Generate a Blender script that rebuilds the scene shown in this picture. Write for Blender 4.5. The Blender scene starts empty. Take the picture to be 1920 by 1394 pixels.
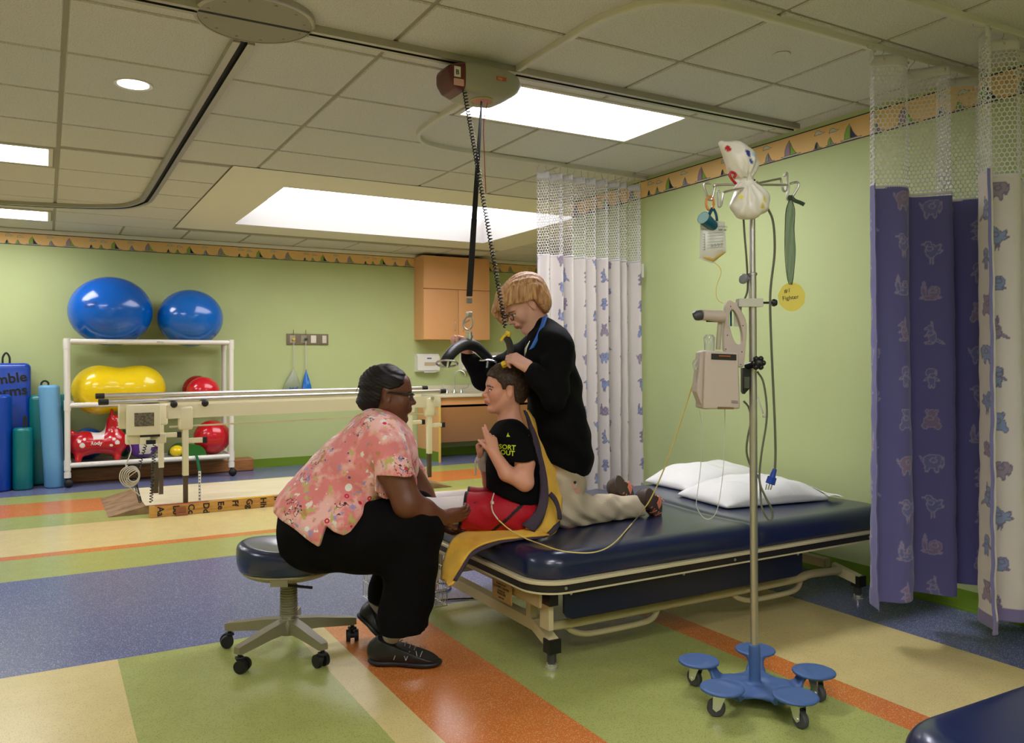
import bpy, bmesh, math, random
import numpy as np
from mathutils import Vector, Matrix, noise
random.seed(7)
SC = bpy.context.scene
COL = SC.collection
PI = math.pi
# ---------------------------------------------------------------- camera
F_PX, YAW, PIT, ROLL, CYO, CAM_H = 1526.6, math.radians(29.785), math.radians(.229), math.radians(.239), -25.4, 1.213
def _rot():
    f = np.array([math.sin(YAW)*math.cos(PIT), math.cos(YAW)*math.cos(PIT), math.sin(PIT)])
    r = np.array([math.cos(YAW), -math.sin(YAW), 0.]); d = np.cross(f, r)
    return np.array([r*math.cos(ROLL)+d*math.sin(ROLL), -r*math.sin(ROLL)+d*math.cos(ROLL), f])
MROT = _rot()
cd = bpy.data.cameras.new('camera'); cam = bpy.data.objects.new('camera', cd); COL.objects.link(cam)
cd.sensor_fit = 'HORIZONTAL'; cd.sensor_width = 36; cd.lens = F_PX/1920*36; cd.shift_y = CYO/1920; cd.clip_start = .05
cam.matrix_world = Matrix(((MROT[0][0], -MROT[1][0], -MROT[2][0], 0), (MROT[0][1], -MROT[1][1], -MROT[2][1], 0), (MROT[0][2], -MROT[1][2], -MROT[2][2], CAM_H), (0, 0, 0, 1)))
SC.camera = cam
CAMP = np.array([0, 0, CAM_H])
def ray(x, y): return MROT.T @ np.array([(x-960)/F_PX, (y-697-CYO)/F_PX, 1.])
def at(x, y, D): return CAMP + D*ray(x, y)              # a point D metres in front of the lens
def onz(x, y, z): d = ray(x, y); return CAMP + (z-CAM_H)/d[2]*d
def ony(x, y, Y): d = ray(x, y); return CAMP + Y/d[1]*d
def onx(x, y, X): d = ray(x, y); return CAMP + X/d[0]*d
RGT = np.array([math.cos(YAW), -math.sin(YAW), 0]); FWD = np.array([math.sin(YAW), math.cos(YAW), 0]); UP = np.array([0, 0, 1.])
# ---------------------------------------------------------------- world, exposure
SC.view_settings.view_transform = 'Standard'; SC.view_settings.look = 'None'; SC.view_settings.gamma = 1
SC.view_settings.use_curve_mapping = False; SC.view_settings.exposure = 0.15
wd = bpy.data.worlds.new('world'); SC.world = wd; wd.use_nodes = True
wd.node_tree.nodes['Background'].inputs[0].default_value = (.8, .85, .95, 1); wd.node_tree.nodes['Background'].inputs[1].default_value = .05
L_NEAR, L_SKY, L_LEFT, L_BACK, L_DOWN = 19, 5.5, 14, 18, 12
# ---------------------------------------------------------------- materials
def lin(c):
    return tuple(((v/255)/12.92 if v/255 <= .04045 else ((v/255+.055)/1.055)**2.4) for v in c[:3])+(1,)
MATS = {}
def mat(name, rgb=(128, 128, 128), rough=.5, metal=0, spec=.5, coat=0, bump=None, mottle=None, attr=None, emit=0, sheen=0, trans=0, alpha=1, sss=0, aniso=None):
    """bump=(scale,strength) noise bump; mottle=(scale, rgb2, lo, hi) noise mix; attr = colour attribute"""
    if name in MATS: return MATS[name]
    m = bpy.data.materials.new(name); m.use_nodes = True; nt = m.node_tree; b = nt.nodes['Principled BSDF']
    I = b.inputs
    I['Base Color'].default_value = lin(rgb); I['Roughness'].default_value = rough; I['Metallic'].default_value = metal
    I['Specular IOR Level'].default_value = spec; I['Coat Weight'].default_value = coat; I['Coat Roughness'].default_value = .1
    I['Sheen Weight'].default_value = sheen; I['Transmission Weight'].default_value = trans; I['Alpha'].default_value = alpha
    if sss: I['Subsurface Weight'].default_value = sss; I['Subsurface Scale'].default_value = .01; I['Subsurface Radius'].default_value = (1, .35, .2)
    tc = nt.nodes.new('ShaderNodeTexCoord')
    src = None
    if attr:
        a = nt.nodes.new('ShaderNodeAttribute'); a.attribute_name = attr; src = a.outputs['Color']; nt.links.new(src, I['Base Color'])
    def coords():
        if aniso:
            mp = nt.nodes.new('ShaderNodeMapping'); mp.inputs['Scale'].default_value = aniso
            nt.links.new(tc.outputs['Object'], mp.inputs[0]); return mp.outputs[0]
        return tc.outputs['Object']
    if mottle:
        n = nt.nodes.new('ShaderNodeTexNoise'); n.inputs['Scale'].default_value = mottle[0]; n.inputs['Detail'].default_value = 4
        nt.links.new(coords(), n.inputs['Vector'])
        r = nt.nodes.new('ShaderNodeMapRange'); r.inputs[1].default_value = mottle[2]; r.inputs[2].default_value = mottle[3]
        nt.links.new(n.outputs[0], r.inputs[0])
        x = nt.nodes.new('ShaderNodeMix'); x.data_type = 'RGBA'; nt.links.new(r.outputs[0], x.inputs[0])
        x.inputs[6].default_value = lin(rgb); x.inputs[7].default_value = lin(mottle[1])
        if src: nt.links.new(src, x.inputs[6])
        nt.links.new(x.outputs[2], I['Base Color'])
    if bump:
        n = nt.nodes.new('ShaderNodeTexNoise'); n.inputs['Scale'].default_value = bump[0]; n.inputs['Detail'].default_value = 3
        nt.links.new(coords(), n.inputs['Vector'])
        bp = nt.nodes.new('ShaderNodeBump'); bp.inputs['Strength'].default_value = bump[1]; bp.inputs['Distance'].default_value = .01
        nt.links.new(n.outputs[0], bp.inputs['Height']); nt.links.new(bp.outputs[0], I['Normal'])
    if emit: I['Emission Color'].default_value = lin(rgb); I['Emission Strength'].default_value = emit
    MATS[name] = m; return m
# ---------------------------------------------------------------- mesh building
class MB:
    def __init__(s): s.v = []; s.f = []; s.m = []
    def add(s, vs, fs, mi=0):
        o = len(s.v); s.v += [tuple(map(float, p)) for p in vs]; s.f += [tuple(i+o for i in f) for f in fs]; s.m += [mi]*len(fs); return s
    def quad(s, a, b, c, d, mi=0): return s.add([a, b, c, d], [(0, 1, 2, 3)], mi)
    def box(s, lo, hi, mi=0, bev=0, M=None):
        lo = np.array(lo, float); hi = np.array(hi, float); c = (lo+hi)/2; h = np.abs(hi-lo)/2
        if bev <= 0:
            vs = [c+h*np.array(q) for q in ((-1,-1,-1),(1,-1,-1),(1,1,-1),(-1,1,-1),(-1,-1,1),(1,-1,1),(1,1,1),(-1,1,1))]
            fs = [(0,3,2,1),(4,5,6,7),(0,1,5,4),(1,2,6,5),(2,3,7,6),(3,0,4,7)]
        else:
            bm = bmesh.new(); bmesh.ops.create_cube(bm, size=2)
            for v in bm.verts: v.co = Vector(c)+Vector(h*np.array(v.co))
            bmesh.ops.bevel(bm, geom=bm.edges[:]+bm.verts[:], offset=min(bev, min(h)*.98), segments=4, profile=.5, affect='EDGES', clamp_overlap=True)
            bm.verts.index_update(); vs = [tuple(v.co) for v in bm.verts]; fs = [[v.index for v in f.verts] for f in bm.faces]; bm.free()
        if M is not None: vs = [M @ Vector(v) for v in vs]
        return s.add(vs, fs, mi)
    def tube(s, pts, r, seg=10, mi=0, closed=False, caps=True, flat=None, up=None):
        """sweep; r float or list; flat=(a,b) scales for an oval section"""
        P = [Vector(p) for p in pts]; n = len(P); R = r if hasattr(r, '__len__') else [r]*n
        T = []
        for i in range(n):
            a = P[(i-1) % n] if (closed or i > 0) else P[i]; b = P[(i+1) % n] if (closed or i < n-1) else P[i]
            t = (b-a); T.append(t.normalized() if t.length > 1e-9 else Vector((0, 0, 1)))
        u = Vector(up) if up is not None else (Vector((0, 0, 1)) if abs(T[0].z) < .9 else Vector((1, 0, 0)))
        u = (u-T[0]*u.dot(T[0])).normalized(); vs = []
        for i in range(n):
            if i:
                u = (u-T[i]*u.dot(T[i])); u = u.normalized() if u.length > 1e-6 else T[i].orthogonal().normalized()
            w = T[i].cross(u)
            fa, fb = flat or (1, 1)
            for k in range(seg):
                an = 2*PI*k/seg; vs.append(P[i]+(u*math.cos(an)*fa+w*math.sin(an)*fb)*R[i])
        fs = []
        for i in range(n if closed else n-1):
            j = (i+1) % n
            for k in range(seg): k2 = (k+1) % seg; fs.append((i*seg+k, i*seg+k2, j*seg+k2, j*seg+k))
        if caps and not closed: fs.append(tuple(range(seg))[::-1]); fs.append(tuple((n-1)*seg+k for k in range(seg)))
        return s.add(vs, fs, mi)
    def cyl(s, a, b, r, r2=None, seg=24, mi=0, caps=True): return s.tube([a, b], [r, r if r2 is None else r2], seg, mi, caps=caps)
    def lathe(s, prof, org=(0, 0, 0), ax=(0, 0, 1), seg=32, mi=0, xs=1, ys=1):
        """prof [(r,h)] around axis ax through org"""
        a = Vector(ax).normalized(); u = a.orthogonal().normalized() if abs(a.z) < .99 else Vector((1, 0, 0)); w = a.cross(u); o = Vector(org); vs = []; fs = []
        for r, h in prof:
            for k in range(seg): an = 2*PI*k/seg; vs.append(o+a*h+(u*math.cos(an)*xs+w*math.sin(an)*ys)*max(r, 1e-5))
        for i in range(len(prof)-1):
            for k in range(seg): k2 = (k+1) % seg; fs.append((i*seg+k, i*seg+k2, (i+1)*seg+k2, (i+1)*seg+k))
        fs.append(tuple(range(seg))[::-1]); fs.append(tuple((len(prof)-1)*seg+k for k in range(seg)))
        return s.add(vs, fs, mi)
    def ell(s, c, r, M=None, seg=32, mi=0):
        rr = r if hasattr(r, '__len__') else (r, r, r); n = seg//2; vs = []; fs = []; c = Vector(c)
        for i in range(n+1):
            th = PI*i/n
            for k in range(seg):
                p = Vector((math.sin(th)*math.cos(2*PI*k/seg)*rr[0], math.sin(th)*math.sin(2*PI*k/seg)*rr[1], math.cos(th)*rr[2]))
                vs.append(c+(M @ p if M is not None else p))
        for i in range(n):
            for k in range(seg): k2 = (k+1) % seg; fs.append((i*seg+k, (i+1)*seg+k, (i+1)*seg+k2, i*seg+k2))
        return s.add(vs, fs, mi)
    def prism(s, poly, a, b, mi=0):
        """poly: list of 3D points (planar), extruded by vector a->b offset b"""
        n = len(poly); P = [np.array(p, float)+np.array(a, float) for p in poly]; Q = [np.array(p, float)+np.array(b, float) for p in poly]
        fs = [tuple(range(n))[::-1], tuple(range(n, 2*n))]+[(i, (i+1) % n, (i+1) % n+n, i+n) for i in range(n)]
        return s.add(P+Q, fs, mi)
    def text(s, txt, org, xd, yd, size, mi=0, depth=.001, align='LEFT', bold=0):
        cu = bpy.data.curves.new('t', 'FONT'); cu.body = txt; cu.size = size; cu.extrude = depth; cu.align_x = align; cu.offset = bold; cu.resolution_u = 3
        o = bpy.data.objects.new('t', cu); me = bpy.data.meshes.new_from_object(o)
        xd = np.array(xd, float); yd = np.array(yd, float); xd /= np.linalg.norm(xd); yd /= np.linalg.norm(yd); zd = np.cross(xd, yd); org = np.array(org, float)
        vs = [org+xd*v.co[0]+yd*v.co[1]+zd*v.co[2] for v in me.vertices]; fs = [tuple(p.vertices) for p in me.polygons]
        s.add(vs, fs, mi); bpy.data.objects.remove(o); bpy.data.curves.remove(cu); bpy.data.meshes.remove(me); return s
    def build(s, name, mats, parent=None, smooth=40, **kw):
        me = bpy.data.meshes.new(name)
        org = np.array(kw.get('org', (0, 0, 0)), float)
        me.from_pydata([tuple(np.array(p)-org) for p in s.v], [], s.f)
        for m in (mats if isinstance(mats, (list, tuple)) else [mats]): me.materials.append(m)
        me.polygons.foreach_set('material_index', s.m); me.update()
        bm = bmesh.new(); bm.from_mesh(me); bmesh.ops.recalc_face_normals(bm, faces=bm.faces) if kw.get('recalc', True) else None; bm.to_mesh(me); bm.free()
        if smooth:
            me.polygons.foreach_set('use_smooth', [True]*len(me.polygons)); me.set_sharp_from_angle(angle=math.radians(smooth))
        o = bpy.data.objects.new(name, me); COL.objects.link(o); o.location = org
        if parent is not None:
            o.parent = parent; o.matrix_parent_inverse = Matrix.Identity(4)
            o.location = Vector(org)-Vector(parent.get('_w', (0, 0, 0)))
        if 'label' in kw: o['label'] = kw['label']
        return o
def thing(name, label, cat, loc=(0, 0, 0), group=None, parent=None):
    o = bpy.data.objects.new(name, None); COL.objects.link(o); o.empty_display_size = .1; o.location = tuple(map(float, loc)); o['label'] = label; o['category'] = cat
    o['_w'] = tuple(map(float, loc))
    if group: o['group'] = group
    return o
def tag(o, label, cat, group=None, kind=None):
    o['label'] = label; o['category'] = cat
    if group: o['group'] = group
    if kind: o['kind'] = kind
    return o
def struct(o): o['kind'] = 'structure'; return o
def bez(pts, n=8, closed=False):
    """Catmull-Rom through points"""
    P = [np.array(p, float) for p in pts]; out = []; m = len(P)
    for i in range(m if closed else m-1):
        p0 = P[(i-1) % m] if closed or i > 0 else 2*P[0]-P[1]; p1 = P[i]; p2 = P[(i+1) % m]; p3 = P[(i+2) % m] if closed or i < m-2 else 2*P[-1]-P[-2]
        for k in range(n):
            t = k/n; out.append(.5*((2*p1)+(-p0+p2)*t+(2*p0-5*p1+4*p2-p3)*t*t+(-p0+3*p1-3*p2+p3)*t**3))
    if not closed: out.append(P[-1])
    return out
def coil(a, b, R, pitch, r, sag=0, seg=5, per=10):
    """helix path between a and b, with sag"""
    a = Vector(a); b = Vector(b); d = b-a; L = d.length; t = d.normalized(); u = t.orthogonal().normalized(); w = t.cross(u); n = int(L/pitch*per); out = []
    for i in range(n+1):
        s_ = i/n; an = 2*PI*s_*L/pitch
        out.append(a+d*s_+Vector((0, 0, -sag*4*s_*(1-s_)))+(u*math.cos(an)+w*math.sin(an))*R)
    return out
# ---- common materials
M_WHITEMETAL = mat('cream painted metal', (222, 214, 180), .35)
M_CHROME = mat('chrome', (226, 226, 224), .26, .85)
M_STEEL = mat('brushed steel', (196, 192, 186), .34, .9)
M_BLACK = mat('black plastic', (18, 18, 20), .4)
M_BLACKR = mat('black rubber', (14, 14, 16), .6)
M_WHITEP = mat('white plastic', (232, 230, 222), .35)
M_DKGREY = mat('dark grey plastic', (62, 62, 62), .45)
# ================================================================ the room
CZ = 2.571; XR = 3.85; YB = 9.58; YJ = 5.7; XL = -3.6; YF = -2.4; XE = 7.2
def floor_mat(name, rgb, sp1, sp2, dens=.16):
    m = mat(name, rgb, .26, spec=.5); nt = m.node_tree; b = nt.nodes['Principled BSDF']; tc = nt.nodes['Texture Coordinate']
    last = None
    for sc, c, th in ((260, sp1, dens), (190, sp2, dens*.8)):
        v = nt.nodes.new('ShaderNodeTexVoronoi'); v.voronoi_dimensions = '2D'; v.inputs['Scale'].default_value = sc; v.inputs['Randomness'].default_value = 1
        nt.links.new(tc.outputs['Object'], v.inputs['Vector'])
        # only a few cells carry a fleck
        l1 = nt.nodes.new('ShaderNodeMath'); l1.operation = 'LESS_THAN'; l1.inputs[1].default_value = .34; nt.links.new(v.outputs['Distance'], l1.inputs[0])
        sx = nt.nodes.new('ShaderNodeSeparateColor'); nt.links.new(v.outputs['Color'], sx.inputs[0])
        l2 = nt.nodes.new('ShaderNodeMath'); l2.operation = 'LESS_THAN'; l2.inputs[1].default_value = th; nt.links.new(sx.outputs[0], l2.inputs[0])
        mu = nt.nodes.new('ShaderNodeMath'); mu.operation = 'MULTIPLY'; nt.links.new(l1.outputs[0], mu.inputs[0]); nt.links.new(l2.outputs[0], mu.inputs[1])
        x = nt.nodes.new('ShaderNodeMix'); x.data_type = 'RGBA'; nt.links.new(mu.outputs[0], x.inputs[0])
        if last is None:
            n = nt.nodes.new('ShaderNodeTexNoise'); n.inputs['Scale'].default_value = 9; n.inputs['Detail'].default_value = 6; nt.links.new(tc.outputs['Object'], n.inputs['Vector'])
            y = nt.nodes.new('ShaderNodeMix'); y.data_type = 'RGBA'; nt.links.new(n.outputs[0], y.inputs[0])
            y.inputs[6].default_value = lin([q*.955 for q in rgb]); y.inputs[7].default_value = lin([min(255, q*1.045) for q in rgb]); last = y.outputs[2]
        nt.links.new(last, x.inputs[6]); x.inputs[7].default_value = lin(c); last = x.outputs[2]
    nt.links.new(last, b.inputs['Base Color'])
    return m
FB = floor_mat('blue vinyl', (92, 100, 138), (190, 195, 215), (140, 125, 150))
FG = floor_mat('green vinyl', (165, 172, 98), (110, 122, 50), (140, 152, 74), .12)
FC = floor_mat('cream vinyl', (212, 194, 132), (170, 150, 90), (186, 176, 120), .12)
FO = floor_mat('orange vinyl', (200, 116, 52), (236, 190, 130), (220, 150, 90))
fl = MB()
def frect(x0, x1, y0, y1, mi): fl.quad((x0, y0, 0), (x1, y0, 0), (x1, y1, 0), (x0, y1, 0), mi)
ys = [3.70, 5.31, 5.88, 6.0, 6.95, 7.5, 8.2, 8.66, YB]
for a, b, mi in zip(ys[:-1], ys[1:], (0, 1, 3, 2, 1, 3, 1, 0)): frect(XL, XE, a, b, mi)
xs = [XL, .252, .963, 1.10, 1.546, 2.45, 2.597, 3.313, XE]
for a, b, mi in zip(xs[:-1], xs[1:], (2, 1, 2, 3, 1, 3, 2, 0)): frect(a, b, YF, 3.70, mi)
struct(fl.build('floor', [FB, FG, FC, FO], smooth=0, recalc=False))
# ---- ceiling
M_TILE = mat('ceiling tile', (218, 216, 208), .9, spec=.2, mottle=(170, (198, 195, 184), .5, .62), bump=(300, .25))
M_GRID = mat('ceiling grid', (158, 151, 130), .6)
M_DRY = mat('ceiling drywall', (232, 228, 212), .8)
K = 1.358
sky = (1.605, 4.36, 6.35, 8.27); rec = (1.125, 4.86, 5.82, 8.76)
near = (1.95, 3.112, 3.432, 4.02)
pans = [(-1.14, .035, 5.27+.63, 5.27+.63+.53), (-1.14, .035, 8.37, 8.93), (.085, 1.27, .395, .975), (-1.14, .055, -.83, -.24), (1.305, 2.49, -1.44, -.85), (-2.36, -1.16, 3.44, 4.02), (-2.36, -1.16, 7.1, 7.68)]  # the left-edge pair is in view; the rest are unseen, added fill panels
holes = [sky, near]+pans
xl = [.0693-1.219*k for k in range(4)][::-1]+[1.288, 2.506, 3.11, 3.714]; xl = [XL]+[q for q in xl if q > XL]+[XE]
yl = [2.826+.6105*k for k in range(-9, 12)]; yl = [q for q in yl if YF < q < YB]; yl = [YF]+yl+[YB]
ce = MB()
bx = sorted(set([XL, XE]+[h[i] for h in holes for i in (0, 1)]+[XR])); by = sorted(set([YF, YB]+[h[i] for h in holes for i in (2, 3)]+[YJ]))
for a, b in zip(bx[:-1], bx[1:]):
    for c, d in zip(by[:-1], by[1:]):
        mx, my = (a+b)/2, (c+d)/2
        if any(h[0] < mx < h[1] and h[2] < my < h[3] for h in holes): continue
        ce.quad((a, c, CZ+.008), (b, c, CZ+.008), (b, d, CZ+.008), (a, d, CZ+.008), 1)
def tile(x0, x1, y0, y1):
    g = .0105; x0 += g; x1 -= g; y0 += g; y1 -= g
    if x1-x0 < .03 or y1-y0 < .03: return
    for h in holes+[rec]:
        if h[0]-.03 < (x0+x1)/2 < h[1]+.03 and h[2]-.03 < (y0+y1)/2 < h[3]+.03: return
        ox = min(x1, h[1])-max(x0, h[0]); oy = min(y1, h[3])-max(y0, h[2])
        if ox > .02 and oy > .02:
            if h[0] > x0 and h[0] < x1 and oy > .3: tile(x0-g, h[0], y0-g, y1+g); (tile(h[1], x1+g, y0-g, y1+g) if h[1] < x1 else None); return
            if h[1] < x1 and h[1] > x0 and oy > .3: tile(h[1], x1+g, y0-g, y1+g); return
            if h[2] > y0: y1 = h[2]-g
            elif h[3] < y1: y0 = h[3]+g
            if y1-y0 < .03: return
    e = .003
    z0 = CZ+.0075; z1 = CZ
    vs = [(x0, y0, z0), (x1, y0, z0), (x1, y1, z0), (x0, y1, z0), (x0+e, y0+e, z1), (x1-e, y0+e, z1), (x1-e, y1-e, z1), (x0+e, y1-e, z1)]
    ce.add(vs, [(4, 7, 6, 5), (0, 4, 5, 1), (1, 5, 6, 2), (2, 6, 7, 3), (3, 7, 4, 0)], 0)
for i in range(len(xl)-1):
    for j in range(len(yl)-1):
        x0, x1, y0, y1 = xl[i], xl[i+1], yl[j], yl[j+1]
        if y0 > 8.6 and x1-x0 > .9:
            n = round((x1-x0)/.61)
            for k in range(n): tile(x0+(x1-x0)*k/n, x0+(x1-x0)*(k+1)/n, y0, y1)
        else: tile(x0, x1, y0, y1)
for a, b, c, d in ((rec[0], rec[1], rec[2], sky[2]), (rec[0], rec[1], sky[3], rec[3]), (rec[0], sky[0], sky[2], sky[3]), (sky[1], rec[1], sky[2], sky[3])):
    ce.quad((a, c, CZ-.001), (b, c, CZ-.001), (b, d, CZ-.001), (a, d, CZ-.001), 2)
struct(ce.build('ceiling', [M_TILE, M_GRID, M_DRY], smooth=0, recalc=False))
# ---- walls
M_WALL = mat('green painted wall', (188, 200, 142), .6, spec=.3, bump=(60, .05), mottle=(1.2, (184, 196, 138), .35, .65))
M_BASE = mat('green vinyl base', (110, 142, 30), .45)
T = .1
def wall(name, lo, hi): return struct(MB().box(lo, hi).build(name, M_WALL, smooth=0))
wall('wall_back', (XL-T, YB, 0), (XE+T, YB+T, CZ+.3)); wall('wall_right', (XR, YF, 0), (XR+T, YJ, CZ+.3))
wall('wall_left', (XL-T, YF, 0), (XL, YB, CZ+.3)); wall('wall_front', (XL-T, YF-T, 0), (XR+T, YF, CZ+.3))
wall('wall_alcove', (XR+T, YJ-T, 0), (XE+T, YJ, CZ+.3)); wall('wall_far_right', (XE, YJ, 0), (XE+T, YB, CZ+.3))
def base(name, lo, hi, ax):
    m = MB(); m.box(lo, hi); lo2 = list(lo); hi2 = list(hi); hi2[2] = .012
    if ax == 0: lo2[0] -= .006
    else: lo2[1] -= .006
    m.box(lo2, hi2); return struct(m.build(name, M_BASE, smooth=0))
base('baseboard_back', (XL, YB-.006, 0), (XE, YB, .1), 1); base('baseboard_right', (XR-.006, YF, 0), (XR, YJ, .1), 0)
# ---- perimeter ceiling trim at back
M_TRIM = mat('ceiling wall angle', (244, 240, 228), .7)
struct(MB().box((XL, YB-.02, 2.532), (XE, YB, CZ)).build('trim_1', M_TRIM, smooth=0))
# ---- wallpaper border with sailing boats
M_BORD = mat('border paper sand', (236, 194, 128), .7)
bcol = [M_BORD, mat('border navy', (28, 34, 66), .6), mat('border green', (134, 178, 60), .6), mat('border mauve', (160, 134, 160), .6), mat('border white', (206, 202, 184), .6), mat('border outline', (92, 84, 76), .6), mat('border teal grey', (150, 158, 150), .6)]
def border(name, org, xd, nd, L, h):
    """org lower-left, xd direction of reading, nd into room"""
    m = MB(); org = np.array(org, float); xd = np.array(xd, float); nd = np.array(nd, float)
    P = lambda u, v, o: org+xd*u+UP*v+nd*o
    m.quad(P(0, 0, .001), P(L, 0, .001), P(L, h, .001), P(0, h, .001), 0)
    for v0, v1 in ((0, .006), (h-.006, h)): m.quad(P(0, v0, .002), P(L, v0, .002), P(L, v1, .002), P(0, v1, .002), 1)
    def poly(pts, u0, v0, s, mi, o=.002, line=True):
        q = [P(u0+a*s, v0+b*s, o) for a, b in pts]
        if all(0 < u0+a*s < L for a, b in pts):
            m.add(q, [tuple(range(len(q)))], mi)
            if line: m.tube([P(u0+a*s, v0+b*s, o+.0004) for a, b in pts]+[q[0]], .0011, 3, 5)
    k = h/.125
    W_ = 1.65
    def boat(u, s, c1, c2):
        poly([(W_*a, b) for a, b in [(0, .12), (.02, .45), (.1, .75), (.22, .98), (.24, .5), (.24, .12)]], u, .006*k, s, c1)
        poly([(W_*a, b) for a, b in [(.26, .12), (.26, .82), (.34, .5), (.45, .24), (.54, .12)]], u, .006*k, s, c2)
        poly([(W_*a, b) for a, b in [(-.16, .07), (.72, .07), (.6, -.01), (-.05, -.01)]], u, .008*k, s, 4)
    def cloud(u, v, s): poly([(0, 0), (.1, .3), (.35, .42), (.6, .35), (.75, .2), (1.2, .12), (.7, .02), (.3, .04)], u, v, s, 4)
    u = .03; step = .75
    while u < L-.1:
        boat(u, .098*k, 3, 2); cloud(u+.22, .082*k, .06*k); cloud(u+.32, .074*k, .055*k); boat(u+.22, .042*k, 1, 2); boat(u+.31, .048*k, 2, 6)
        boat(u+.42, .092*k, 2, 1); boat(u+.60, .06*k, 6, 3); cloud(u+.58, .085*k, .06*k)
        u += step
    return struct(m.build(name, bcol, smooth=0, recalc=False))
border('trim_2', (XL, YB, 2.408), (1, 0, 0), (0, -1, 0), XE-XL, .122)
border('trim_3', (XR, YJ, 2.418), (0, -1, 0), (-1, 0, 0), YJ-YF, .13)
# ---- lights built into the ceiling
M_FRM = mat('light frame', (214, 208, 190), .4)
def lens_mat(n, s, c=(246, 244, 255)): return mat(n, c, .5, emit=s)
def troffer(h, name, label, s, group=None):
    x0, x1, y0, y1 = h; cx, cy = (x0+x1)/2, (y0+y1)/2
    t = thing(name, label, 'ceiling light', (cx, cy, CZ), group); m = MB(); w = .02
    for a, b, c, d in ((x0-.006, x1+.006, y0-.006, y0+w), (x0-.006, x1+.006, y1-w, y1+.006), (x0-.006, x0+w, y0+w, y1-w), (x1-w, x1+.006, y0+w, y1-w)): m.box((a, c, CZ-.007), (b, d, CZ+.05), bev=.002)
    m.build('frame', M_FRM, t)
    MB().box((x0+w, y0+w, CZ+.012), (x1-w, y1-w, CZ+.03)).build('diffuser', lens_mat('lit diffuser %g' % s, s), t, smooth=0)
    MB().box((x0-.005, y0-.005, CZ+.05), (x1+.005, y1+.005, CZ+.12)).build('housing', M_FRM, t, smooth=0)
troffer(near, 'ceiling_light', 'large lit rectangular ceiling light beside the patient lift, above the padded table', L_NEAR)
troffer(pans[0], 'ceiling_light', 'lit ceiling light at the left edge, the nearer of the two cut off there', L_LEFT)
troffer(pans[1], 'ceiling_light', 'lit ceiling light at the left edge just in front of the sailboat border', L_LEFT)
for h, s in zip(pans[2:], (L_BACK,)*3+(L_LEFT,)*2): troffer(h, 'ceiling_light', 'added fill light panel outside the picture, beyond its left or lower edge', s, 'added fill lights outside the picture')  # unseen panels added to brighten the foreground and the background
t = thing('skylight', 'big glowing rectangular light well recessed in the ceiling drywall', 'skylight', ((sky[0]+sky[1])/2, (sky[2]+sky[3])/2, CZ))
m = MB(); x0, x1, y0, y1 = sky; zt = CZ+.27
for a, b, c, d in ((x0-.02, x0, y0-.02, y1+.02), (x1, x1+.02, y0-.02, y1+.02), (x0, x1, y0-.02, y0), (x0, x1, y1, y1+.02)): m.box((a, c, CZ), (b, d, zt))
m.build('shaft', mat('white shaft paint', (158, 155, 150), .7), t, smooth=0)
MB().box((x0, y0, zt), (x1, y1, zt+.02)).build('diffuser', lens_mat('lit skylight', L_SKY, (250, 248, 255)), t, smooth=0)
p = onz(250, 158, CZ); t = thing('downlight', 'small round lit recessed downlight in a ceiling tile', 'ceiling light', (p[0], p[1], CZ))
m = MB(); m.lathe([(.07, -.001), (.088, -.006), (.092, 0), (.092, .004), (.07, .004), (.068, .06), (.0675, .06), (.069, .002)], (p[0], p[1], CZ), seg=40); m.build('trim_ring', M_FRM, t)
MB().lathe([(.069, .0), (.069, .002)], (p[0], p[1], CZ-.0035), seg=40).build('lens', lens_mat('lit downlight', L_DOWN, (240, 244, 255)), t)
p = onz(1466, 101, CZ); tag(MB().lathe([(.034, 0), (.038, -.003), (.038, -.004), (.036, -.006), (.0, -.006)], (p[0], p[1], CZ), seg=32).build('sprinkler_cover', M_TILE), 'small round flush sprinkler cover in a ceiling tile above the purple curtain', 'sprinkler cover')
p = onz(1190, 452, CZ); t = thing('air_vent', 'grey slatted air vent in the far ceiling seen through the curtain netting', 'air vent', (p[0], p[1], CZ))
m = MB()
for a, b, c, d in ((-.3, .3, -.3, -.27), (-.3, .3, .27, .3), (-.3, -.27, -.27, .27), (.27, .3, -.27, .27)): m.box((p[0]+a, p[1]+c, CZ-.008), (p[0]+b, p[1]+d, CZ+.004))
m.build('frame', M_FRM, t, smooth=0)
for k in range(9): MB().box((p[0]-.27, p[1]-.26+.06*k, CZ-.006), (p[0]+.27, p[1]-.235+.06*k, CZ+.003)).build('slat', M_FRM, t, smooth=0)
MB().box((p[0]-.27, p[1]-.27, CZ-.001), (p[0]+.27, p[1]+.27, CZ-.0005)).build('backing', mat('vent dark', (24, 24, 24), .8), t, smooth=0)
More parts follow.
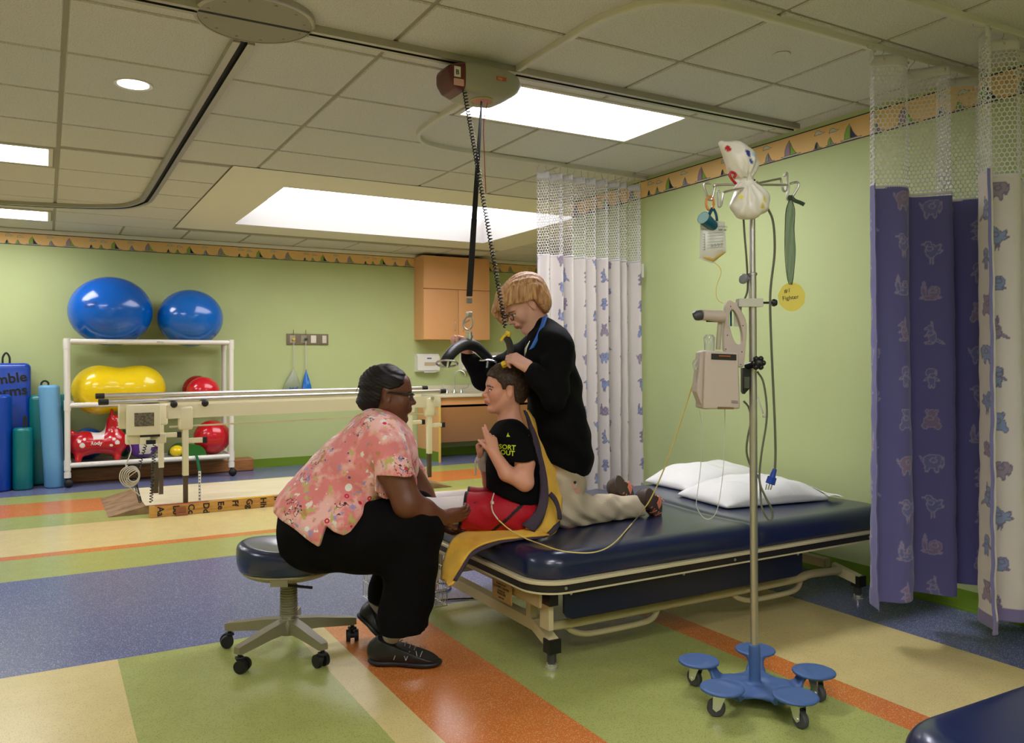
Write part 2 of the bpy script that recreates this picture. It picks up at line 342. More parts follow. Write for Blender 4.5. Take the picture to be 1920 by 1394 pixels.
# ================================================================ ceiling rails and the patient lift
M_RAIL = mat('aluminium rail', (176, 172, 160), .4, .6); M_SLOT = mat('rail slot', (20, 20, 20), .7); M_WRAIL = mat('white curtain rail', (212, 208, 196), .4)
def rail(name, pts, w, h, ms, label, cat, slot=True, parent=None, z=CZ):
    P = [Vector((p[0], p[1], 0)) for p in pts]; n = len(P); m = MB()
    prof = [(-w, 0, 0), (-w, -h, 0), (-w*.32, -h, 0), (-w*.32, -h*.35, 1), (w*.32, -h*.35, 1), (w*.32, -h, 0), (w, -h, 0), (w, 0, 0)] if slot else [(-w, 0, 0), (-w*.9, -h*.8, 0), (-w*.7, -h, 0), (w*.7, -h, 0), (w*.9, -h*.8, 0), (w, 0, 0)]
    vs = []
    for i in range(n):
        t = (P[min(i+1, n-1)]-P[max(i-1, 0)]).normalized(); s_ = Vector((t.y, -t.x, 0))
        for a, b, _ in prof: vs.append(P[i]+s_*a+Vector((0, 0, z+b)))
    k = len(prof)
    for j in range(k-1):
        mi = 1 if slot and (prof[j][2] or prof[j+1][2]) else 0
        m.add(vs, [(i*k+j, i*k+j+1, (i+1)*k+j+1, (i+1)*k+j) for i in range(n-1)], mi)
    m.add(vs, [tuple(range(k)), tuple((n-1)*k+q for q in range(k))[::-1]], 0)
    o = m.build(name, ms, parent, smooth=30, recalc=False)
    if label: tag(o, label, cat)
    return o
RY = 3.262
rail('lift_rail', [(-2.4, RY-.03), (.5, RY-.005)], .034, .03, [M_RAIL, M_SLOT], 'metal patient-lift rail running off the top left from the round turntable', 'ceiling rail')
rail('lift_rail', [(.93, RY), (3.76, RY)], .034, .03, [M_RAIL, M_SLOT], 'metal ceiling rail carrying the patient lift, from the turntable to the right wall', 'ceiling rail')
r2 = bez([(.718, 3.49), (.72, 5.2), (.722, 7.05), (.70, 7.4), (.6, 7.68), (.42, 7.83), (.14, 7.93), (-.33, 8.03), (-1.6, 8.2)], 8)
rail('lift_rail', r2, .045, .03, [M_RAIL, M_SLOT], 'metal ceiling rail with black slot curving from the turntable to the far left', 'ceiling rail')
M_DISC = mat('turntable plate', (150, 144, 126), .55)
t = thing('rail_turntable', 'round grey rail turntable plate set in the ceiling', 'turntable', (.715, RY, CZ))
m = MB(); m.lathe([(.228, 0), (.228, -.02), (.222, -.024), (.214, -.024), (.214, 0)], (.715, RY, CZ), seg=64); m.build('rim', M_RAIL, t)
m = MB(); m.lathe([(.213, -.003), (.213, -.022), (.0, -.022)], (.715, RY, CZ), seg=64)
for a in range(12): m.lathe([(.006, -.022), (.005, -.0245), (0, -.0245)], (.715+.185*math.cos(a*PI/6+.2), RY+.185*math.sin(a*PI/6+.2), CZ), seg=8)
m.build('plate', M_DISC, t)
MB().box((.715-.213, RY-.008, CZ-.0235), (.715+.213, RY+.008, CZ-.0222)).build('track_slot', M_SLOT, t, smooth=0)
# curtain tracks
rail('curtain_track', bez([(3.845, 4.715), (3.0, 4.68), (2.35, 4.66), (2.08, 4.62), (1.94, 4.5), (1.885, 4.25), (1.885, 3.6), (1.89, 2.9), (1.895, 2.62), (1.96, 2.42), (2.12, 2.3), (2.4, 2.27), (3.1, 2.26), (3.845, 2.25)], 8), .014, .026, [M_WRAIL], 'white curtain track looping round the padded table bay on the ceiling', 'curtain track', slot=False)
rail('curtain_track', bez([(1.6, 1.90), (2.2, 1.9), (3.1, 1.89), (3.845, 1.865)], 8), .016, .026, [M_WRAIL], 'white curtain track at the top right corner carrying the cream curtain', 'curtain track', slot=False)
# ---- lift unit
M_LIFT = mat('lift shell', (158, 156, 140), .4); M_MAR = mat('maroon lift panel', (92, 34, 34), .4); M_PINKC = mat('pink disc', (196, 130, 128), .4)
lx, ly = 1.70, RY; zt = CZ-.034
t = thing('patient_lift', 'grey patient lift motor with maroon end hanging from the ceiling rail', 'patient lift', (lx, ly, zt))
def shell(x0, x1, mi_unused, name, m_):
    # cross-sections along x: half width wy, bottom z, top z
    S = [(-.182, .06, -.055, -.045), (-.176, .075, -.10, -.03), (-.15, .088, -.13, -.02), (-.09, .1, -.15, -.006), (0, .105, -.157, 0), (.09, .1, -.15, -.006), (.15, .088, -.12, -.022), (.18, .072, -.095, -.04), (.186, .06, -.08, -.05)]
    S = [s_ for s_ in S]
    xs_ = np.linspace(x0, x1, 14); m = MB(); vs = []
    for x in xs_:
        wy = np.interp(x, [s_[0] for s_ in S], [s_[1] for s_ in S]); zb = np.interp(x, [s_[0] for s_ in S], [s_[2] for s_ in S]); zz = np.interp(x, [s_[0] for s_ in S], [s_[3] for s_ in S])
        for k in range(28):
            a = 2*PI*k/28; c_, s2 = math.cos(a), math.sin(a); q = .42
            vs.append((lx+x, ly+math.copysign(abs(c_)**q, c_)*wy, zt+(zz+zb)/2+math.copysign(abs(s2)**q, s2)*(zz-zb)/2))
    n = len(xs_); fs = [(i*28+k, i*28+(k+1) % 28, (i+1)*28+(k+1) % 28, (i+1)*28+k) for i in range(n-1) for k in range(28)]
    fs += [tuple(range(28))[::-1], tuple((n-1)*28+k for k in range(28))]
    return m.add(vs, fs).build(name, m_, t, smooth=50)
shell(-.112, .186, 0, 'shell', M_LIFT); shell(-.182, -.113, 0, 'end_panel', M_MAR)
m = MB(); m.lathe([(.05, 0), (.052, -.004), (.049, -.006), (.047, -.002)], (lx+.0, ly-.03, zt-.152), seg=36); m.build('outlet_ring', mat('yellow green ring', (176, 176, 90), .4), t)
MB().lathe([(.047, .0), (.047, -.004), (0, -.005)], (lx, ly-.03, zt-.152), seg=36).build('outlet_plate', M_PINKC, t)
m = MB(); yk = ly-.103
m.box((lx+.035, yk-.004, zt-.075), (lx+.083, yk-.001, zt-.06)); o = m.build('maker_badge', mat('red badge', (190, 84, 50), .5), t, smooth=0)
MB().text('Liko', (lx+.04, yk-.0045, zt-.073), (1, 0, 0), (0, 0, 1), .014, depth=.0004).build('badge_lettering', mat('badge pale', (214, 180, 150), .5), o, smooth=0)
# label card on the maroon end, tilted with the panel
ex = lx-.166
o = MB().box((ex-.0, ly-.092, zt-.09), (ex+.03, ly-.089, zt-.045)).build('label_card', mat('paper white', (220, 216, 206), .6), t, smooth=0)
MB().text('B', (ex+.006, ly-.0925, zt-.08), (1, 0, 0), (0, 0, 1), .03, depth=.0004, bold=.0006).build('card_lettering', M_BLACK, o, smooth=0)
MB().box((ex+.0, ly-.093, zt-.125), (ex+.045, ly-.085, zt-.098)).build('warning_sticker', mat('pink sticker', (206, 160, 150), .5), t, smooth=0)
# trolley wheels over the unit
MB().box((lx-.06, ly-.02, zt-.004), (lx+.06, ly+.02, CZ-.03)).build('trolley', M_SLOT, t, smooth=0)
# ---- strap, carabiner, spreader bar
SPD = 3.66
s0 = np.array([lx-.002, ly-.03, zt-.158]); s1 = at(880, 556, SPD+.02)
t = thing('lift_strap', 'black webbing lift strap ending in a silver snap hook', 'strap', s1)
m = MB(); n = 24; vs = []
for i in range(n+1):
    f = i/n; p = s0+(s1-s0)*f; an = math.radians(80*(1-f)); w = .0135
    d = RGT*math.cos(an)*w+FWD*math.sin(an)*w; e = (RGT*-math.sin(an)+FWD*math.cos(an))*.0012
    vs += [p-d-e, p+d-e, p+d+e, p-d+e]
m.add(vs, [(i*4+k, i*4+(k+1) % 4, i*4+4+(k+1) % 4, i*4+4+k) for i in range(n) for k in range(4)]); m.build('webbing', mat('black webbing', (22, 22, 24), .8), t, smooth=0)
p = at(880, 564, SPD+.02); MB().box(p-RGT*0-np.array([.013, .006, .012]), p+np.array([.013, .006, .012]), bev=.003).build('keeper', mat('grey keeper', (130, 132, 130), .5), t)
p = at(880, 590, SPD+.02); m = MB(); m.box(p-np.array([.012, .01, .012]), p+np.array([.012, .01, .012]), bev=.003)
ring = [at(x, y, SPD+.02) for x, y in ((880, 592), (873, 597), (869, 606), (870, 614), (876, 619), (882, 617), (886, 608), (886, 599), (884, 593))]
m.tube(bez(ring, 5, True), .0042, 8, closed=True); m.tube([at(870, 606, SPD+.01), at(881, 600, SPD+.01)], .0035, 8); m.build('snap_hook', M_STEEL, t)
t = thing('spreader_bar', 'black padded lift spreader bar with steel loop hooks held in the hands', 'spreader bar', at(880, 645, SPD))
arc = bez([at(x, y, d) for x, y, d in ((834, 682, SPD-.2), (840, 671, SPD-.18), (852, 657, SPD-.12), (866, 648, SPD-.05), (880, 646, SPD), (894, 651, SPD+.04), (906, 662, SPD+.09), (917, 675, SPD+.12))], 6)
r_ = [.02]+[.026]*(len(arc)-2)+[.021]; MB().tube(arc, r_, 16, flat=(1.0, .8)).build('padded_bar', mat('black foam pad', (34, 34, 36), .45, bump=(90, .1)), t)
m = MB(); m.cyl(at(880, 646, SPD), at(880, 623, SPD), .014, seg=20); m.cyl(at(880, 634, SPD), at(880, 629, SPD), .018, seg=20); m.build('swivel', M_CHROME, t)
def loop(cx, cy, wx, wy, d, nm):
    pts = []
    for k in range(28):
        a = 2*PI*k/28; pts.append(at(cx+wx*math.cos(a), cy+wy*math.sin(a)*.55, d)+FWD*math.sin(a)*.03)
    m = MB().tube(pts, .0045, 8, closed=True); m.tube([at(cx+3, cy-8, d-.02), at(cx+1, cy+8, d-.02)], .0055, 8); m.build(nm, M_CHROME, t)
loop(838, 682, 20, 11, SPD-.2, 'loop_hook'); loop(912, 682, 19, 12, SPD+.1, 'loop_hook'); loop(926, 676, 16, 12, SPD+.2, 'loop_hook')
# ---- coil cord to hand control
c0 = np.array([lx-.11, ly-.075, zt-.14]); c1 = at(948, 614, 3.42)
tag(MB().tube(coil(c0, c1, .0085, .0145, .0028, sag=.0, per=9), .0028, 5).build('coil_cord', mat('black cord', (16, 16, 16), .45)), 'long black coiled cord from the patient lift down to the yellow-ended handset', 'cord')
t = thing('hand_control', 'black lift hand control with yellow ends gripped in the fist', 'hand control', at(952, 650, 3.46))
m = MB(); m.tube(bez([at(950, 634, 3.43), at(955, 645, 3.45), at(957, 662, 3.47), at(953, 682, 3.46)], 6), .015, 14); m.build('grip', M_DKGREY, t)
M_YEL = mat('yellow plastic', (226, 190, 40), .35)
m = MB(); m.tube([at(954, 622, 3.43), at(951, 631, 3.43)], [.011, .014], 12); m.tube(bez([at(951, 626, 3.41), at(944, 632, 3.40), at(939, 640, 3.40)], 5), .0065, 8); m.build('end_cap', M_YEL, t); MB().tube([at(944, 680, 3.44), at(947, 687, 3.43)], .013, 12).build('end_cap', M_YEL, t)
tag(MB().tube(bez([np.array([lx+.028, ly-.03, zt-.158]), at(907, 230, 3.66), at(908, 290, 3.66), at(911, 362, 3.66)], 8), .0022, 6).build('pull_cord', mat('faded red cord', (180, 70, 66), .7)), 'thin red emergency pull cord dangling under the patient lift', 'cord')

# ================================================================ curtains
def ell_d(x, y, cx, cy, a, b, ang=0):
    c, s_ = math.cos(ang), math.sin(ang); X = (x-cx)*c+(y-cy)*s_; Y = -(x-cx)*s_+(y-cy)*c
    return (np.sqrt((X/a)**2+(Y/b)**2)-1)*min(a, b)
SPR = [
 [(0, 0, .75, .62, 0), (-.5, .28, .38, .36, 0), (-.85, -.05, .14, .42, .2), (-.35, -.6, .18, .35, 0), (.4, -.6, .18, .35, 0), (.8, .1, .08, .3, -.5)],
 [(0, -.1, .5, .62, 0), (-.25, .5, .3, .28, 0), (.5, .1, .45, .2, .8), (.55, -.2, .4, .16, .2), (-.6, .5, .18, .07, 0), (-.1, -.85, .05, .25, 0), (.15, -.85, .05, .25, 0)],
 [(-.2, .05, .5, .5, 0), (.1, -.5, .75, .18, 0), (.65, 0, .2, .5, -.2), (.75, .6, .05, .25, .2), (.55, .6, .05, .25, -.2)],
 [(0, -.1, .35, .62, .2), (-.15, .6, .26, .24, 0), (-.4, .5, .2, .1, 0), (.05, .9, .07, .22, .2), (.5, -.55, .5, .12, -.5), (-.2, -.75, .35, .14, 0), (-.35, 0, .25, .09, .5)],
 [(0, .35, .45, .42, 0), (0, -.35, .3, .42, 0), (-.4, -.2, .25, .1, .6), (.4, -.2, .25, .1, -.6), (-.15, -.8, .12, .2, 0), (.15, -.8, .12, .2, 0)],
 [(0, -.15, .6, .55, 0), (0, .5, .4, .35, 0), (-.5, -.6, .25, .28, 0), (.5, -.6, .25, .28, 0), (-.38, .75, .14, .14, 0), (.38, .75, .14, .14, 0)]]
def paint_cloth(U, V, base, fills, line, dx=.15, dy=.175, size=.042, u0=0):
    col = np.tile(np.array(lin(base)), (len(U), 1))
    ci = np.floor((U-u0)/dx).astype(int)
    for c in range(ci.min(), ci.max()+1):
        rows = np.floor((V-(c % 2)*dy*.5)/dy).astype(int)
        for r in range(rows.min(), rows.max()+1):
            k = (c*3+r*5) % 6; cx = u0+(c+.5)*dx; cy = (r+.5)*dy+(c % 2)*dy*.5
            q = np.nonzero((np.abs(U-cx) < .075) & (np.abs(V-cy) < .075))[0]
            if not len(q): continue
            x = (U[q]-cx)/size*(1 if (c+r) % 2 else -1); y = (V[q]-cy)/size
            d = np.full(len(q), 9.); lines = np.full(len(q), 9.)
            for j, e in enumerate(SPR[k]):
                de = ell_d(x, y, *e); d = np.minimum(d, de)
            inner = np.abs(ell_d(x, y, -.12, .12, .28, .2)); eye = ell_d(x, y, -.3, .42, .08, .08)
            f = fills[(r+c) % len(fills)]
            col[q[d < 0]] = lin(f); col[q[(d < .0) & (inner < .05)]] = lin(line); col[q[(d < .045) & (d > -.05)]] = lin(line); col[q[(d < 0) & (eye < 0)]] = lin(line)
    return col
def fold_path(A, B, amp, folds, phase=0, n=900, skew=.0, irr=.3, seed=1):
    rs = np.random.RandomState(seed); A = np.array(A, float); B = np.array(B, float); t = np.linspace(0, 1, n); d = B-A; L = np.linalg.norm(d); d /= L; nn = np.array([-d[1], d[0]])
    ph = t*folds*2*PI+phase+irr*np.sin(t*2*PI*folds*.37+seed)+irr*.7*np.sin(t*2*PI*folds*.61+2*seed)
    a = amp*(1+.35*np.sin(t*2*PI*folds*.29+seed*1.7))
    P = A+np.outer(t*L+skew*np.sin(ph*2)*amp, d)+np.outer(a*np.sin(ph), nn)
    s_ = np.concatenate([[0], np.cumsum(np.linalg.norm(np.diff(P, axis=0), axis=1))]); return P, s_, nn
class Cloth:
    def __init__(s, A, B, amp, folds, ztop, zbot, **k):
        s.P, s.s, s.nn = fold_path(A, B, amp, folds, **k); s.L = s.s[-1]; s.zt = ztop; s.zb = zbot; s.A = np.array(A, float); s.B = np.array(B, float)
    def pos(s, u, v, off=0):
        """u arc length, v height"""
        u = np.asarray(u, float); v = np.asarray(v, float)
        x = np.interp(u, s.s, s.P[:, 0]); y = np.interp(u, s.s, s.P[:, 1]); f = (s.zt-v)/(s.zt-s.zb)
        # folds soften and wander towards the bottom, fine creases
        mid = s.A+np.outer(u/s.L, s.B-s.A); k = .82+.22*f
        x = mid[:, 0]+(x-mid[:, 0])*k; y = mid[:, 1]+(y-mid[:, 1])*k
        w = .006*np.sin(u*9+v*3.1)*f+.0025*np.sin(v*23+u*31)*f+.0014*np.sin(v*57-u*44+np.sin(u*17))*f
        return np.stack([x+s.nn[0]*w, y+s.nn[1]*w, v], 1)
def cloth_mesh(name, cl, z0, z1, res, mat_, parent, colf=None, thick=True, hem=0):
    nu = max(2, int(cl.L/res)); nv = max(2, int((z1-z0)/(res*1.15)))
    U, V = np.meshgrid(np.linspace(0, cl.L, nu+1), np.linspace(z0, z1, nv+1)); U = U.ravel(); V = V.ravel()
    vv = V+(.006*np.sin(U*7)*hem if hem else 0)
    p = cl.pos(U, vv); me = bpy.data.meshes.new(name)
    i = np.arange(nv)[:, None]*(nu+1)+np.arange(nu)[None]; i = i.ravel(); F = np.stack([i, i+1, i+nu+2, i+nu+1], 1)
    me.vertices.add(len(p)); me.vertices.foreach_set('co', p.ravel()); me.loops.add(F.size); me.loops.foreach_set('vertex_index', F.ravel().astype(np.int32))
    me.polygons.add(len(F)); me.polygons.foreach_set('loop_start', np.arange(0, F.size, 4, dtype=np.int32)); me.update(calc_edges=True)
    me.polygons.foreach_set('use_smooth', [True]*len(F)); me.materials.append(mat_)
    if colf is not None:
        a = me.color_attributes.new('Col', 'FLOAT_COLOR', 'POINT'); a.data.foreach_set('color', colf(U, V).ravel())
    o = bpy.data.objects.new(name, me); COL.objects.link(o); o.parent = parent; o.location = -Vector(parent['_w'])
    if thick: md = o.modifiers.new('thick', 'SOLIDIFY'); md.thickness = .0012; md.offset = 0
    return o
def netting(name, cl, z0, z1, mat_, parent, w=.0205, t=.0027):
    """woven open hexagon mesh as real strands"""
    h = w*.9; vs = []; fs = []; us = []; zs = []
    R = w/math.sqrt(3)*1.02
    rows = int((z1-z0)/h); cols = int(cl.L/w)
    ang = [PI/6+PI/3*k for k in range(6)]
    for r in range(rows+1):
        for c in range(cols+1):
            cx = (c+.5*(r % 2))*w; cz = z0+r*h
            o = len(us)
            for rad in (R*1.0, R-t):
                for a in ang: us.append(cx+rad*math.cos(a)); zs.append(cz+rad*math.sin(a)*h/(1.5*R)*1.0)
            fs += [(o+k, o+(k+1) % 6, o+6+(k+1) % 6, o+6+k) for k in range(6)]
    us = np.clip(np.array(us), 0, cl.L); zs = np.clip(np.array(zs), z0, z1)
    p = cl.pos(us, zs); m = MB(); m.add(p, fs); o = m.build(name, mat_, parent, smooth=0, recalc=False)
    for q in o.data.polygons: q.use_smooth = True
    return o
M_CLOTH = mat('printed curtain cloth', (200, 200, 200), .75, spec=.25, attr='Col', sheen=.25, bump=(900, .06))
M_NET = mat('white netting', (214, 212, 214), .6); M_TAPE = mat('white header tape', (208, 205, 206), .7)
def curtain(name, label, A, B, amp, folds, ztop, zfab, zbot, colf, res, hooks, ztrack=CZ-.027, **k):
    cl = Cloth(A, B, amp, folds, ztop, zbot, **k)
    t = thing(name, label, 'curtain', ((A[0]+B[0])/2, (A[1]+B[1])/2, zbot), None)
    cloth_mesh('header_tape', cl, ztop-.045, ztop, .01, M_TAPE, t)
    netting('netting', cl, zfab-.004, ztop-.045, M_NET, t)
    cloth_mesh('fabric', cl, zbot, zfab, res, M_CLOTH, t, colf, hem=1)
    cloth_mesh('top_hem', cl, zfab-.001, zfab+.012, .01, M_TAPE, t)
    for i in range(hooks):
        u = cl.L*(i+.15)/(hooks-.7) if hooks > 1 else 0; u = min(u, cl.L-.005)
        p = cl.pos([u], [ztop-.018])[0]; tr = cl.A+(cl.B-cl.A)*(u/cl.L); q = np.array([tr[0], tr[1], ztrack])
        m = MB(); m.tube(bez([q, q-UP*.012, (p+q)/2+np.array([cl.nn[0], cl.nn[1], 0])*.006, p+UP*.006, p-UP*.006-np.array([cl.nn[0], cl.nn[1], 0])*.006, p+UP*.003-np.array([cl.nn[0], cl.nn[1], 0])*.009], 4), .0016, 6)
        m.build('hook', M_STEEL, t)
    return t, cl
pu = lambda U, V: paint_cloth(U, V, (97, 95, 146), [(106, 110, 154), (128, 112, 138), (102, 106, 150)], (144, 136, 166), u0=.03, size=.05, dx=.165, dy=.19)
def cream(U, V, edge=.014, u0=.07):
    c = paint_cloth(U, V, (208, 200, 190), [(132, 148, 180), (148, 132, 146), (126, 142, 178)], (118, 112, 134), u0=u0, size=.046, dx=.165, dy=.19)
    c[U < edge] = lin((112, 110, 156)); return c
def cream2(U, V):
    c = cream(U, V, u0=.03); c[V < .19+.006] = lin((120, 112, 150)); return c
def cream3(U, V):
    c = cream(U, V, .03); c[U > U.max()-.03] = lin((104, 106, 150)); return c
tP, clP = curtain('privacy_curtain', 'purple privacy curtain printed with pale cartoon animals under white netting', (2.995, 2.23), (3.80, 2.25), .062, 3.15, 2.525, 1.95, .165, pu, .004, 8, phase=-1.2, irr=.6, seed=6)
tB, clB = curtain('privacy_curtain', 'cream privacy curtain with purple edge at the right side of the picture', (3.175, 1.885), (3.82, 1.87), .062, 2.6, 2.515, 1.955, .145, cream2, .004, 7, phase=-1.9, irr=.12, seed=5)
tR, clR = curtain('privacy_curtain', 'cream animal-print privacy curtain behind the padded table in the bay corner', (2.885, 4.685), (3.80, 4.71), .045, 9.3, 2.5, 1.93, .16, cream3, .006, 16, phase=0, irr=.6, seed=2)
p = clR.pos([clR.L-.1], [1.87])[0]; MB().box(p-np.array([.02, .012, .05]), p+np.array([.02, -.01, .05])).build('care_label', mat('paper white', (225, 222, 214), .6), tR, smooth=0, label='white care label')
# ================================================================ sink corner and things on the back wall
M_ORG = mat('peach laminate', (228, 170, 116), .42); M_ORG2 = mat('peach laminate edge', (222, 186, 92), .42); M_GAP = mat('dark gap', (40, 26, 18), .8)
Y0 = 9.30; xa, xb = 4.055, 4.985
t = thing('wall_cabinet', 'tall peach laminate wall cabinet with two doors reaching the ceiling', 'cabinet', (xa, YB, 1.49))
MB().box((xa, Y0, 1.488), (xb, YB, 2.535)).build('carcass', M_ORG, t, smooth=0)
MB().box((xa+.002, Y0-.02, 2.125), (xb-.002, Y0-.001, 2.53), bev=.002).build('top_panel', M_ORG, t)
xm = 4.535
for a, b, hx in ((xa+.002, xm-.003, xm-.06), (xm+.003, xb-.002, xm+.06)):
    d = MB().box((a, Y0-.02, 1.49), (b, Y0-.001, 2.113), bev=.002).build('door', M_ORG, t)
    MB().tube(bez([(hx, Y0-.02, 1.60), (hx, Y0-.045, 1.61), (hx, Y0-.05, 1.665), (hx, Y0-.045, 1.72), (hx, Y0-.02, 1.73)], 5), .004, 8).build('handle', M_STEEL, d)
# sink unit
xs0, xs1, yf = 4.09, 6.0, 8.93
t = thing('sink_unit', 'peach laminate sink base with side panel and open knee space', 'cabinet', (xs0, YB, 0))
p_ = MB().box((xs0, yf, .0), (xs0+.03, YB-.02, .775)).build('side_panel', M_ORG, t, smooth=0)
MB().box((xs0-.004, yf-.001, .0), (xs0, YB-.02, .125)).build('side_base_strip', M_BASE, p_, smooth=0)
MB().box((xs0, yf-.004, 0), (xs0+.03, yf, .775)).build('edge_band', M_ORG2, p_, smooth=0)
MB().box((xs0+.03, yf+.02, .685), (xs1, yf+.04, .775)).build('apron', M_ORG, t, smooth=0)
MB().box((xs0+.03, yf+.2, .6), (xs1, yf+.22, .685)).build('shadow_board', M_GAP, t, smooth=0)  # dark colour puts in the shade of the gap below the apron
MB().prism([(0, yf+.04, .655), (0, yf+.06, .655), (0, yf+.34, .2), (0, yf+.32, .2)], (xs0+.03, 0, 0), (xs1, 0, 0)).build('knee_panel', M_ORG, t, smooth=0)
M_CTR = mat('speckled cream worktop', (222, 214, 190), .35, mottle=(300, (196, 188, 160), .5, .6))
t = thing('worktop', 'speckled cream sink worktop with backsplash', 'worktop', (xs0, YB, .79))
MB().box((xs0-.02, yf-.02, .776), (xs1, YB-.001, .81), bev=.006).build('top', M_CTR, t)
MB().box((xs0-.02, YB-.02, .81), (xs1, YB-.0, .905), bev=.003).build('backsplash', M_CTR, t)
fx = ony(853, 725, 9.4)[0]
t = thing('faucet', 'chrome gooseneck tap with two wing handles on the worktop', 'tap', (fx, 9.4, .81))
m = MB(); m.lathe([(.028, 0), (.026, .015), (.014, .03), (.012, .05)], (fx, 9.42, .81), seg=20); m.tube(bez([(fx, 9.42, .85), (fx, 9.42, .98), (fx+.01, 9.41, 1.06), (fx+.055, 9.38, 1.1), (fx+.105, 9.34, 1.07), (fx+.115, 9.33, 1.03)], 6), .009, 10); m.build('spout', M_CHROME, t)
for s_ in (-1, 1):
    x = fx+s_*.1; MB().lathe([(.024, 0), (.022, .012), (.012, .03), (.011, .055)], (x, 9.42, .81), seg=16).tube(bez([(x, 9.42, .86), (x+s_*.03, 9.41, .865), (x+s_*.07, 9.38, .88), (x+s_*.085, 9.37, .925)], 5), .009, 8, flat=(.6, 1.3)).build('wing_handle', M_CHROME, t)
def dispenser(name, label, px0, py0, px1, py1, slot):
    a = ony(px0, py0, YB); b = ony(px1, py1, YB); x0, x1 = a[0], b[0]; z1, z0 = a[2], b[2]
    t = thing(name, label, 'dispenser', ((x0+x1)/2, YB, z0)); w = x1-x0
    MB().prism([(0, YB, z0), (0, YB, z1), (0, YB-.07, z1), (0, YB-.11, z1-.04), (0, YB-.11, z0+.02), (0, YB-.09, z0)], (x0, 0, 0), (x1, 0, 0)).build('housing', M_WHITEP, t, smooth=20)
    if slot:
        MB().box((x0+w*.3, YB-.114, z0+.075), (x1-w*.2, YB-.109, z0+.12)).build('window', mat('beige slot', (196, 178, 150), .4), t, smooth=0)
        MB().box((x0+w*.42, YB-.113, z1-.065), (x0+w*.62, YB-.109, z1-.05)).build('badge', mat('navy print', (50, 60, 140), .5), t, smooth=0)
        MB().box((x0+w*.3, YB-.10, z0-.012), (x1-w*.15, YB-.03, z0+.002)).build('towel_edge', M_TAPE, t, smooth=0)
    else: MB().box((x0+w*.25, YB-.13, z0+.04), (x1-w*.25, YB-.109, z0+.06), bev=.004).build('push_bar', M_STEEL, t)
dispenser('towel_dispenser', 'white paper towel dispenser on the wall left of the sink', 777, 664, 818, 697, True)
dispenser('soap_dispenser', 'white soap dispenser on the wall above the tap', 861, 659, 886, 696, False)
a = ony(919, 661, YB); b = ony(952, 682, YB)
t = thing('wall_notice', 'white notice with green mark behind the grabbed hoist bar', 'notice', (a[0], YB, b[2])); MB().box((a[0], YB-.006, b[2]), (b[0], YB-.001, a[2])).build('paper', mat('paper white', (225, 222, 214), .6), t, smooth=0)
xx = (a[0]+b[0])/2-.02; MB().add([(xx, YB-.008, b[2]+.02), (xx, YB-.008, a[2]-.02), (xx+.08, YB-.008, (a[2]+b[2])/2-.02)], [(0, 1, 2)]).build('green_mark', mat('notice green', (20, 150, 60), .6), t, smooth=0)
# outlet strip with two hanging bags
a = ony(537, 626, YB); b = ony(615, 647, YB); w = b[0]-a[0]
t = thing('outlet_panel', 'taupe wall panel of four medical gas and power outlets', 'outlet panel', ((a[0]+b[0])/2, YB, b[2]))
MB().box((a[0], YB-.018, b[2]), (b[0], YB-.001, a[2]), bev=.003).build('plate', mat('taupe outlet plate', (122, 108, 84), .5), t)
zc = (a[2]+b[2])/2
for i, (f0, f1, c) in enumerate(((.07, .2, (170, 160, 136)), (.33, .47, (150, 142, 120)), (.57, .7, (226, 220, 206)), (.85, .95, (214, 208, 194)))):
    MB().box((a[0]+w*f0, YB-.023, b[2]+.02), (a[0]+w*f1, YB-.017, a[2]-.018), bev=.002).build('outlet_insert', mat('insert %d' % i, c, .5), t)
def hang(name, label, px, pz0, pz1, bag, capc):
    x = ony(px, 640, YB)[0]; y = YB-.035; zk = zc; zb1 = ony(px, pz0, YB)[2]; zb0 = ony(px, pz1, YB)[2]
    t = thing(name, label, 'bag', (x, y, zb1))
    MB().cyl((x, YB-.0, zk), (x, YB-.05, zk), .014, seg=12).tube([(x-.02, YB-.04, zk), (x+.02, YB-.04, zk)], .006, 8).build('valve_knob', capc, t)
    MB().cyl((x, YB-.035, zk+.045), (x, YB-.035, zk+.11), .004, seg=8).build('valve_pin', mat('brass', (150, 140, 70), .4, .6), t)
    MB().tube([(x+.004, y, zk-.01), (x+.004, y, zb1)], .0022, 5).tube([(x-.005, y, zk-.01), (x-.003, y, zb1)], .0022, 5).build('cord', M_TAPE, t)
    m = MB(); n = 26; H_ = zb1-zb0
    for (mx, W_, D_) in bag:
        vs = []; rows = 18
        for i in range(rows+1):
            f = i/rows; rr = .04+.96*math.sin(min(1, f*1.25)*PI/2)**1.2; rr *= 1-.45*max(0, f-.85)/.15*.7
            for k in range(n):
                a_ = 2*PI*k/n; q = 1+.09*math.sin(a_*7+f*3)*(1-f*.4)
                vs.append((x+mx*f+math.cos(a_)*W_*rr*q, y-D_*.6*rr+math.sin(a_)*D_*rr*q*.9, zb1-H_*f))
        m.add(vs, [(i*n+k, i*n+(k+1) % n, i*n+n+(k+1) % n, i*n+n+k) for i in range(rows) for k in range(n)]+[tuple(rows*n+k for k in range(n))])
    return t, m, (x, y, zb0, H_)
tb, m, q = hang('oxygen_bag', 'clear plastic drawstring bag of blue tubing hung from the outlet panel', 549, 690, 752, [(-.05, .115, .05)], M_YEL)
m.build('pouch', mat('clear plastic film', (214, 220, 214), .2, trans=.8, alpha=.55), tb)
m = MB(); rs = np.random.RandomState(4)
for k in range(3):
    pts = [(q[0]-.02+rs.uniform(-.06, .06), q[1]-.03+rs.uniform(-.02, .02), q[2]+rs.uniform(.03, .17)) for _ in range(9)]; m.tube(bez(pts, 6), .009, 7)
m.build('tubing', mat('blue corrugated tube', (40, 110, 180), .4), tb)
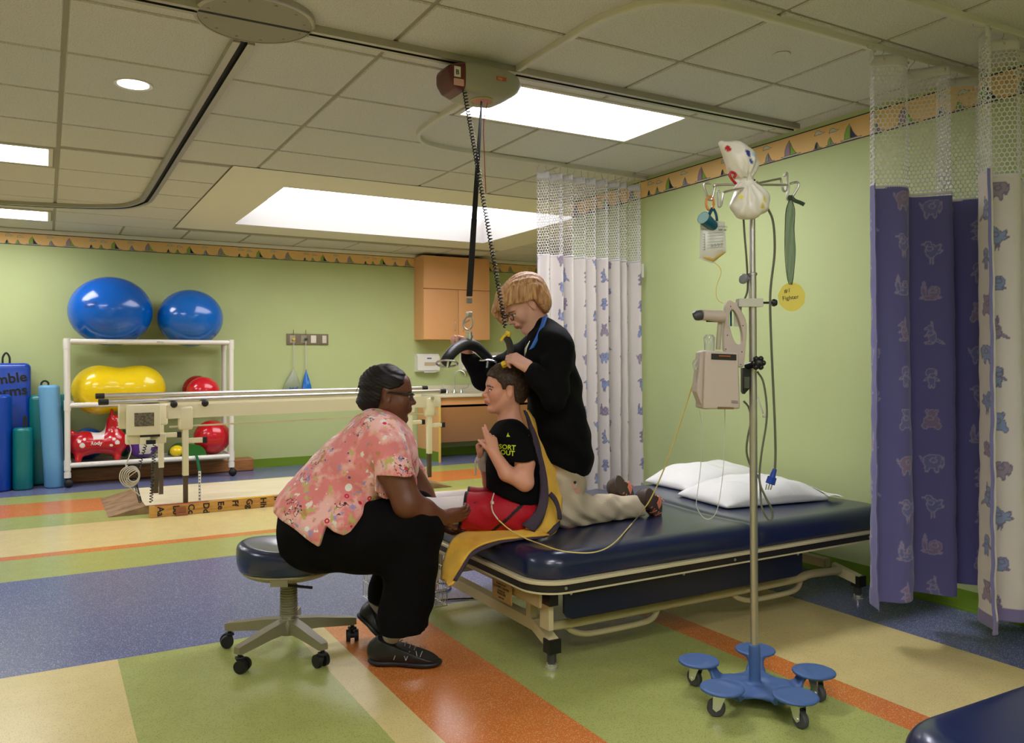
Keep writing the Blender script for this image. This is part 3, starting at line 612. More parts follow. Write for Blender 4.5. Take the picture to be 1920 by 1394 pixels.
tb, m, q = hang('oxygen_bag', 'translucent bright blue plastic bag hung from the outlet panel', 572, 693, 750, [(0, .06, .045)], mat('dark green knob', (20, 70, 40), .4))
m.build('pouch', mat('blue plastic film', (20, 110, 200), .25, mottle=(18, (110, 160, 220), .55, .7)), tb)
# ================================================================ ball rack
M_PVC = mat('white pvc pipe', (226, 222, 212), .3)
RX0, RX1, RYF, RYB = .18, 1.715, 9.03, 9.44
t = thing('ball_rack', 'white plastic pipe ball rack on black castors against the back wall', 'rack', (RX0, RYF, 0))
r = .026; ztop, zmid, zlow = 1.425, .80, .215
def fit(m, p, ax, L=.055): a = np.array(p, float); d = np.array(ax, float)*L/2; m.cyl(a-d, a+d, r*1.2, seg=18)
for x in (RX0, RX1):
    for y in (RYF, RYB):
        m = MB(); m.cyl((x, y, .1), (x, y, ztop), r, seg=18)
        for z in (ztop-.02, zmid, zlow): fit(m, (x, y, z), (0, 0, 1), .1)
        fit(m, (x, y, .12), (0, 0, 1), .05); m.build('post', M_PVC, t)
        c = thing2 = MB(); yy = y-.015
        c.cyl((x, y, .1), (x, y, .07), .012, seg=10); c.ell((x+.01, yy, .042), (.042, .034, .042)); c.build('castor', M_BLACKR, t)
for z in (ztop, zmid, zlow):
    for y in (RYF, RYB): MB().cyl((RX0, y, z), (RX1, y, z), r*.95, seg=18).build('cross_bar', M_PVC, t)
    for x in (RX0, RX1): MB().cyl((x, RYF, z), (x, RYB, z), r*.95, seg=18).build('side_bar', M_PVC, t)
MB().box((RX0+.03, RYF+.02, zlow+.0), (RX1-.03, RYB-.02, zlow+.012)).build('bottom_shelf', mat('clear shelf', (200, 196, 190), .3), t, smooth=0)
MB().text('ERP inc', (.98, RYF-r*.95-.001, ztop-.008), (1, 0, 0), (0, 0, 1), .022, depth=.0003).build('rack_lettering', mat('grey print', (110, 110, 120), .5), t, smooth=0)
# ---- balls
def gball(name, rgb, rough=.18): return mat(name, rgb, rough, spec=.5, coat=.3, sss=0)
def pball(x, y, z, rx, ry, rz, mt, label, cat='ball', name='exercise_ball', ribs=0):
    m = MB(); n = 64; vs = []
    R = 44
    for i in range(R+1):
        th = PI*i/R
        for k in range(n):
            a = 2*PI*k/n; q = 1+(.004*math.sin(th*ribs) if ribs else 0)
            vs.append((x+math.cos(th)*rx*q, y+math.sin(th)*math.cos(a)*ry*q, z+math.sin(th)*math.sin(a)*rz*q))
    m.add(vs, [(i*n+k, i*n+(k+1) % n, i*n+n+(k+1) % n, i*n+n+k) for i in range(R) for k in range(n)])
    o = m.build(name, mt, smooth=80); return o
ym = (RYF+RYB)/2
def ballpx(cx, cy, y): return ony(cx, cy, y)
BB = gball('blue ball vinyl', (0, 92, 190)); RB = gball('red ball vinyl', (196, 22, 38)); YB_ = gball('yellow ball vinyl', (236, 204, 20))
c = ballpx(208, 588, ym); rr = .393
o = pball(c[0], ym, c[2]+.02, rr, rr*.85, .352, BB, ''); tag(o, 'largest glossy blue exercise ball on top of the rack, at left', 'ball')
m = MB()
for k, (a, b) in enumerate(((-.25, 0), (-.25, -.028))):
    s_ = ['Thera', 'Band'][k]; tm = MB().text(s_, (0, 0, 0), (1, 0, 0), (0, 0, 1), .045, depth=0)
    for v in tm.v:
        dx, dz = a+v[0], .055+b*1.3+v[2]; q = 1-(dx/rr)**2-(dz/.352)**2; m.v.append((c[0]+dx, ym-rr*.98*math.sqrt(max(q, .01))*.867-.002, c[2]+.02+dz))
    off = len(m.v)-len(tm.v); m.f += [tuple(i+off for i in f) for f in tm.f]; m.m += [0]*len(tm.f)
pr = m.build('ball_print', mat('navy ball print', (10, 40, 110), .5), smooth=0, recalc=False); pr.parent = o
c = ballpx(357, 597, ym); o = pball(c[0], ym, c[2], .33, .325, .303, gball('blue ball vinyl 2', (4, 96, 186)), ''); tag(o, 'smaller glossy blue exercise ball on top of the rack, at right', 'ball')
# peanut
c = ballpx(224, 731, ym); m = MB(); n = 56; vs = []; R = 60; Lh = .44
for i in range(R+1):
    f = -1+2*i/R; xx = Lh*math.sin(f*PI/2)
    u = abs(xx)/Lh; prof = math.sqrt(max(0, 1-max(0, (u-.42)/.58)**2)) if u > .42 else 1-.09*(1-(u/.42)**2)
    if u <= .42: prof = .905+.095*math.sin(u/.42*PI/2)**1.6
    rd = .25*prof
    for k in range(n): a = 2*PI*k/n; vs.append((c[0]+xx, ym+rd*.95*math.cos(a), c[2]+rd*math.sin(a)*1.0))
m.add(vs, [(i*n+k, i*n+(k+1) % n, i*n+n+(k+1) % n, i*n+n+k) for i in range(R) for k in range(n)]); tag(m.build('peanut_ball', YB_, smooth=80), 'yellow peanut-shaped exercise ball resting across the middle bars', 'ball')
c = ballpx(381, 735, ym-.16); tag(pball(c[0], ym-.16, c[2], .165, .165, .157, RB, ''), 'front red ball of the two on the middle rack level', 'ball')
c = ballpx(370, 733, ym+.165); tag(pball(c[0], ym+.165, c[2]+.01, .155, .15, .155, gball('dark red vinyl', (170, 20, 34)), ''), 'darker red ball mostly hidden behind another on the middle rack level', 'ball')
c = ballpx(398, 829, ym-.03); tag(pball(c[0], ym-.03, .228+.182, .19, .185, .182, RB, '', ribs=60), 'ribbed red ball on the bottom shelf at right', 'ball')
c = ballpx(165, 848, ym+.175); tag(pball(c[0], ym+.175, .228+.16, .16, .155, .16, BB, ''), 'blue ball behind the red toy horse on the bottom shelf', 'ball')
# purple and white ball
c = ballpx(268, 842, ym-.02); m = MB(); n = 64; vs = []; R = 40; rr = .175
for i in range(R+1):
    th = PI*i/R
    for k in range(n): a = 2*PI*k/n; vs.append((c[0]+math.sin(th)*math.cos(a)*rr, ym-.02+math.sin(th)*math.sin(a)*rr, .228+rr+math.cos(th)*rr))
m.add(vs, [(i*n+k, i*n+(k+1) % n, i*n+n+(k+1) % n, i*n+n+k) for i in range(R) for k in range(n)])
for j in range(len(m.f)):
    cx = sum(m.v[q][0] for q in m.f[j])/4-c[0]; cz = sum(m.v[q][2] for q in m.f[j])/4-(.228+rr)
    if abs(cx-.01) < .055 and cz > -.12: m.m[j] = 1
    if cx > .05 and abs(cz+.02) < .03: m.m[j] = 1
tag(m.build('play_ball', [gball('purple vinyl', (92, 40, 150)), gball('white vinyl', (226, 222, 214))], smooth=80), 'purple and white striped ball on the bottom shelf', 'ball')
c = ballpx(236, 838, ym); tag(MB().ell((c[0], ym+.2, .228+.14), (.07, .06, .14)).build('foam_block', gball('teal green vinyl', (20, 120, 96), .35)), 'teal vinyl roll between the toy horse and the purple ball', 'roll')
# green half bolster with strap
c = ballpx(352, 860, ym-.05); m = MB(); pr = [(math.cos(a)*.115, math.sin(a)*.125) for a in np.linspace(0, PI, 18)]
m.prism([(u, 0, v) for u, v in pr], (c[0]+.05, ym-.2, .229), (c[0]-.06, ym+.12, .229))
t2 = thing('half_bolster', 'green half-round bolster with dangling strap on the bottom shelf', 'bolster', (c[0], ym-.05, .229)); m.build('cushion', gball('green vinyl pad', (24, 104, 30), .35), t2, smooth=30)
MB().tube([(c[0]+.06, RYF-.005, .24), (c[0]+.062, RYF-.04, .23), (c[0]+.075, RYF-.042, .15), (c[0]+.095, RYF-.04, .03)], .014, 6, flat=(1, .15), up=(1, 0, 0)).build('strap', mat('green webbing', (10, 110, 60), .7), t2)
c = ballpx(326, 870, ym-.1); tag(MB().ell((c[0]+.03, ym-.1, .228+.06), (.07, .09, .06)).build('foam_ball', YB_), 'small yellow pad peeking from behind the bar post on the bottom shelf', 'pad')
# ---- toy horse (bouncy horse), one skin shaped from smooth blobs: see blob code later
# ================================================================ smooth-blob modelling: distance fields turned into one continuous skin
class Blob:
    def __init__(s, lo, hi, res):
        s.lo = np.array(lo, float); s.res = res; s.n = np.ceil((np.array(hi, float)-s.lo)/res).astype(int)+1
        s.f = np.full(s.n, .15, np.float32)
    def _win(s, lo, hi, pad):
        a = np.maximum(0, np.floor((np.array(lo)-pad-s.lo)/s.res).astype(int)); b = np.minimum(s.n, np.ceil((np.array(hi)+pad-s.lo)/s.res).astype(int)+1)
        if (b <= a).any(): return None, None
        sl = tuple(slice(i, j) for i, j in zip(a, b))
        g = [((np.arange(i, j))*s.res+o).astype(np.float32) for i, j, o in zip(a, b, s.lo)]
        return sl, np.meshgrid(*g, indexing='ij', sparse=True)
    def _mix(s, sl, d, k, op):
        a = s.f[sl]
        if op == 'sub': d = -d; h = np.maximum(k-np.abs(a-d), 0)/max(k, 1e-6); s.f[sl] = np.maximum(a, d)+h*h*k*.25
        else: h = np.maximum(k-np.abs(a-d), 0)/max(k, 1e-6); s.f[sl] = np.minimum(a, d)-h*h*k*.25
    def cone(s, a, b, ra, rb=None, k=.02, op='add', sq=None):
        """round cone from a to b"""
        rb = ra if rb is None else rb; a = np.array(a, float); b = np.array(b, float); R = max(ra, rb)
        sl, G = s._win(np.minimum(a, b)-R, np.maximum(a, b)+R, k+.03)
        if sl is None: return s
        ba = b-a; l2 = ba@ba+1e-9; pa = [G[i]-a[i] for i in range(3)]
        t = np.clip((pa[0]*ba[0]+pa[1]*ba[1]+pa[2]*ba[2])/l2, 0, 1)
        d = np.sqrt((pa[0]-ba[0]*t)**2+(pa[1]-ba[1]*t)**2+(pa[2]-ba[2]*t)**2)-(ra+(rb-ra)*t)
        s._mix(sl, d, k, op); return s
    def chain(s, pts, rs, k=.02):
        for i in range(len(pts)-1): s.cone(pts[i], pts[i+1], rs[i], rs[i+1], k)
        return s
    def ell(s, c, r, ax=None, k=.02, op='add'):
        """ellipsoid; ax = 3 rows of axes"""
        c = np.array(c, float); r = np.array(r, float)*np.ones(3); R = r.max(); A = np.eye(3) if ax is None else np.array(ax, float)
        sl, G = s._win(c-R, c+R, k+.03)
        if sl is None: return s
        p = [G[i]-c[i] for i in range(3)]; q = [p[0]*A[j][0]+p[1]*A[j][1]+p[2]*A[j][2] for j in range(3)]
        k0 = np.sqrt(sum((q[j]/r[j])**2 for j in range(3))); k1 = np.sqrt(sum((q[j]/r[j]**2)**2 for j in range(3)))+1e-6
        s._mix(sl, k0*(k0-1)/k1, k, op); return s
    def box(s, c, h, ax=None, rad=.01, k=.01, op='add'):
        c = np.array(c, float); h = np.array(h, float); A = np.eye(3) if ax is None else np.array(ax, float); R = np.linalg.norm(h)
        sl, G = s._win(c-R, c+R, k+.02)
        if sl is None: return s
        p = [G[i]-c[i] for i in range(3)]; q = [np.abs(p[0]*A[j][0]+p[1]*A[j][1]+p[2]*A[j][2])-(h[j]-rad) for j in range(3)]
        d = np.sqrt(sum(np.maximum(x, 0)**2 for x in q))+np.minimum(np.maximum(np.maximum(q[0], q[1]), q[2]), 0)-rad
        s._mix(sl, d, k, op); return s
    def disc(s, c, R, h, rad=.004, k=.01):
        c = np.array(c, float); sl, G = s._win(c-R, c+R, k+.02)
        a = np.sqrt((G[0]-c[0])**2+(G[1]-c[1])**2)-R+rad; b = np.abs(G[2]-c[2])-h+rad
        s._mix(sl, np.sqrt(np.maximum(a, 0)**2+np.maximum(b, 0)**2)+np.minimum(np.maximum(a, b), 0)-rad, k, 'add'); return s
    def cut(s, p, n, k=.004):
        """keep the side n points away from (remove where (x-p).n>0)"""
        p = np.array(p, float); n = np.array(n, float); n /= np.linalg.norm(n)
        sl, G = s._win(s.lo, s.lo+s.n*s.res, 0); d = (G[0]-p[0])*n[0]+(G[1]-p[1])*n[1]+(G[2]-p[2])*n[2]
        h = np.maximum(k-np.abs(s.f-d), 0)/k; s.f = np.maximum(s.f, d)+h*h*k*.25; return s
    def cutbox(s, p, n, c, R):
        """cut only within radius R of c"""
        p = np.array(p, float); n = np.array(n, float); n /= np.linalg.norm(n); sl, G = s._win(np.array(c)-R, np.array(c)+R, 0)
        if sl is None: return s
        d = (G[0]-p[0])*n[0]+(G[1]-p[1])*n[1]+(G[2]-p[2])*n[2]; e = np.sqrt(sum((G[i]-c[i])**2 for i in range(3)))-R
        s.f[sl] = np.maximum(s.f[sl], np.minimum(d, -e)); return s
    def warp(s, fn, lo=None, hi=None):
        """add fn(x,y,z) to the field"""
        sl, G = s._win(s.lo if lo is None else lo, s.lo+s.n*s.res if hi is None else hi, 0); s.f[sl] = s.f[sl]+fn(*G).astype(np.float32); return s
    def mesh(s, smooth=1):
        f = s.f.copy(); f[0] = f[-1] = .1; f[:, 0] = f[:, -1] = .1; f[:, :, 0] = f[:, :, -1] = .1; ins = f < 0
        nx, ny, nz = f.shape
        c = np.zeros((nx-1, ny-1, nz-1), np.uint8)
        for dx in (0, 1):
            for dy in (0, 1):
                for dz in (0, 1): c += ins[dx:nx-1+dx, dy:ny-1+dy, dz:nz-1+dz]
        idx = np.argwhere((c > 0) & (c < 8)); I, J, K_ = idx.T
        cor = {(dx, dy, dz): f[I+dx, J+dy, K_+dz] for dx in (0, 1) for dy in (0, 1) for dz in (0, 1)}
        acc = np.zeros((len(idx), 3)); cnt = np.zeros(len(idx))
        for a in cor:
            for ax in range(3):
                if a[ax]: continue
                b = list(a); b[ax] = 1; b = tuple(b); fa, fb = cor[a], cor[b]; m = (fa < 0) != (fb < 0)
                t = np.where(m, fa/np.where(m, fa-fb, 1), 0); p = np.array(a, float)[None]+np.zeros((len(idx), 3)); p[:, ax] += t
                acc[m] += p[m]; cnt[m] += 1
        v = s.lo+(idx+acc/cnt[:, None])*s.res
        vid = np.full(c.shape, -1, np.int32); vid[I, J, K_] = np.arange(len(idx)); quads = []
        for ax in range(3):
            sh = [slice(None)]*3; sh2 = [slice(None)]*3; sh[ax] = slice(0, -1); sh2[ax] = slice(1, None)
            A = ins[tuple(sh)]; B = ins[tuple(sh2)]; e = np.argwhere(A != B); o1, o2 = [(1, 2), (2, 0), (0, 1)][ax]
            e = e[(e[:, o1] > 0) & (e[:, o2] > 0)]; e = e[(e[:, o1] < np.array(f.shape)[o1]-1) & (e[:, o2] < np.array(f.shape)[o2]-1)]
            def g(d1, d2): q = e.copy(); q[:, o1] -= d1; q[:, o2] -= d2; return vid[q[:, 0], q[:, 1], q[:, 2]]
            q = np.stack([g(0, 0), g(1, 0), g(1, 1), g(0, 1)], 1); fl_ = ins[e[:, 0], e[:, 1], e[:, 2]]
            q[~fl_] = q[~fl_][:, ::-1]; quads.append(q)
        Q = np.concatenate(quads); Q = Q[(Q >= 0).all(1)]
        for _ in range(smooth):      # light Laplacian
            su = np.zeros_like(v); n = np.zeros(len(v))
            for a, b in ((0, 1), (1, 2), (2, 3), (3, 0)):
                np.add.at(su, Q[:, a], v[Q[:, b]]); np.add.at(su, Q[:, b], v[Q[:, a]]); np.add.at(n, Q[:, a], 1); np.add.at(n, Q[:, b], 1)
            v = v*.5+.5*su/np.maximum(n, 1)[:, None]
        return v, Q
def mesh_obj(name, v, Q, mat_, parent=None, col=None, org=None, label=None):
    me = bpy.data.meshes.new(name); off = np.array(tuple(parent.get('_w', (0, 0, 0))) if parent is not None else (org if org is not None else (0, 0, 0)))
    me.vertices.add(len(v)); me.vertices.foreach_set('co', (v-off).astype(np.float32).ravel()); me.loops.add(Q.size); me.loops.foreach_set('vertex_index', Q.ravel().astype(np.int32))
    me.polygons.add(len(Q)); me.polygons.foreach_set('loop_start', np.arange(0, Q.size, 4, dtype=np.int32)); me.update(calc_edges=True); me.validate()
    me.polygons.foreach_set('use_smooth', [True]*len(me.polygons)); me.materials.append(mat_)
    if col is not None: a = me.color_attributes.new('Col', 'FLOAT_COLOR', 'POINT'); a.data.foreach_set('color', col.astype(np.float32).ravel())
    o = bpy.data.objects.new(name, me); COL.objects.link(o)
    if parent is not None: o.parent = parent
    else: o.location = off
    if label: o['label'] = label
    o['_w'] = tuple(map(float, off))
    return o
# ---- the bouncy toy horse on the rack
c = ony(205, 848, ym-.1); hx, hy, hz = c[0]-.10, ym-.1, .229
b = Blob((hx-.3, hy-.14, hz-.01), (hx+.36, hy+.14, hz+.56), .006)
b.cone((hx-.13, hy, hz+.185), (hx+.13, hy, hz+.18), .105, .105, .06).ell((hx-.14, hy, hz+.18), (.125, .115, .12), k=.05).ell((hx+.15, hy, hz+.185), (.12, .112, .125), k=.05)
b.cone((hx+.12, hy, hz+.25), (hx+.14, hy, hz+.40), .075, .062, .05).cone((hx+.15, hy, hz+.40), (hx+.235, hy, hz+.375), .055, .036, .03).ell((hx+.255, hy, hz+.372), (.03, .034, .034), k=.02)
for s_ in (-1, 1):
    b.cone((hx+.125, hy+s_*.03, hz+.44), (hx+.12, hy+s_*.04, hz+.515), .022, .011, .015)
    for x in (-.175, .165): b.cone((hx+x, hy+s_*.055, hz+.07), (hx+x*1.03, hy+s_*.075, hz+.033), .04, .032, .03)
b.ell((hx-.245, hy, hz+.285), (.042, .034, .042), k=.03).cone((hx-.25, hy, hz+.28), (hx-.2, hy, hz+.24), .02, .025, .02)
v, Q = b.mesh(2); cc = np.tile(np.array(lin((190, 14, 30))), (len(v), 1)); W_ = np.array(lin((232, 222, 220)))
for (dx, dz, r_) in ((-.145, .175, .024), (-.17, .215, .015), (-.125, .235, .013), (.11, .165, .014), (.165, .19, .022), (.135, .225, .015), (.1, .245, .01), (.16, .27, .01), (.12, .30, .008), (.17, .34, .007)):
    cc[(np.hypot(v[:, 0]-hx-dx, v[:, 2]-hz-dz) < r_) & (v[:, 1] < hy)] = W_
cc[(np.abs(v[:, 0]-hx-.0) < .075-.3*np.abs(v[:, 1]-hy)) & (v[:, 2] > hz+.225)] = W_
ey = np.hypot(v[:, 0]-hx-.185, v[:, 2]-hz-.405); cc[ey < .018] = W_; cc[ey < .010] = np.array(lin((15, 15, 20)))
t = thing('toy_horse', 'red bouncy toy horse with white spots and saddle on the bottom shelf', 'toy horse', (hx, hy, hz))
mesh_obj('body', v, Q, mat('toy vinyl', (190, 14, 30), .22, attr='Col', coat=.3), t, cc)
tm = MB().text('Rody', (0, 0, 0), (1, 0, .0), (0, 0, 1), .05, depth=.0, bold=.001); m = MB()
for q in tm.v:
    z_ = hz+.175+q[2]; yy = hy-math.sqrt(max(0, 1-((z_-hz-.18)/.107)**2))*.107-.004; m.v.append((hx-.075+q[0], yy-.003, z_))
m.f = tm.f; m.m = tm.m; m.build('lettering', M_WHITEP, t, smooth=0, recalc=False)
# ================================================================ bolsters at the left
def bolster(name, label, cx, y, r, h, mt, square=False, handle=None, lean=0, cat='bolster', rtop=.03):
    t = thing(name, label, cat, (cx, y, 0)); L = Vector((lean, 0, 0))
    m = MB()
    if square: m.box((cx-r, y-.08, .002), (cx+r, y+.08, h), bev=.05)
    else:
        pr = [(r*.75, .0), (r-.012, .004), (r, .02), (r*.99, h*.3), (r*1.005, h*.6), (r, h-rtop)]+[(r-rtop*(1-math.cos(a)), h-rtop+rtop*math.sin(a)) for a in np.linspace(.3, PI/2, 5)]+[(0, h)]
        m.lathe(pr, (cx, y, 0), seg=36)
    m.v = [(a[0]+lean*a[2]/h, a[1], a[2]) for a in m.v]
    m.build('pad', mt, t)
    if handle:
        hx, w, hh, ang = handle; x = cx+hx+lean
        MB().tube(bez([(x-w, y-r*.0, h-.005), (x-w*.9, y, h+hh*.6), (x, y, h+hh), (x+w*.9, y, h+hh*.6), (x+w, y, h-.005)], 5), .009, 6, flat=(1, .35)).build('handle', mat('black strap', (20, 20, 22), .7), t)
    return t
VB = mat('blue bolster vinyl', (0, 62, 162), .3, coat=.2); VT = mat('teal bolster vinyl', (0, 112, 112), .32, coat=.2); VL = mat('pale blue bolster vinyl', (104, 162, 204), .42, bump=(120, .1))
g = lambda px, y: ony(px, 900, y)[0]
xw = g(12, 9.36); tW = bolster('bolster', 'wide blue foam wedge pad with black lettering, tallest at the left edge', -.37, 9.42, .24, 1.215, VB, square=True, handle=(.03, .03, .1, 0))
MB().text('Tumble', (-.57, 9.336, .99), (1, 0, .12), (-.12, 0, 1), .135, depth=.001, bold=.003).text('Forms', (-.50, 9.336, .87), (1, 0, .12), (-.12, 0, 1), .135, depth=.001, bold=.003).build('lettering', M_BLACK, tW, smooth=0)
bolster('bolster', 'blue cylindrical bolster standing in front of the lettered blue pad', -.40, 9.14, .115, .915, VB)
tt = bolster('bolster', 'short teal bolster with a black strap, smallest of the standing pads', -.195, 9.12, .085, .595, VT, handle=(.02, .012, .11, 0))
bolster('bolster', 'tall teal bolster partly hidden behind the pale blue one', .03, 9.38, .175, .90, VT, square=True)
tl = bolster('bolster', 'pale blue bolster leaning beside the ball rack', .075, 9.12, .092, 1.0, VL, lean=-.05, handle=(-.035, .03, .04, 0))
# wooden beam under the rack
M_WOOD = mat('varnished wood', (168, 112, 62), .4, mottle=(6, (130, 82, 42), .4, .7), aniso=(1, 12, 12))
tag(MB().box((.2, 9.36, .002), (2.02, 9.575, .135), bev=.012).build('balance_beam', M_WOOD), 'low brown wooden beam lying under and behind the ball rack', 'beam')
# ================================================================ parallel bars on a platform
M_PLY = mat('cream platform top', (226, 214, 180), .4, mottle=(2, (216, 202, 164), .4, .7), aniso=(1, 8, 1)); M_PLYW = mat('raw platform wood', (158, 128, 92), .55, mottle=(9, (120, 92, 64), .4, .65))
t = thing('parallel_bars', 'cream electric parallel bars with steel handrails on a low wooden platform', 'parallel bars', (1.9, 7.6, 0))
h0 = .065
m = MB(); x0, x1, y0, y1 = .42, 3.41, 7.12, 8.15
m.box((x0+.27, y0, .001), (x1-.25, y1, h0)); m.build('platform', [M_PLYW], t, smooth=0)
MB().box((x0+.27, y0+.005, h0), (x1-.25, y1-.005, h0+.004)).build('platform_top', M_PLY, t, smooth=0)
for a, b in ((x0, x0+.27), (x1, x1-.25)):
    MB().prism([(a, 0, .001), (b, 0, .001), (b, 0, h0)], (0, y0, 0), (0, y1, 0)).build('ramp', M_PLYW, t, smooth=0)
nr = [onz(200, 754, .915), onz(826, 734, .915)]; fr = [onz(193, 743, .935), onz(792, 728, .935)]
def lerp(a, b, f): return a+(b-a)*f
for (a, b) in (nr, fr):
    h_ = MB().cyl(a, b, .021, seg=20).build('handrail', M_STEEL, t)
    d = (b-a)/np.linalg.norm(b-a)
    for p, s_ in ((a, -1), (b, 1)): MB().cyl(p-d*s_*.01, p+d*s_*.055, .0235, seg=20).build('end_cap', M_BLACKR, h_)
    if a is nr[0]:
        for q in (.16, .24): pp = lerp(a, b, q)-UP*.035; MB().ell(pp+np.array([0, -.03, 0]), (.028, .02, .028)).cyl(pp, pp+UP*.03, .012, seg=10).build('clamp_knob', M_BLACKR, h_)
# beam under rails: cream box beam and thin rod, near rail side
def beam(a, b, dz0, dz1, w, nm, mt=M_WHITEMETAL):
    m = MB(); d = (b-a); n = np.array([-d[1], d[0], 0]); n /= np.linalg.norm(n); vs = []
    for p in (a, b):
        for s_, z in ((-1, dz0), (1, dz0), (1, dz1), (-1, dz1)): vs.append(p+n*s_*w+UP*z)
    m.add(vs, [(0, 1, 2, 3), (7, 6, 5, 4), (0, 4, 5, 1), (1, 5, 6, 2), (2, 6, 7, 3), (3, 7, 4, 0)]); return m.build(nm, mt, t, smooth=0)
A = lerp(nr[0], nr[1], .145); B = lerp(nr[0], nr[1], .995); beam(A, B, -.15, -.045, .028, 'main_beam'); beam(A+FWD*.03, B+FWD*.03, -.225, -.212, .006, 'tie_rod')
A2 = lerp(fr[0], fr[1], .1); B2 = lerp(fr[0], fr[1], .99); beam(A2, B2, -.14, -.05, .028, 'main_beam')
for (a, b), fs in ((nr, (.19, .955)), (fr, (.15, .95))):
    for f in fs:
        p = lerp(a, b, f); p = np.array([p[0], p[1], 0])
        MB().box(p+np.array([-.022, -.028, .30]), p+np.array([.022, .028, .70]), bev=.004).build('upright', M_WHITEMETAL, t)
        MB().box(p+np.array([-.017, -.02, h0+.003]), p+np.array([.017, .02, .32])).build('inner_post', mat('dark bronze post', (92, 78, 60), .4, .5), t, smooth=0)
        MB().box(p+np.array([-.055, -.036, .67]), p+np.array([.055, .03, .86]), bev=.02).build('bracket', M_WHITEMETAL, t)
    # side stubs with black caps
    for f in fs:
        p = lerp(a, b, f); z = .58
        st = MB().box((p[0], p[1]-.02, z-.02), (p[0]+.15, p[1]+.02, z+.02), bev=.003).build('stub_arm', M_WHITEMETAL, t); MB().box((p[0]+.13, p[1]-.024, z-.025), (p[0]+.165, p[1]+.024, z+.025), bev=.003).build('stub_cap', M_BLACKR, st)
# ruler strip
p = lerp(*nr, .225); m = MB()
m.box((p[0]-.012, p[1]-.05, h0+.004), (p[0]+.008, p[1]-.046, .33)); rl = m.build('scale_strip', M_WHITEP, t, smooth=0)
m = MB(); [m.box((p[0]-.010, p[1]-.0515, h0+.01+.026*k), (p[0]+.002, p[1]-.0502, h0+.018+.026*k)) for k in range(10)]; m.build('scale_marks', M_BLACK, rl, smooth=0)
# control box
YC = lerp(*nr, .08)[1]-.02
def pb(x0, y0, x1, y1, d0, d1, nm, mt, par, bev=.008):
    a = ony(x0, y0, YC+d0); b = ony(x1, y1, YC+d0); return MB().box((a[0], YC+d0, b[2]), (b[0], YC+d1, a[2]), bev=bev).build(nm, mt, par)
pb(223, 753, 300, 802, .05, .16, 'control_housing', M_WHITEMETAL, t)
cb = pb(238, 760, 301, 815, -.06, .05, 'control_box', M_WHITEMETAL, t)
pb(252, 775, 289, 799, -.063, -.058, 'data_plate', mat('engraved plate', (122, 112, 92), .4, .4, mottle=(60, (90, 82, 66), .45, .6)), cb, 0)
pb(236, 816, 312, 831, -.02, .08, 'gearbox', M_WHITEMETAL, t); pb(262, 820, 282, 834, -.05, .06, 'socket_block', M_WHITEMETAL, t); pb(274, 826, 292, 833, -.055, -.045, 'socket_plate', M_BLACK, t, 0); pb(263, 814, 300, 819, -.05, .0, 'latch', M_BLACK, t, .002)
pb(284, 868, 297, 925, .35, .38, 'far_sleeve', mat('dark bronze post', (92, 78, 60), .4, .5), t, 0)
M_CORD = mat('black cord', (16, 16, 16), .45)
YC2 = YC-.04
c0 = ony(273, 834, YC2); c1 = ony(252, 905, YC2+.05); c2 = ony(263, 927, YC2+.3); tag(MB().tube(coil(c0, lerp(c0, c1, .95), .011, .022, .0035)+coil(lerp(c0, c1, .97), [c2[0], c2[1], h0+.02], .011, .022, .0035), .0035, 5).build('coil_cord', M_CORD), 'left black coiled cord dangling from the parallel bar control box', 'cord')
c0 = ony(290, 834, YC2); c1 = ony(283, 943, YC2-.03); c1[2] = max(c1[2], .012)
tag(MB().tube(coil(c0, c1, .012, .022, .0035), .0035, 5).build('coil_cord', M_CORD), 'right black coiled cord dangling from the parallel bar control box to the alphabet plank', 'cord')
M_GCORD = mat('cream cable', (196, 188, 170), .5); m = MB()
q = ony(243, 893, YC2-.01); pts = [ony(240, 826, YC2), ony(246, 845, YC2), ony(236, 872, YC2)]
for k in range(5):
    for a in np.linspace(0, 2*PI, 9)[:-1]: pts.append(q+np.array([math.cos(a+1.8)*(.07-.008*k)+.006*k, -.01-.006*k, math.sin(a+1.8)*(.082-.01*k)]))
pts += [ony(236, 905, YC2), ony(262, 930, YC2+.1)]; m.tube(bez(pts, 4), .0045, 6); tag(m.build('power_cable', M_GCORD), 'cream cable coiled in loops under the parallel bar control box', 'cable')
# right end plate with knob
p = lerp(*nr, .985); e = MB().box((p[0]-.2, p[1]-.031, .76), (p[0]+.02, p[1]+.03, .865), bev=.004).build('end_plate', M_WHITEMETAL, t); MB().cyl((p[0]-.07, p[1]-.03, .85), (p[0]-.07, p[1]-.06, .85), .018, seg=14).build('knob', M_STEEL, e)
# alphabet plank standing on edge in front of the platform
pa = np.array([.70, 6.92, 0]); pe = np.array([2.3, 6.96, 0]); d = (pe-pa)/np.linalg.norm(pe-pa); nn = np.array([-d[1], d[0], 0]); Hh = .088
t = thing('alphabet_plank', 'yellow wooden plank lettered with the alphabet sideways, standing against the platform', 'plank', pa)
m = MB(); vs = []
for p in (pa, pe):
    for s_, z in ((-.0, .002), (.045, .002), (.045, Hh), (0, Hh)): vs.append(p+nn*s_+UP*z)
m.add(vs, [(0, 1, 2, 3), (7, 6, 5, 4), (0, 4, 5, 1), (1, 5, 6, 2), (2, 6, 7, 3), (3, 7, 4, 0)]); m.build('plank', mat('yellow stained wood', (206, 156, 78), .45, mottle=(5, (176, 120, 52), .45, .7), aniso=(1, 10, 10)), t, smooth=0)
MB().text('A', (0, 0, 0), (1, 0, 0), (0, 1, 0), .001)
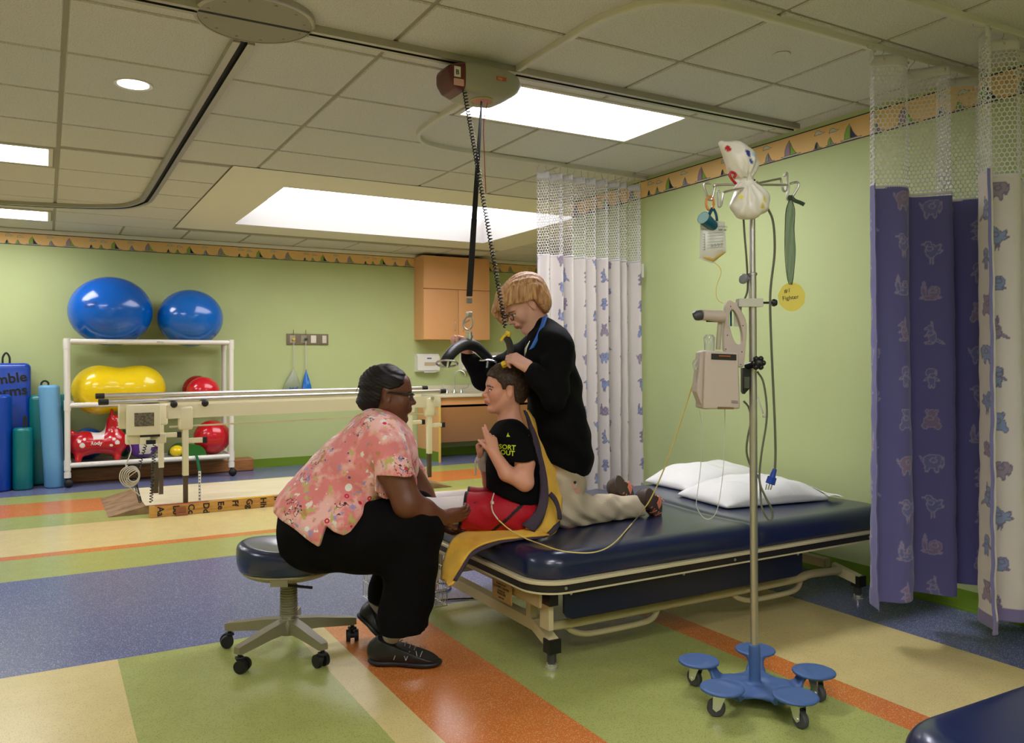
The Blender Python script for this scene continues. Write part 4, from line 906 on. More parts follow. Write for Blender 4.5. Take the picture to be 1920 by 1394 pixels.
for k, L_ in enumerate(('Aa', 'Bb', 'Cc', 'Dd', 'Ee', 'Ff', 'Gg', 'Hh', 'Ii', 'Jj', 'Kk', 'Ll')):
    o_ = pa+d*(.075+.1135*k)+UP*(Hh-.006)-nn*.002
    MB().text(L_, o_+d*-.018, -UP, d, .068, depth=.0006, bold=.0016).build('letter_pair', M_BLACK, t, smooth=0)
for a, b, c in ((.04, .44, (150, 40, 30)), (.62, .95, (228, 178, 40)), (1.0, 1.6, (90, 120, 170))):
    q0 = pa+d*a+UP*(Hh+.0005); q1 = pa+d*b+UP*(Hh+.0005); MB().quad(q0, q1, q1+nn*.045, q0+nn*.045).build('painted_stripe', mat('stripe %d' % c[0], c, .5), t, smooth=0)
q = pa+d*.14*1.35; MB().box(q+np.array([-.0, -.035, .001]), q+np.array([.085, .0-.002, .018])).box(q+np.array([.0, -.012, .0]), q+np.array([.075, -.003, .07])).build('foot_block', mat('red brown wood', (150, 92, 56), .5), t, smooth=0)
# ================================================================ padded table
M_NAVY = mat('navy vinyl upholstery', (16, 30, 66), .28, spec=.6, coat=.25, bump=(5, .12)); M_BAND = mat('dark band', (26, 22, 20), .5); M_CRTRIM = mat('cream trim', (206, 196, 158), .4); M_SKIRT = mat('navy skirt panel', (16, 22, 44), .4); M_FRAMEC = mat('cream steel frame', (198, 186, 142), .38)
TX0, TX1, TY0, TY1, TZ = 1.597, 3.72, 2.597, 3.87, .478
def slab_outline(x0, x1, y0, y1, r, n=10):
    out = []
    for cx, cy, a0 in ((x1-r, y1-r, 0), (x0+r, y1-r, PI/2), (x0+r, y0+r, PI), (x1-r, y0+r, 1.5*PI)):
        for k in range(n+1): a = a0+PI/2*k/n; out.append((cx+r*math.cos(a), cy+r*math.sin(a)))
    return out
def slab(name, x0, x1, y0, y1, r, prof, mt, parent, cap=True):
    """stack of outlines; prof = [(inset, z)]"""
    m = MB(); vs = []; n = 44
    for ins, z in prof:
        for x, y in slab_outline(x0+ins, x1-ins, y0+ins, y1-ins, max(.01, r-ins)): vs.append((x, y, z))
    k = len(vs)//len(prof)
    fs = [(i*k+j, i*k+(j+1) % k, (i+1)*k+(j+1) % k, (i+1)*k+j) for i in range(len(prof)-1) for j in range(k)]
    if cap: fs += [tuple(range(k))[::-1], tuple((len(prof)-1)*k+j for j in range(k))]
    return m.add(vs, fs).build(name, mt, parent, smooth=35)
def mattress(parent, x0, x1, y0, y1, r, z0, z1, fold=None, nm='cushion', dips=()):
    """cushion with soft rounded edges and a gentle surface"""
    b = Blob((x0-.02, y0-.02, z0-.02), (x1+.02, y1+.02, z1+.05), .0125)
    hz = (z1-z0)/2; cz = (z0+z1)/2; G = np.meshgrid(*[(np.arange(n)*b.res+o).astype(np.float32) for n, o in zip(b.n, b.lo)], indexing='ij', sparse=True)
    X = np.abs(G[0]-(x0+x1)/2)-(x1-x0)/2+r; Y = np.abs(G[1]-(y0+y1)/2)-(y1-y0)/2+r
    d2 = np.sqrt(np.maximum(X, 0)**2+np.maximum(Y, 0)**2)+np.minimum(np.maximum(X, Y), 0)-r
    er = .062
    top = G[2]-z1; bot = z0-G[2]
    q1 = d2+er; q2 = top+er; d = np.sqrt(np.maximum(q1, 0)**2+np.maximum(q2, 0)**2)+np.minimum(np.maximum(q1, q2), 0)-er
    d = np.maximum(d, bot)
    d = d+.003*np.sin(G[0]*5.1+1)*np.sin(G[1]*4.3)
    if fold:
        w = G[0]-fold+.03*np.sin(G[1]*5); d = d+.012*np.exp(-(w/.014)**2)*(G[2] > z1-.08)-.005*np.exp(-((w+.035)/.022)**2)*(G[2] > z1-.08)
    b.f = d.astype(np.float32); v, Q = b.mesh(2)
    return mesh_obj(nm, v, Q, M_NAVY, parent)
t = thing('padded_treatment_table', 'low padded treatment table with navy vinyl top that the two figures are on', 'treatment table', (2.6, 3.2, 0))
mattress(t, TX0+.012, TX1-.012, TY0+.012, TY1-.012, .13, .372, TZ, fold=2.78)
slab('light_trim', TX0-.004, TX1+.004, TY0-.004, TY1+.004, .14, [(0, .359), (-.004, .361), (-.004, .370), (0, .373)], M_CRTRIM, t)
slab('dark_band', TX0, TX1, TY0, TY1, .136, [(0, .331), (0, .359)], M_BAND, t)
slab('lower_trim', TX0-.002, TX1+.002, TY0-.002, TY1+.002, .138, [(0, .324), (0, .331)], M_CRTRIM, t)
for x in (1.72, 2.6, 3.5): MB().lathe([(.006, 0), (.007, -.003), (.006, -.004)], (x, TY0-.002, .345), ax=(0, -1, 0), seg=10).build('rivet', M_STEEL, t)
# skirts
m = MB(); m.prism([(1.745, 0, .324), (1.745, 0, .232), (1.757, 0, .214), (1.785, 0, .204), (3.04, 0, .204), (3.07, 0, .214), (3.082, 0, .232), (3.082, 0, .324)], (0, TY0+.05, 0), (0, TY0+.062, 0)); sk = m.build('side_skirt', M_SKIRT, t, smooth=0)
for x in (1.775, 2.35, 3.05): MB().ell((x, TY0+.048, .305), (.0065, .005, .0065), seg=12).build('screw', M_STEEL, sk)
# lower frame
def sq(m, a, b, w, h): # square tube along a->b
    a = Vector(a); b = Vector(b); d = (b-a).normalized(); u = Vector((-d.y, d.x, 0)).normalized(); vs = []
    for p in (a, b):
        for s_, z in ((-1, -1), (1, -1), (1, 1), (-1, 1)): vs.append(p+u*s_*w/2+Vector((0, 0, z*h/2)))
    return m.add(vs, [(0, 1, 2, 3), (7, 6, 5, 4), (0, 4, 5, 1), (1, 5, 6, 2), (2, 6, 7, 3), (3, 7, 4, 0)])
fy0, fy1, fx0, fx1 = 2.835, TY1-.085, 1.728, TX1-.16; zf = .146
m = MB(); m.tube(bez([(fx0+.0, fy0-.03, zf), (fx0+.09, 2.755, zf+.004), (2.4, 2.75, zf+.004), (fx1-.45, 2.75, zf+.004), (fx1-.3, 2.755, zf+.012), (fx1-.05, fy0-.05, zf-.01)], 6), .020, 10); m.build('side_rail', M_FRAMEC, t)
m = MB(); m.tube([(fx0, fy1, zf), (fx1, fy1, zf)], .022, 8); m.build('side_rail', M_FRAMEC, t)
m = MB(); sq(m, (fx0, fy0-.02, zf), (fx0, fy1, zf), .045, .045); m.build('end_rail', M_FRAMEC, t, smooth=0)
m = MB(); sq(m, (fx1, fy0+.06, zf), (fx1, fy1, zf), .045, .045); m.build('end_rail', M_FRAMEC, t, smooth=0)
m = MB(); sq(m, (fx0-.07, fy0+.02, .305), (fx0-.07, fy1, .305), .03, .034); m.build('upper_end_rail', M_FRAMEC, t, smooth=0)
for y in (fy0+.02, fy1-.02, (fy0+fy1)/2+.30): MB().box((fx0-.022, y-.018, .15), (fx0+.01, y+.018, .32)).build('end_strut', M_FRAMEC, t, smooth=0)
MB().box((1.69, 2.675, .165), (1.712, 2.74, .27)).build('corner_strut', M_FRAMEC, t, smooth=0)
MB().box((1.682, 2.655, .265), (1.722, 2.71, .325)).build('corner_block', M_BLACK, t, smooth=0)
MB().box((1.645, 2.67, .262), (1.655, 2.97, .324)).build('end_plate', mat('tan panel', (176, 156, 110), .5), t, smooth=0)
for lx_, ly_, sx in ((1.722, 2.705, 1), (3.56, 2.71, 1), (1.722, TY1-.02, 1), (3.56, TY1-.02, 1)):
    near_ = ly_ < 3
    m = MB(); a = (fx0 if lx_ < 2 else fx1-.04, fy0-.01 if near_ else fy1, zf-.001); sq(m, a, (lx_+.0, ly_-(.02 if near_ else -.02), .100), .044, .046); l = m.build('leg', M_FRAMEC, t, smooth=0)
    MB().box((lx_-.027, ly_-.028, .070), (lx_+.027, ly_+.02, .124)).build('leg_cap', M_BLACK, l, smooth=0)
    MB().cyl((lx_, ly_, .032), (lx_, ly_, .075), .019, seg=20).build('leg_tube', M_DKGREY, l)
    MB().lathe([(.01, .032), (.014, .028), (.022, .026), (.023, .012), (.025, .01), (.025, .001), (0, .0005)], (lx_, ly_, 0), seg=24).build('foot_pad', M_CHROME, l)
for x0_, x1_ in ((1.86, 2.30), (2.78, 3.2)):
    MB().tube(bez([(x0_-.03, 2.77, .135), (x0_, 2.765, .112), (x0_+.05, 2.76, .094), (x0_+.12, 2.755, .089), (x1_-.1, 2.755, .089), (x1_-.03, 2.76, .097), (x1_, 2.765, .118), (x1_+.01, 2.77, .135)], 6), .0125, 10).build('kick_bar', M_FRAMEC, t)
# memorial plate on the end rail
PXL = 1.628; pA, pB = onx(923, 1083, PXL), onx(958, 1137, PXL); py0 = pB[1]; pw_ = pA[1]-pB[1]; pz0 = pB[2]; ph_ = pA[2]-pB[2]; pp = MB().box((PXL, py0, pz0), (PXL+.006, py0+pw_, min(.323, pz0+ph_))).build('notice_plate', mat('wood notice plate', (172, 142, 84), .5), t, smooth=0)
m = MB()
for k, (s_, z) in enumerate((('PLEASE DO NOT', .011), ('E.J. LOWRY CREATIVE', .0135), ('DONATED BY', .010), ('MARILYN', .0165), ('JUNE 2004', .010))): m.text(s_, (PXL-.001, py0+pw_/2, pz0+ph_*(.80-.17*k)), (0, -1, 0), (0, 0, 1), z, depth=.0003, align='CENTER')
m.build('notice_lettering', mat('plate ink', (60, 40, 20), .6), pp, smooth=0)
# wire basket and cable beneath
t = thing('wire_basket', 'white wire basket on the floor behind the end of the padded table', 'basket', (1.62, 3.75, 0))
m = MB(); bx0, bx1, by0, by1, bz = 1.40, 1.70, 3.62, 3.98, .30
for z in (.02, .10, .2, bz): m.tube([(bx0, by0, z), (bx1, by0, z), (bx1, by1, z), (bx0, by1, z)], .003, 5, closed=True)
for f in np.linspace(0, 1, 14):
    for y in (by0, by1): m.tube([(bx0+(bx1-bx0)*f, y, .02), (bx0+(bx1-bx0)*f, y, bz)], .002, 4)
for f in np.linspace(0, 1, 16):
    for x in (bx0, bx1): m.tube([(x, by0+(by1-by0)*f, .02), (x, by0+(by1-by0)*f, bz)], .002, 4)
    m.tube([(bx0, by0+(by1-by0)*f, .02), (bx1, by0+(by1-by0)*f, .02)], .002, 4)
m.build('basket', M_WHITEP, t)
tag(MB().tube(bez([onz(x, y, .006) for x, y in ((925, 1118), (890, 1122), (850, 1124), (815, 1126), (805, 1115), (838, 1108), (845, 1100), (830, 1094), (790, 1100))], 6), .0042, 6).build('floor_cable', M_CORD), 'black cable looping on the floor by the end of the padded table', 'cable')
# ---- pillows
M_PIL = mat('white pillow paper', (232, 232, 228), .7, sheen=.2, bump=(30, .18))
def pillow(name, label, c, L, W_, Ht, ang, seed, par_tilt=0):
    b = Blob((-L/2-.06, -W_/2-.05, -.05), (L/2+.06, W_/2+.05, Ht+.05), .01); G = np.meshgrid(*[(np.arange(n)*b.res+o) for n, o in zip(b.n, b.lo)], indexing='ij')
    X, Y, Z = G; u = X/(L/2); w = Y/(W_/2); e = np.clip((1-np.abs(u)**2.6), 0, 1)**.55*np.clip((1-np.abs(w)**2.6), 0, 1)**.55
    corner = 1+.10*(np.abs(u*w))**1.2
    nz = .006*np.sin(X*21+Y*9+seed)+.005*np.sin(Y*33-X*12+seed*2)+.004*np.sin(X*47+Y*31)
    ins = np.maximum(np.abs(u)/corner, np.abs(w)/corner)
    htop = Ht*e*.95+nz*e+.008; 
    d = np.maximum(np.maximum(Z-htop, -Z), (ins-1)*.12)
    b.f = (d*.6).astype(np.float32); v, Q = b.mesh(2); ca, sa = math.cos(ang), math.sin(ang)
    v = np.stack([v[:, 0]*ca-v[:, 1]*sa+c[0], v[:, 0]*sa+v[:, 1]*ca+c[1], v[:, 2]+c[2]+np.maximum(0, v[:, 0]*par_tilt)], 1)
    return tag(mesh_obj(name, v, Q, M_PIL, org=c), label, 'pillow')
pillow('pillow', 'front white pillow nearer the table edge, with a flat open end at the right', (3.25, 3.12, TZ+.003), .66, .45, .115, math.radians(-8), 1)
pillow('pillow', 'back white pillow lying against the curtain and wall', (3.40, 3.62, TZ+.003), .62, .42, .125, math.radians(-4), 4)
hm = MB(); vs = []
for i in range(9):
    for j in range(25):
        u_, w_ = i/8, -1+j/12; X_, Y_ = .30+.11*u_+.012*math.sin(j*.9)*u_, w_*.235*(1-.04*u_); Z_ = .012+.05*(1-u_)**1.4*(1-w_*w_*.8)+.007*math.sin(j*1.1+i*.5)*(1-.3*u_)*(1 if u_ > 0 else 0)+.004
        ca_, sa_ = math.cos(math.radians(-8)), math.sin(math.radians(-8)); vs.append((3.25+X_*ca_-Y_*sa_, 3.12+X_*sa_+Y_*ca_, TZ+.003+Z_))
hm.add(vs, [(i*25+j, i*25+j+1, i*25+26+j, i*25+25+j) for i in range(8) for j in range(24)]); fp = [o for o in bpy.data.objects if o.name.startswith('pillow')][0]
ho = hm.build('pillowcase_hem', M_PIL, None, smooth=80, recalc=False); ho.parent = fp; ho.location = -fp.location
# ---- second padded table, corner only
t = thing('padded_treatment_table', 'navy padded table corner at the bottom right of the picture', 'treatment table', (2.6, .4, 0))
cn = onz(1728, 1390, .47); mattress(t, 1.44, 3.5, -.3, 1.06, .14, .385, .485, nm='cushion')
slab('dark_band', 1.43, 3.51, -.31, 1.07, .14, [(0, .33), (0, .385)], M_BAND, t)
for x in (1.6, 3.3):
    for y in (-.15, .9): MB().cyl((x, y, .001), (x, y, .33), .022).build('leg', M_FRAMEC, t)
# ================================================================ rolling stool
sx, sy = .885, 3.445
t = thing('rolling_stool', 'navy cushioned rolling stool with ribbed column on a five-arm castor base', 'stool', (sx, sy, 0))
M_TAUPE = mat('taupe moulded plastic', (128, 122, 92), .45)
# saddle cushion: long axis facing camera right
ax = np.array([RGT, FWD, UP]); Zs = .337
b = Blob((sx-.3, sy-.3, Zs-.03), (sx+.3, sy+.3, Zs+.16), .0075)
o_ = np.array([sx, sy, Zs]) + RGT*.0
G = np.meshgrid(*[(np.arange(n)*b.res+o) for n, o in zip(b.n, b.lo)], indexing='ij'); px_ = (G[0]-sx)*RGT[0]+(G[1]-sy)*RGT[1]; py_ = (G[0]-sx)*FWD[0]+(G[1]-sy)*FWD[1]; pz_ = G[2]-Zs
ra = np.hypot(px_/.212, py_/.188); hgt = .114+.020*np.clip(-px_/.2, 0, 1)**1.5-.022*np.exp(-((px_-.02)/.1)**2-(py_/.09)**2)-.02*np.clip(px_/.2, 0, 1)**2
q1 = (ra-1)*.19+.035+np.clip(.05-pz_, 0, 1)*.25; q2 = pz_-hgt+.035; b.f = (np.sqrt(np.maximum(q1, 0)**2+np.maximum(q2, 0)**2)+np.minimum(np.maximum(q1, q2), 0)-.035).astype(np.float32); b.cut(o_+UP*.012, -UP)
v, Q = b.mesh(2); mesh_obj('cushion', v, Q, M_NAVY, t)
b = Blob((sx-.3, sy-.3, Zs-.09), (sx+.3, sy+.3, Zs+.06), .0075); b.ell(o_+UP*.022, (.202, .182, .062), ax, k=0).cut(o_+UP*.014, UP); v, Q = b.mesh(2); mesh_obj('seat_pan', v, Q, mat('taupe seat pan', (160, 150, 112), .45), t)
pn = MB(); pn.box((-.035, -.002, -.016), (.035, .002, .010)); pn.v = [tuple(o_-FWD*.178+RGT*(a[0]+.01)+FWD*a[1]+UP*(a[2]-.005)) for a in pn.v]; pn.build('tilt_plate', M_TAUPE, t, smooth=0)
MB().tube([o_+RGT*.02-UP*.036-FWD*.1, o_+RGT*.13-UP*.038-FWD*.13], .006, 8).build('lever', M_BLACK, t)
zc = .335; pr = [(.0, .15), (.038, .15)]
for k in range(12): z = .152+k*.0108; pr += [(.0375-.0002*k, z), (.0375-.0002*k, z+.005), (.0335-.0002*k, z+.0065), (.0335-.0002*k, z+.009)]
MB().lathe(pr+[(.034, .288), (.0, .288)], (sx, sy, 0), seg=32).build('ribbed_column', M_TAUPE, t, smooth=30)
MB().cyl((sx, sy, .075), (sx, sy, .15), .03).build('gas_cylinder', M_STEEL, t)
MB().lathe([(.0, .075), (.045, .075), (.05, .085), (.05, .125), (.038, .14), (0, .142)], (sx, sy, 0), seg=32).build('hub', M_TAUPE, t)
for k in range(5):
    a = math.radians(140+72*k); d = np.array([math.cos(a), math.sin(a), 0]); n_ = np.array([-d[1], d[0], 0]); m = MB(); vs = []
    for f, w, z0, z1 in ((.03, .026, .085, .138), (.12, .024, .085, .128), (.2, .021, .078, .114), (.27, .019, .072, .104), (.285, .016, .074, .1)):
        for s_, z in ((-1, z0), (1, z0), (.86, z1), (-.86, z1)): vs.append(np.array([sx, sy, 0])+d*f+n_*w*s_+UP*z)
    m.add(vs, [(i*4+j, i*4+(j+1) % 4, i*4+4+(j+1) % 4, i*4+4+j) for i in range(4) for j in range(4)]+[(0, 1, 2, 3), (19, 18, 17, 16)]); arm = m.build('base_arm', M_TAUPE, t, smooth=25)
    c = np.array([sx, sy, 0])+d*.27; q = a+.6+k*1.3; e = np.array([math.cos(q), math.sin(q), 0]); n2 = np.array([-e[1], e[0], 0]); m = MB(); m.cyl(c+UP*.03, c+UP*.078, .008, seg=10)
    cc_ = c+e*.012+UP*.0275
    for s_ in (-1, 1): m.cyl(cc_+n2*s_*.009, cc_+n2*s_*.026, .0272, .0255, seg=28)
    m.cyl(cc_-n2*.01, cc_+n2*.01, .012, seg=12).box(c+UP*.055-np.array([.016, .016, .006]), c+UP*.055+np.array([.016, .016, .006]), bev=.004); m.build('castor', M_BLACKR, arm)
# ================================================================ IV pole
PX, PY = 2.235, 2.115; PD = float(MROT[2] @ (np.array([PX, PY, .6])-CAMP))
pole = thing('iv_pole', 'tall steel drip stand on a blue five-lobed castor base', 'drip stand', (PX, PY, 0))
M_BLUEC = mat('blue painted casting', (66, 98, 152), .5)
angs = [math.radians(q) for q in (38, 110, 182, 254, 326)]
cast = [onz(*q, 0) for q in ((1283, 1279), (1323, 1350), (1502, 1371), (1551, 1310), (1420, 1235))]
lobes = [onz(x, y, .098) for x, y in ((1310, 1240), (1354, 1291), (1492, 1306), (1526, 1260), (1416, 1219))]
ctr = sum(lobes)/5; ctr[2] = 0; PX, PY = ctr[0], ctr[1]
pq = onz(1415, 1287, .05); PX, PY = pq[0], pq[1]
b = Blob((ctr[0]-.42, ctr[1]-.42, .0), (ctr[0]+.42, ctr[1]+.42, .26), .006)
c0 = np.array([ctr[0], ctr[1], .052])
for L_ in lobes:
    d = np.array([L_[0]-c0[0], L_[1]-c0[1], 0]); R_ = np.linalg.norm(d); d /= R_; n_ = np.array([-d[1], d[0], 0]); A_ = np.array([d, n_, UP])
    b.disc((L_[0], L_[1], .097), .076, .0062, .004, .012)
    b.box(c0+d*.10+UP*.0, (.055, .034, .0065), A_, rad=.004, k=.03)
    s_ = np.array([d*math.cos(1.0)+UP*math.sin(1.0), n_, np.cross(d*math.cos(1.0)+UP*math.sin(1.0), n_)]); b.box(c0+d*.158+UP*.022, (.034, .030, .0065), s_, rad=.004, k=.014)
b.disc(c0, .115, .0065, .004, .02).cone((PX, PY, .05), (PX, PY, .20), .0205, .0205, .02).cut((PX, PY, .20), UP)
v, Q = b.mesh(2); mesh_obj('base', v, Q, M_BLUEC, pole)
for i, (L_, C_) in enumerate(zip(lobes, cast)):
    q = np.array([L_[0], L_[1], 0])*.8+np.array([C_[0], C_[1], 0])*.2; e = np.array([C_[0]-L_[0], C_[1]-L_[1], 0]); e = e/np.linalg.norm(e) if np.linalg.norm(e) > .005 else RGT
    if i in (1,): e = -RGT*.8+FWD*.2
    if i in (2, 3): e = RGT*.3-FWD*.6
    e = e/np.linalg.norm(e); q = np.array([L_[0], L_[1], 0]); n_ = np.array([-e[1], e[0], 0]); w = q+e*.02+UP*.031
    m = MB(); m.lathe([(.0, .092), (.02, .09), (.022, .078), (.018, .072), (.0, .072)], q, seg=20)
    for s_ in (-1, 1): m.add([q+n_*s_*.017+UP*.076-e*.012, q+n_*s_*.017+UP*.076+e*.03, w+n_*s_*.017+e*.012, w+n_*s_*.017-UP*.01, w+n_*s_*.017-e*.014]+[q+n_*s_*.014+UP*.076-e*.012, q+n_*s_*.014+UP*.076+e*.03, w+n_*s_*.014+e*.012, w+n_*s_*.014-UP*.01, w+n_*s_*.014-e*.014], [(0, 1, 2, 3, 4), (9, 8, 7, 6, 5)]+[(k, k+5, (k+1) % 5+5, (k+1) % 5) for k in range(5)])
    m.cyl(w-n_*.02, w+n_*.02, .006, seg=10); cs = m.build('castor_fork', M_CHROME, pole)
    m = MB(); m.lathe([(.012, -.011), (.026, -.011), (.031, -.006), (.031, .006), (.026, .011), (.012, .011)], w, ax=n_, seg=32); m.build('castor_wheel', mat('grey rubber tyre', (70, 70, 74), .55), cs)
def pz(y): return CAM_H+(671.6-y)/F_PX*PDD
PDD = float(MROT[2] @ (np.array([PX, PY, .6])-CAMP))
ztp = pz(338); zj = pz(508)
MB().cyl((PX, PY, .19), (PX, PY, zj), .0135, seg=28).build('lower_tube', M_STEEL, pole)
MB().cyl((PX, PY, zj-.01), (PX, PY, ztp), .0105, seg=24).build('upper_tube', M_STEEL, pole); MB().lathe([(.0165, -.008), (.0165, 0), (.014, .002), (.0105, .002)], (PX, PY, zj), seg=24).build('joint_collar', M_STEEL, pole)
MB().cyl((PX, PY, ztp-.0), (PX, PY, ztp+.01), .012, seg=20).build('top_cap', M_BLACK, pole)
def pp_(x, y, dd=0): return at(x, y, PDD+dd)
cx_, cz_ = 1413.5, 344
hooks = [[(1413, 347, 0), (1345, 347, -.03), (1340, 352, -.03), (1335, 372, -.03), (1329, 373, -.03), (1320, 350, -.03), (1322, 344, -.03), (1333, 344, -.03)],
         [(1413, 350, 0), (1388, 354, -.1), (1360, 360, -.17), (1355, 366, -.18), (1352, 384, -.18), (1347, 386, -.18), (1346, 362, -.18), (1350, 359, -.18)],
         [(1413, 347, 0), (1462, 347, .04), (1478, 349, .05), (1476, 371, .05), (1482, 373, .05), (1497, 350, .05), (1494, 342, .05), (1480, 345, .05)],
         [(1413, 346, 0), (1458, 336, .1), (1464, 338, .12), (1468, 356, .12), (1474, 356, .12), (1476, 328, .12), (1473, 325, .12), (1470, 331, .12)]]
for h_ in hooks: MB().tube(bez([pp_(x, y, d) for x, y, d in h_], 7), .0042, 9).build('hook_arm', M_STEEL, pole)
MB().cyl(pp_(1413.5, 352, 0), pp_(1413.5, 341, 0), .015, seg=20).build('hook_hub', M_STEEL, pole)
# knob left of joint
k_ = pp_(1394, 523, -.01); m = MB(); m.cyl(pp_(1405, 523), k_, .005, seg=10); m.lathe([(.0, -.008), (.012, -.008), (.0165, -.004), (.0165, .004), (.012, .008), (0, .008)], k_, ax=-(RGT*.8+FWD*.6), seg=20, xs=1, ys=1.15); m.build('height_knob', mat('grey knob', (126, 128, 130), .45), pole)
# cuddle of cords on the pole: power cable and plug
M_OLIVE = mat('grey green power cord', (96, 98, 78), .5)
pc = thing('mains_cable', 'grey-green mains cable with a bright blue plug hanging from the drip stand', 'cable', pp_(1448, 890))
MB().tube(bez([pp_(x, y, d) for x, y, d in ((1440, 392, -.02), (1448, 410, -.02), (1452, 440, -.02), (1452, 480, -.02), (1446, 530, -.02), (1444, 570, -.02), (1446, 640, -.02), (1450, 730, -.02), (1453, 800, -.02), (1454, 850, -.02), (1453, 882, -.02))], 6), .0042, 8).build('cable', M_OLIVE, pc)
MB().tube(bez([pp_(x, y, d) for x, y, d in ((1394, 408, -.02), (1396, 440, -.02), (1400, 490, -.02), (1402, 540, .02), (1396, 562, .02))], 6), .0036, 8).build('upper_loop', M_OLIVE, pc)
MB().tube(bez([pp_(x, y, d) for x, y, d in ((1420, 697, -.02), (1432, 720, -.02), (1438, 780, -.02), (1428, 850, -.02), (1424, 900, -.02), (1434, 930, -.02), (1447, 955, -.02), (1448, 972, -.02), (1440, 974, -.02), (1428, 950, -.02), (1424, 900, .025), (1410, 880, .03), (1400, 850, .03), (1402, 820, .03), (1408, 790, .03), (1404, 765, .03), (1394, 752, .03))], 6), .0038, 8).build('lower_loop', M_OLIVE, pc)
M_PLUG = mat('blue plug', (20, 60, 150), .35); c_ = pp_(1448, 895, -.02); c1_ = pp_(1444, 908, -.02)
pl = MB().cyl(pp_(1453, 880, -.02), c_, .007, .011, seg=14).cyl(c_, c1_, .0155, .0165, seg=8).build('plug', M_PLUG, pc)
for dx in (-5, 0, 5): MB().cyl(pp_(1443+dx, 908, -.02), pp_(1440+dx*.9, 919, -.02), .0024, seg=6).build('prong', M_CHROME, pl)
# ---- clamp with black knob and star knob
cl_ = thing('pole_clamp', 'silver clamp with black hand screw on the drip stand above the pump', 'clamp', pp_(1412, 568))
m = MB(); a = pp_(1386, 560, -.02); b_ = pp_(1431, 575, -.02); m.box((0, 0, 0), (1, 1, 1)); m.v = [tuple(a+(RGT*(v_[0])*abs((b_-a)@RGT)+FWD*(v_[1]*.045)-UP*(v_[2])*(a[2]-b_[2]))) for v_ in m.v]; m.build('body', M_STEEL, cl_, smooth=0)
m = MB(); m.cyl(pp_(1431, 568), pp_(1452, 568), .004, seg=8).lathe([(.0, -.006), (.012, -.006), (.014, 0), (.010, .01), (0, .012)], pp_(1451, 568), ax=RGT, seg=16); m.build('hand_screw', M_BLACK, cl_)
# ---- feeding pump
M_PUMP = mat('taupe grey pump plastic', (186, 172, 158), .4)
pt = thing('feeding_pump', 'grey feeding pump with loop handle clamped to the drip stand', 'pump', pp_(1350, 765))
PDF = PDD-.01
def P2(x, y, d=0): return at(x, y, PDF+d)
def face(poly, d0, d1, nm, mt, par, bev=.004):
    m = MB(); F_ = [P2(x, y, d0) for x, y in poly]; B_ = [P2(x, y, d0)+FWD*(d1-d0) for x, y in poly]; n = len(poly)
    m.add(F_+B_, [tuple(range(n)), tuple(range(n, 2*n))[::-1]]+[(i, i+n, (i+1) % n+n, (i+1) % n) for i in range(n)])
    o = m.build(nm, mt, par, smooth=25); md = o.modifiers.new('bev', 'BEVEL'); md.width = bev; md.segments = 3; md.limit_method = 'ANGLE'; md.angle_limit = .6; return o
face([(1322, 657), (1385, 662), (1388, 767), (1318, 768)], -.07, .05, 'housing', M_PUMP, pt, .006)
face([(1306, 735), (1314, 660), (1323, 657), (1319, 768)], -.05, .03, 'side_housing', M_PUMP, pt, .004)
w_ = face([(1334, 663), (1381, 665), (1381, 676), (1334, 674)], -.0735, -.0690, 'slot_recess', M_BLACK, pt, .001)
face([(1348, 666), (1370, 667), (1370, 670), (1348, 669)], -.0745, -.073, 'slot_contacts', mat('copper contact', (150, 90, 50), .4, .6), w_, .0005)
face([(1372, 751), (1384, 752), (1384, 757), (1372, 756)], -.0725, -.0690, 'maker_plate', mat('grey print plate', (140, 130, 122), .5), pt, .001)
face([(1346, 763), (1376, 764), (1376, 768), (1346, 768)], -.0725, -.068, 'base_label', mat('brown print', (120, 96, 50), .6), pt, .001)
# handle plate with oval hole: ring built from outer and inner outlines
outer = bez([P2(x, y, -.012) for x, y in ((1357, 655), (1357, 620), (1359, 590), (1362, 568), (1370, 563), (1382, 572), (1393, 588), (1400, 606), (1400, 630), (1398, 655), (1396, 680), (1394, 690))], 4)
outer = outer+[P2(1385, 690, -.012), P2(1370, 672, -.012)]
inner = bez([P2(x, y, -.012) for x, y in ((1368, 608), (1368, 592), (1372, 581), (1378, 584), (1385, 598), (1391, 620), (1392, 640), (1387, 646), (1381, 645), (1374, 632))], 5, True)
def ringplate(outer, inner, th, nm, mt, par):
    n = 64; c = sum(inner)/len(inner)
    def samp(pts):
        P = np.array(pts+[pts[0]]); a = np.array([math.atan2((p-c)@UP, (p-c)@RGT) for p in P[:-1]]); out = []
        for k in range(n):
            th_ = -PI+2*PI*k/n; d = RGT*math.cos(th_)+UP*math.sin(th_); nrm = -RGT*math.sin(th_)+UP*math.cos(th_); best = None
            for i in range(len(P)-1):
                s0_, s1_ = (P[i]-c)@nrm, (P[i+1]-c)@nrm
                if (s0_ <= 0) != (s1_ <= 0):
                    f = s0_/(s0_-s1_); r_ = ((P[i]+(P[i+1]-P[i])*f)-c)@d
                    if r_ > 0 and (best is None or r_ > best): best = r_
            out.append(c+d*(best or .01))
        return out
    O, I_ = samp(outer), samp(inner); m = MB(); vs = O+I_+[p+FWD*th for p in O]+[p+FWD*th for p in I_]
    m.add(vs, [f for k in range(n) for j in [(k+1) % n] for f in ((k, j, n+j, n+k), (2*n+k, 3*n+k, 3*n+j, 2*n+j), (k, 2*n+k, 2*n+j, j), (n+k, n+j, 3*n+j, 3*n+k))])
    o = m.build(nm, mt, par, smooth=30); md = o.modifiers.new('bev', 'BEVEL'); md.width = .003; md.segments = 2; md.limit_method = 'ANGLE'; return o
hp = ringplate(outer, inner, .028, 'carry_handle', M_PUMP, pt)
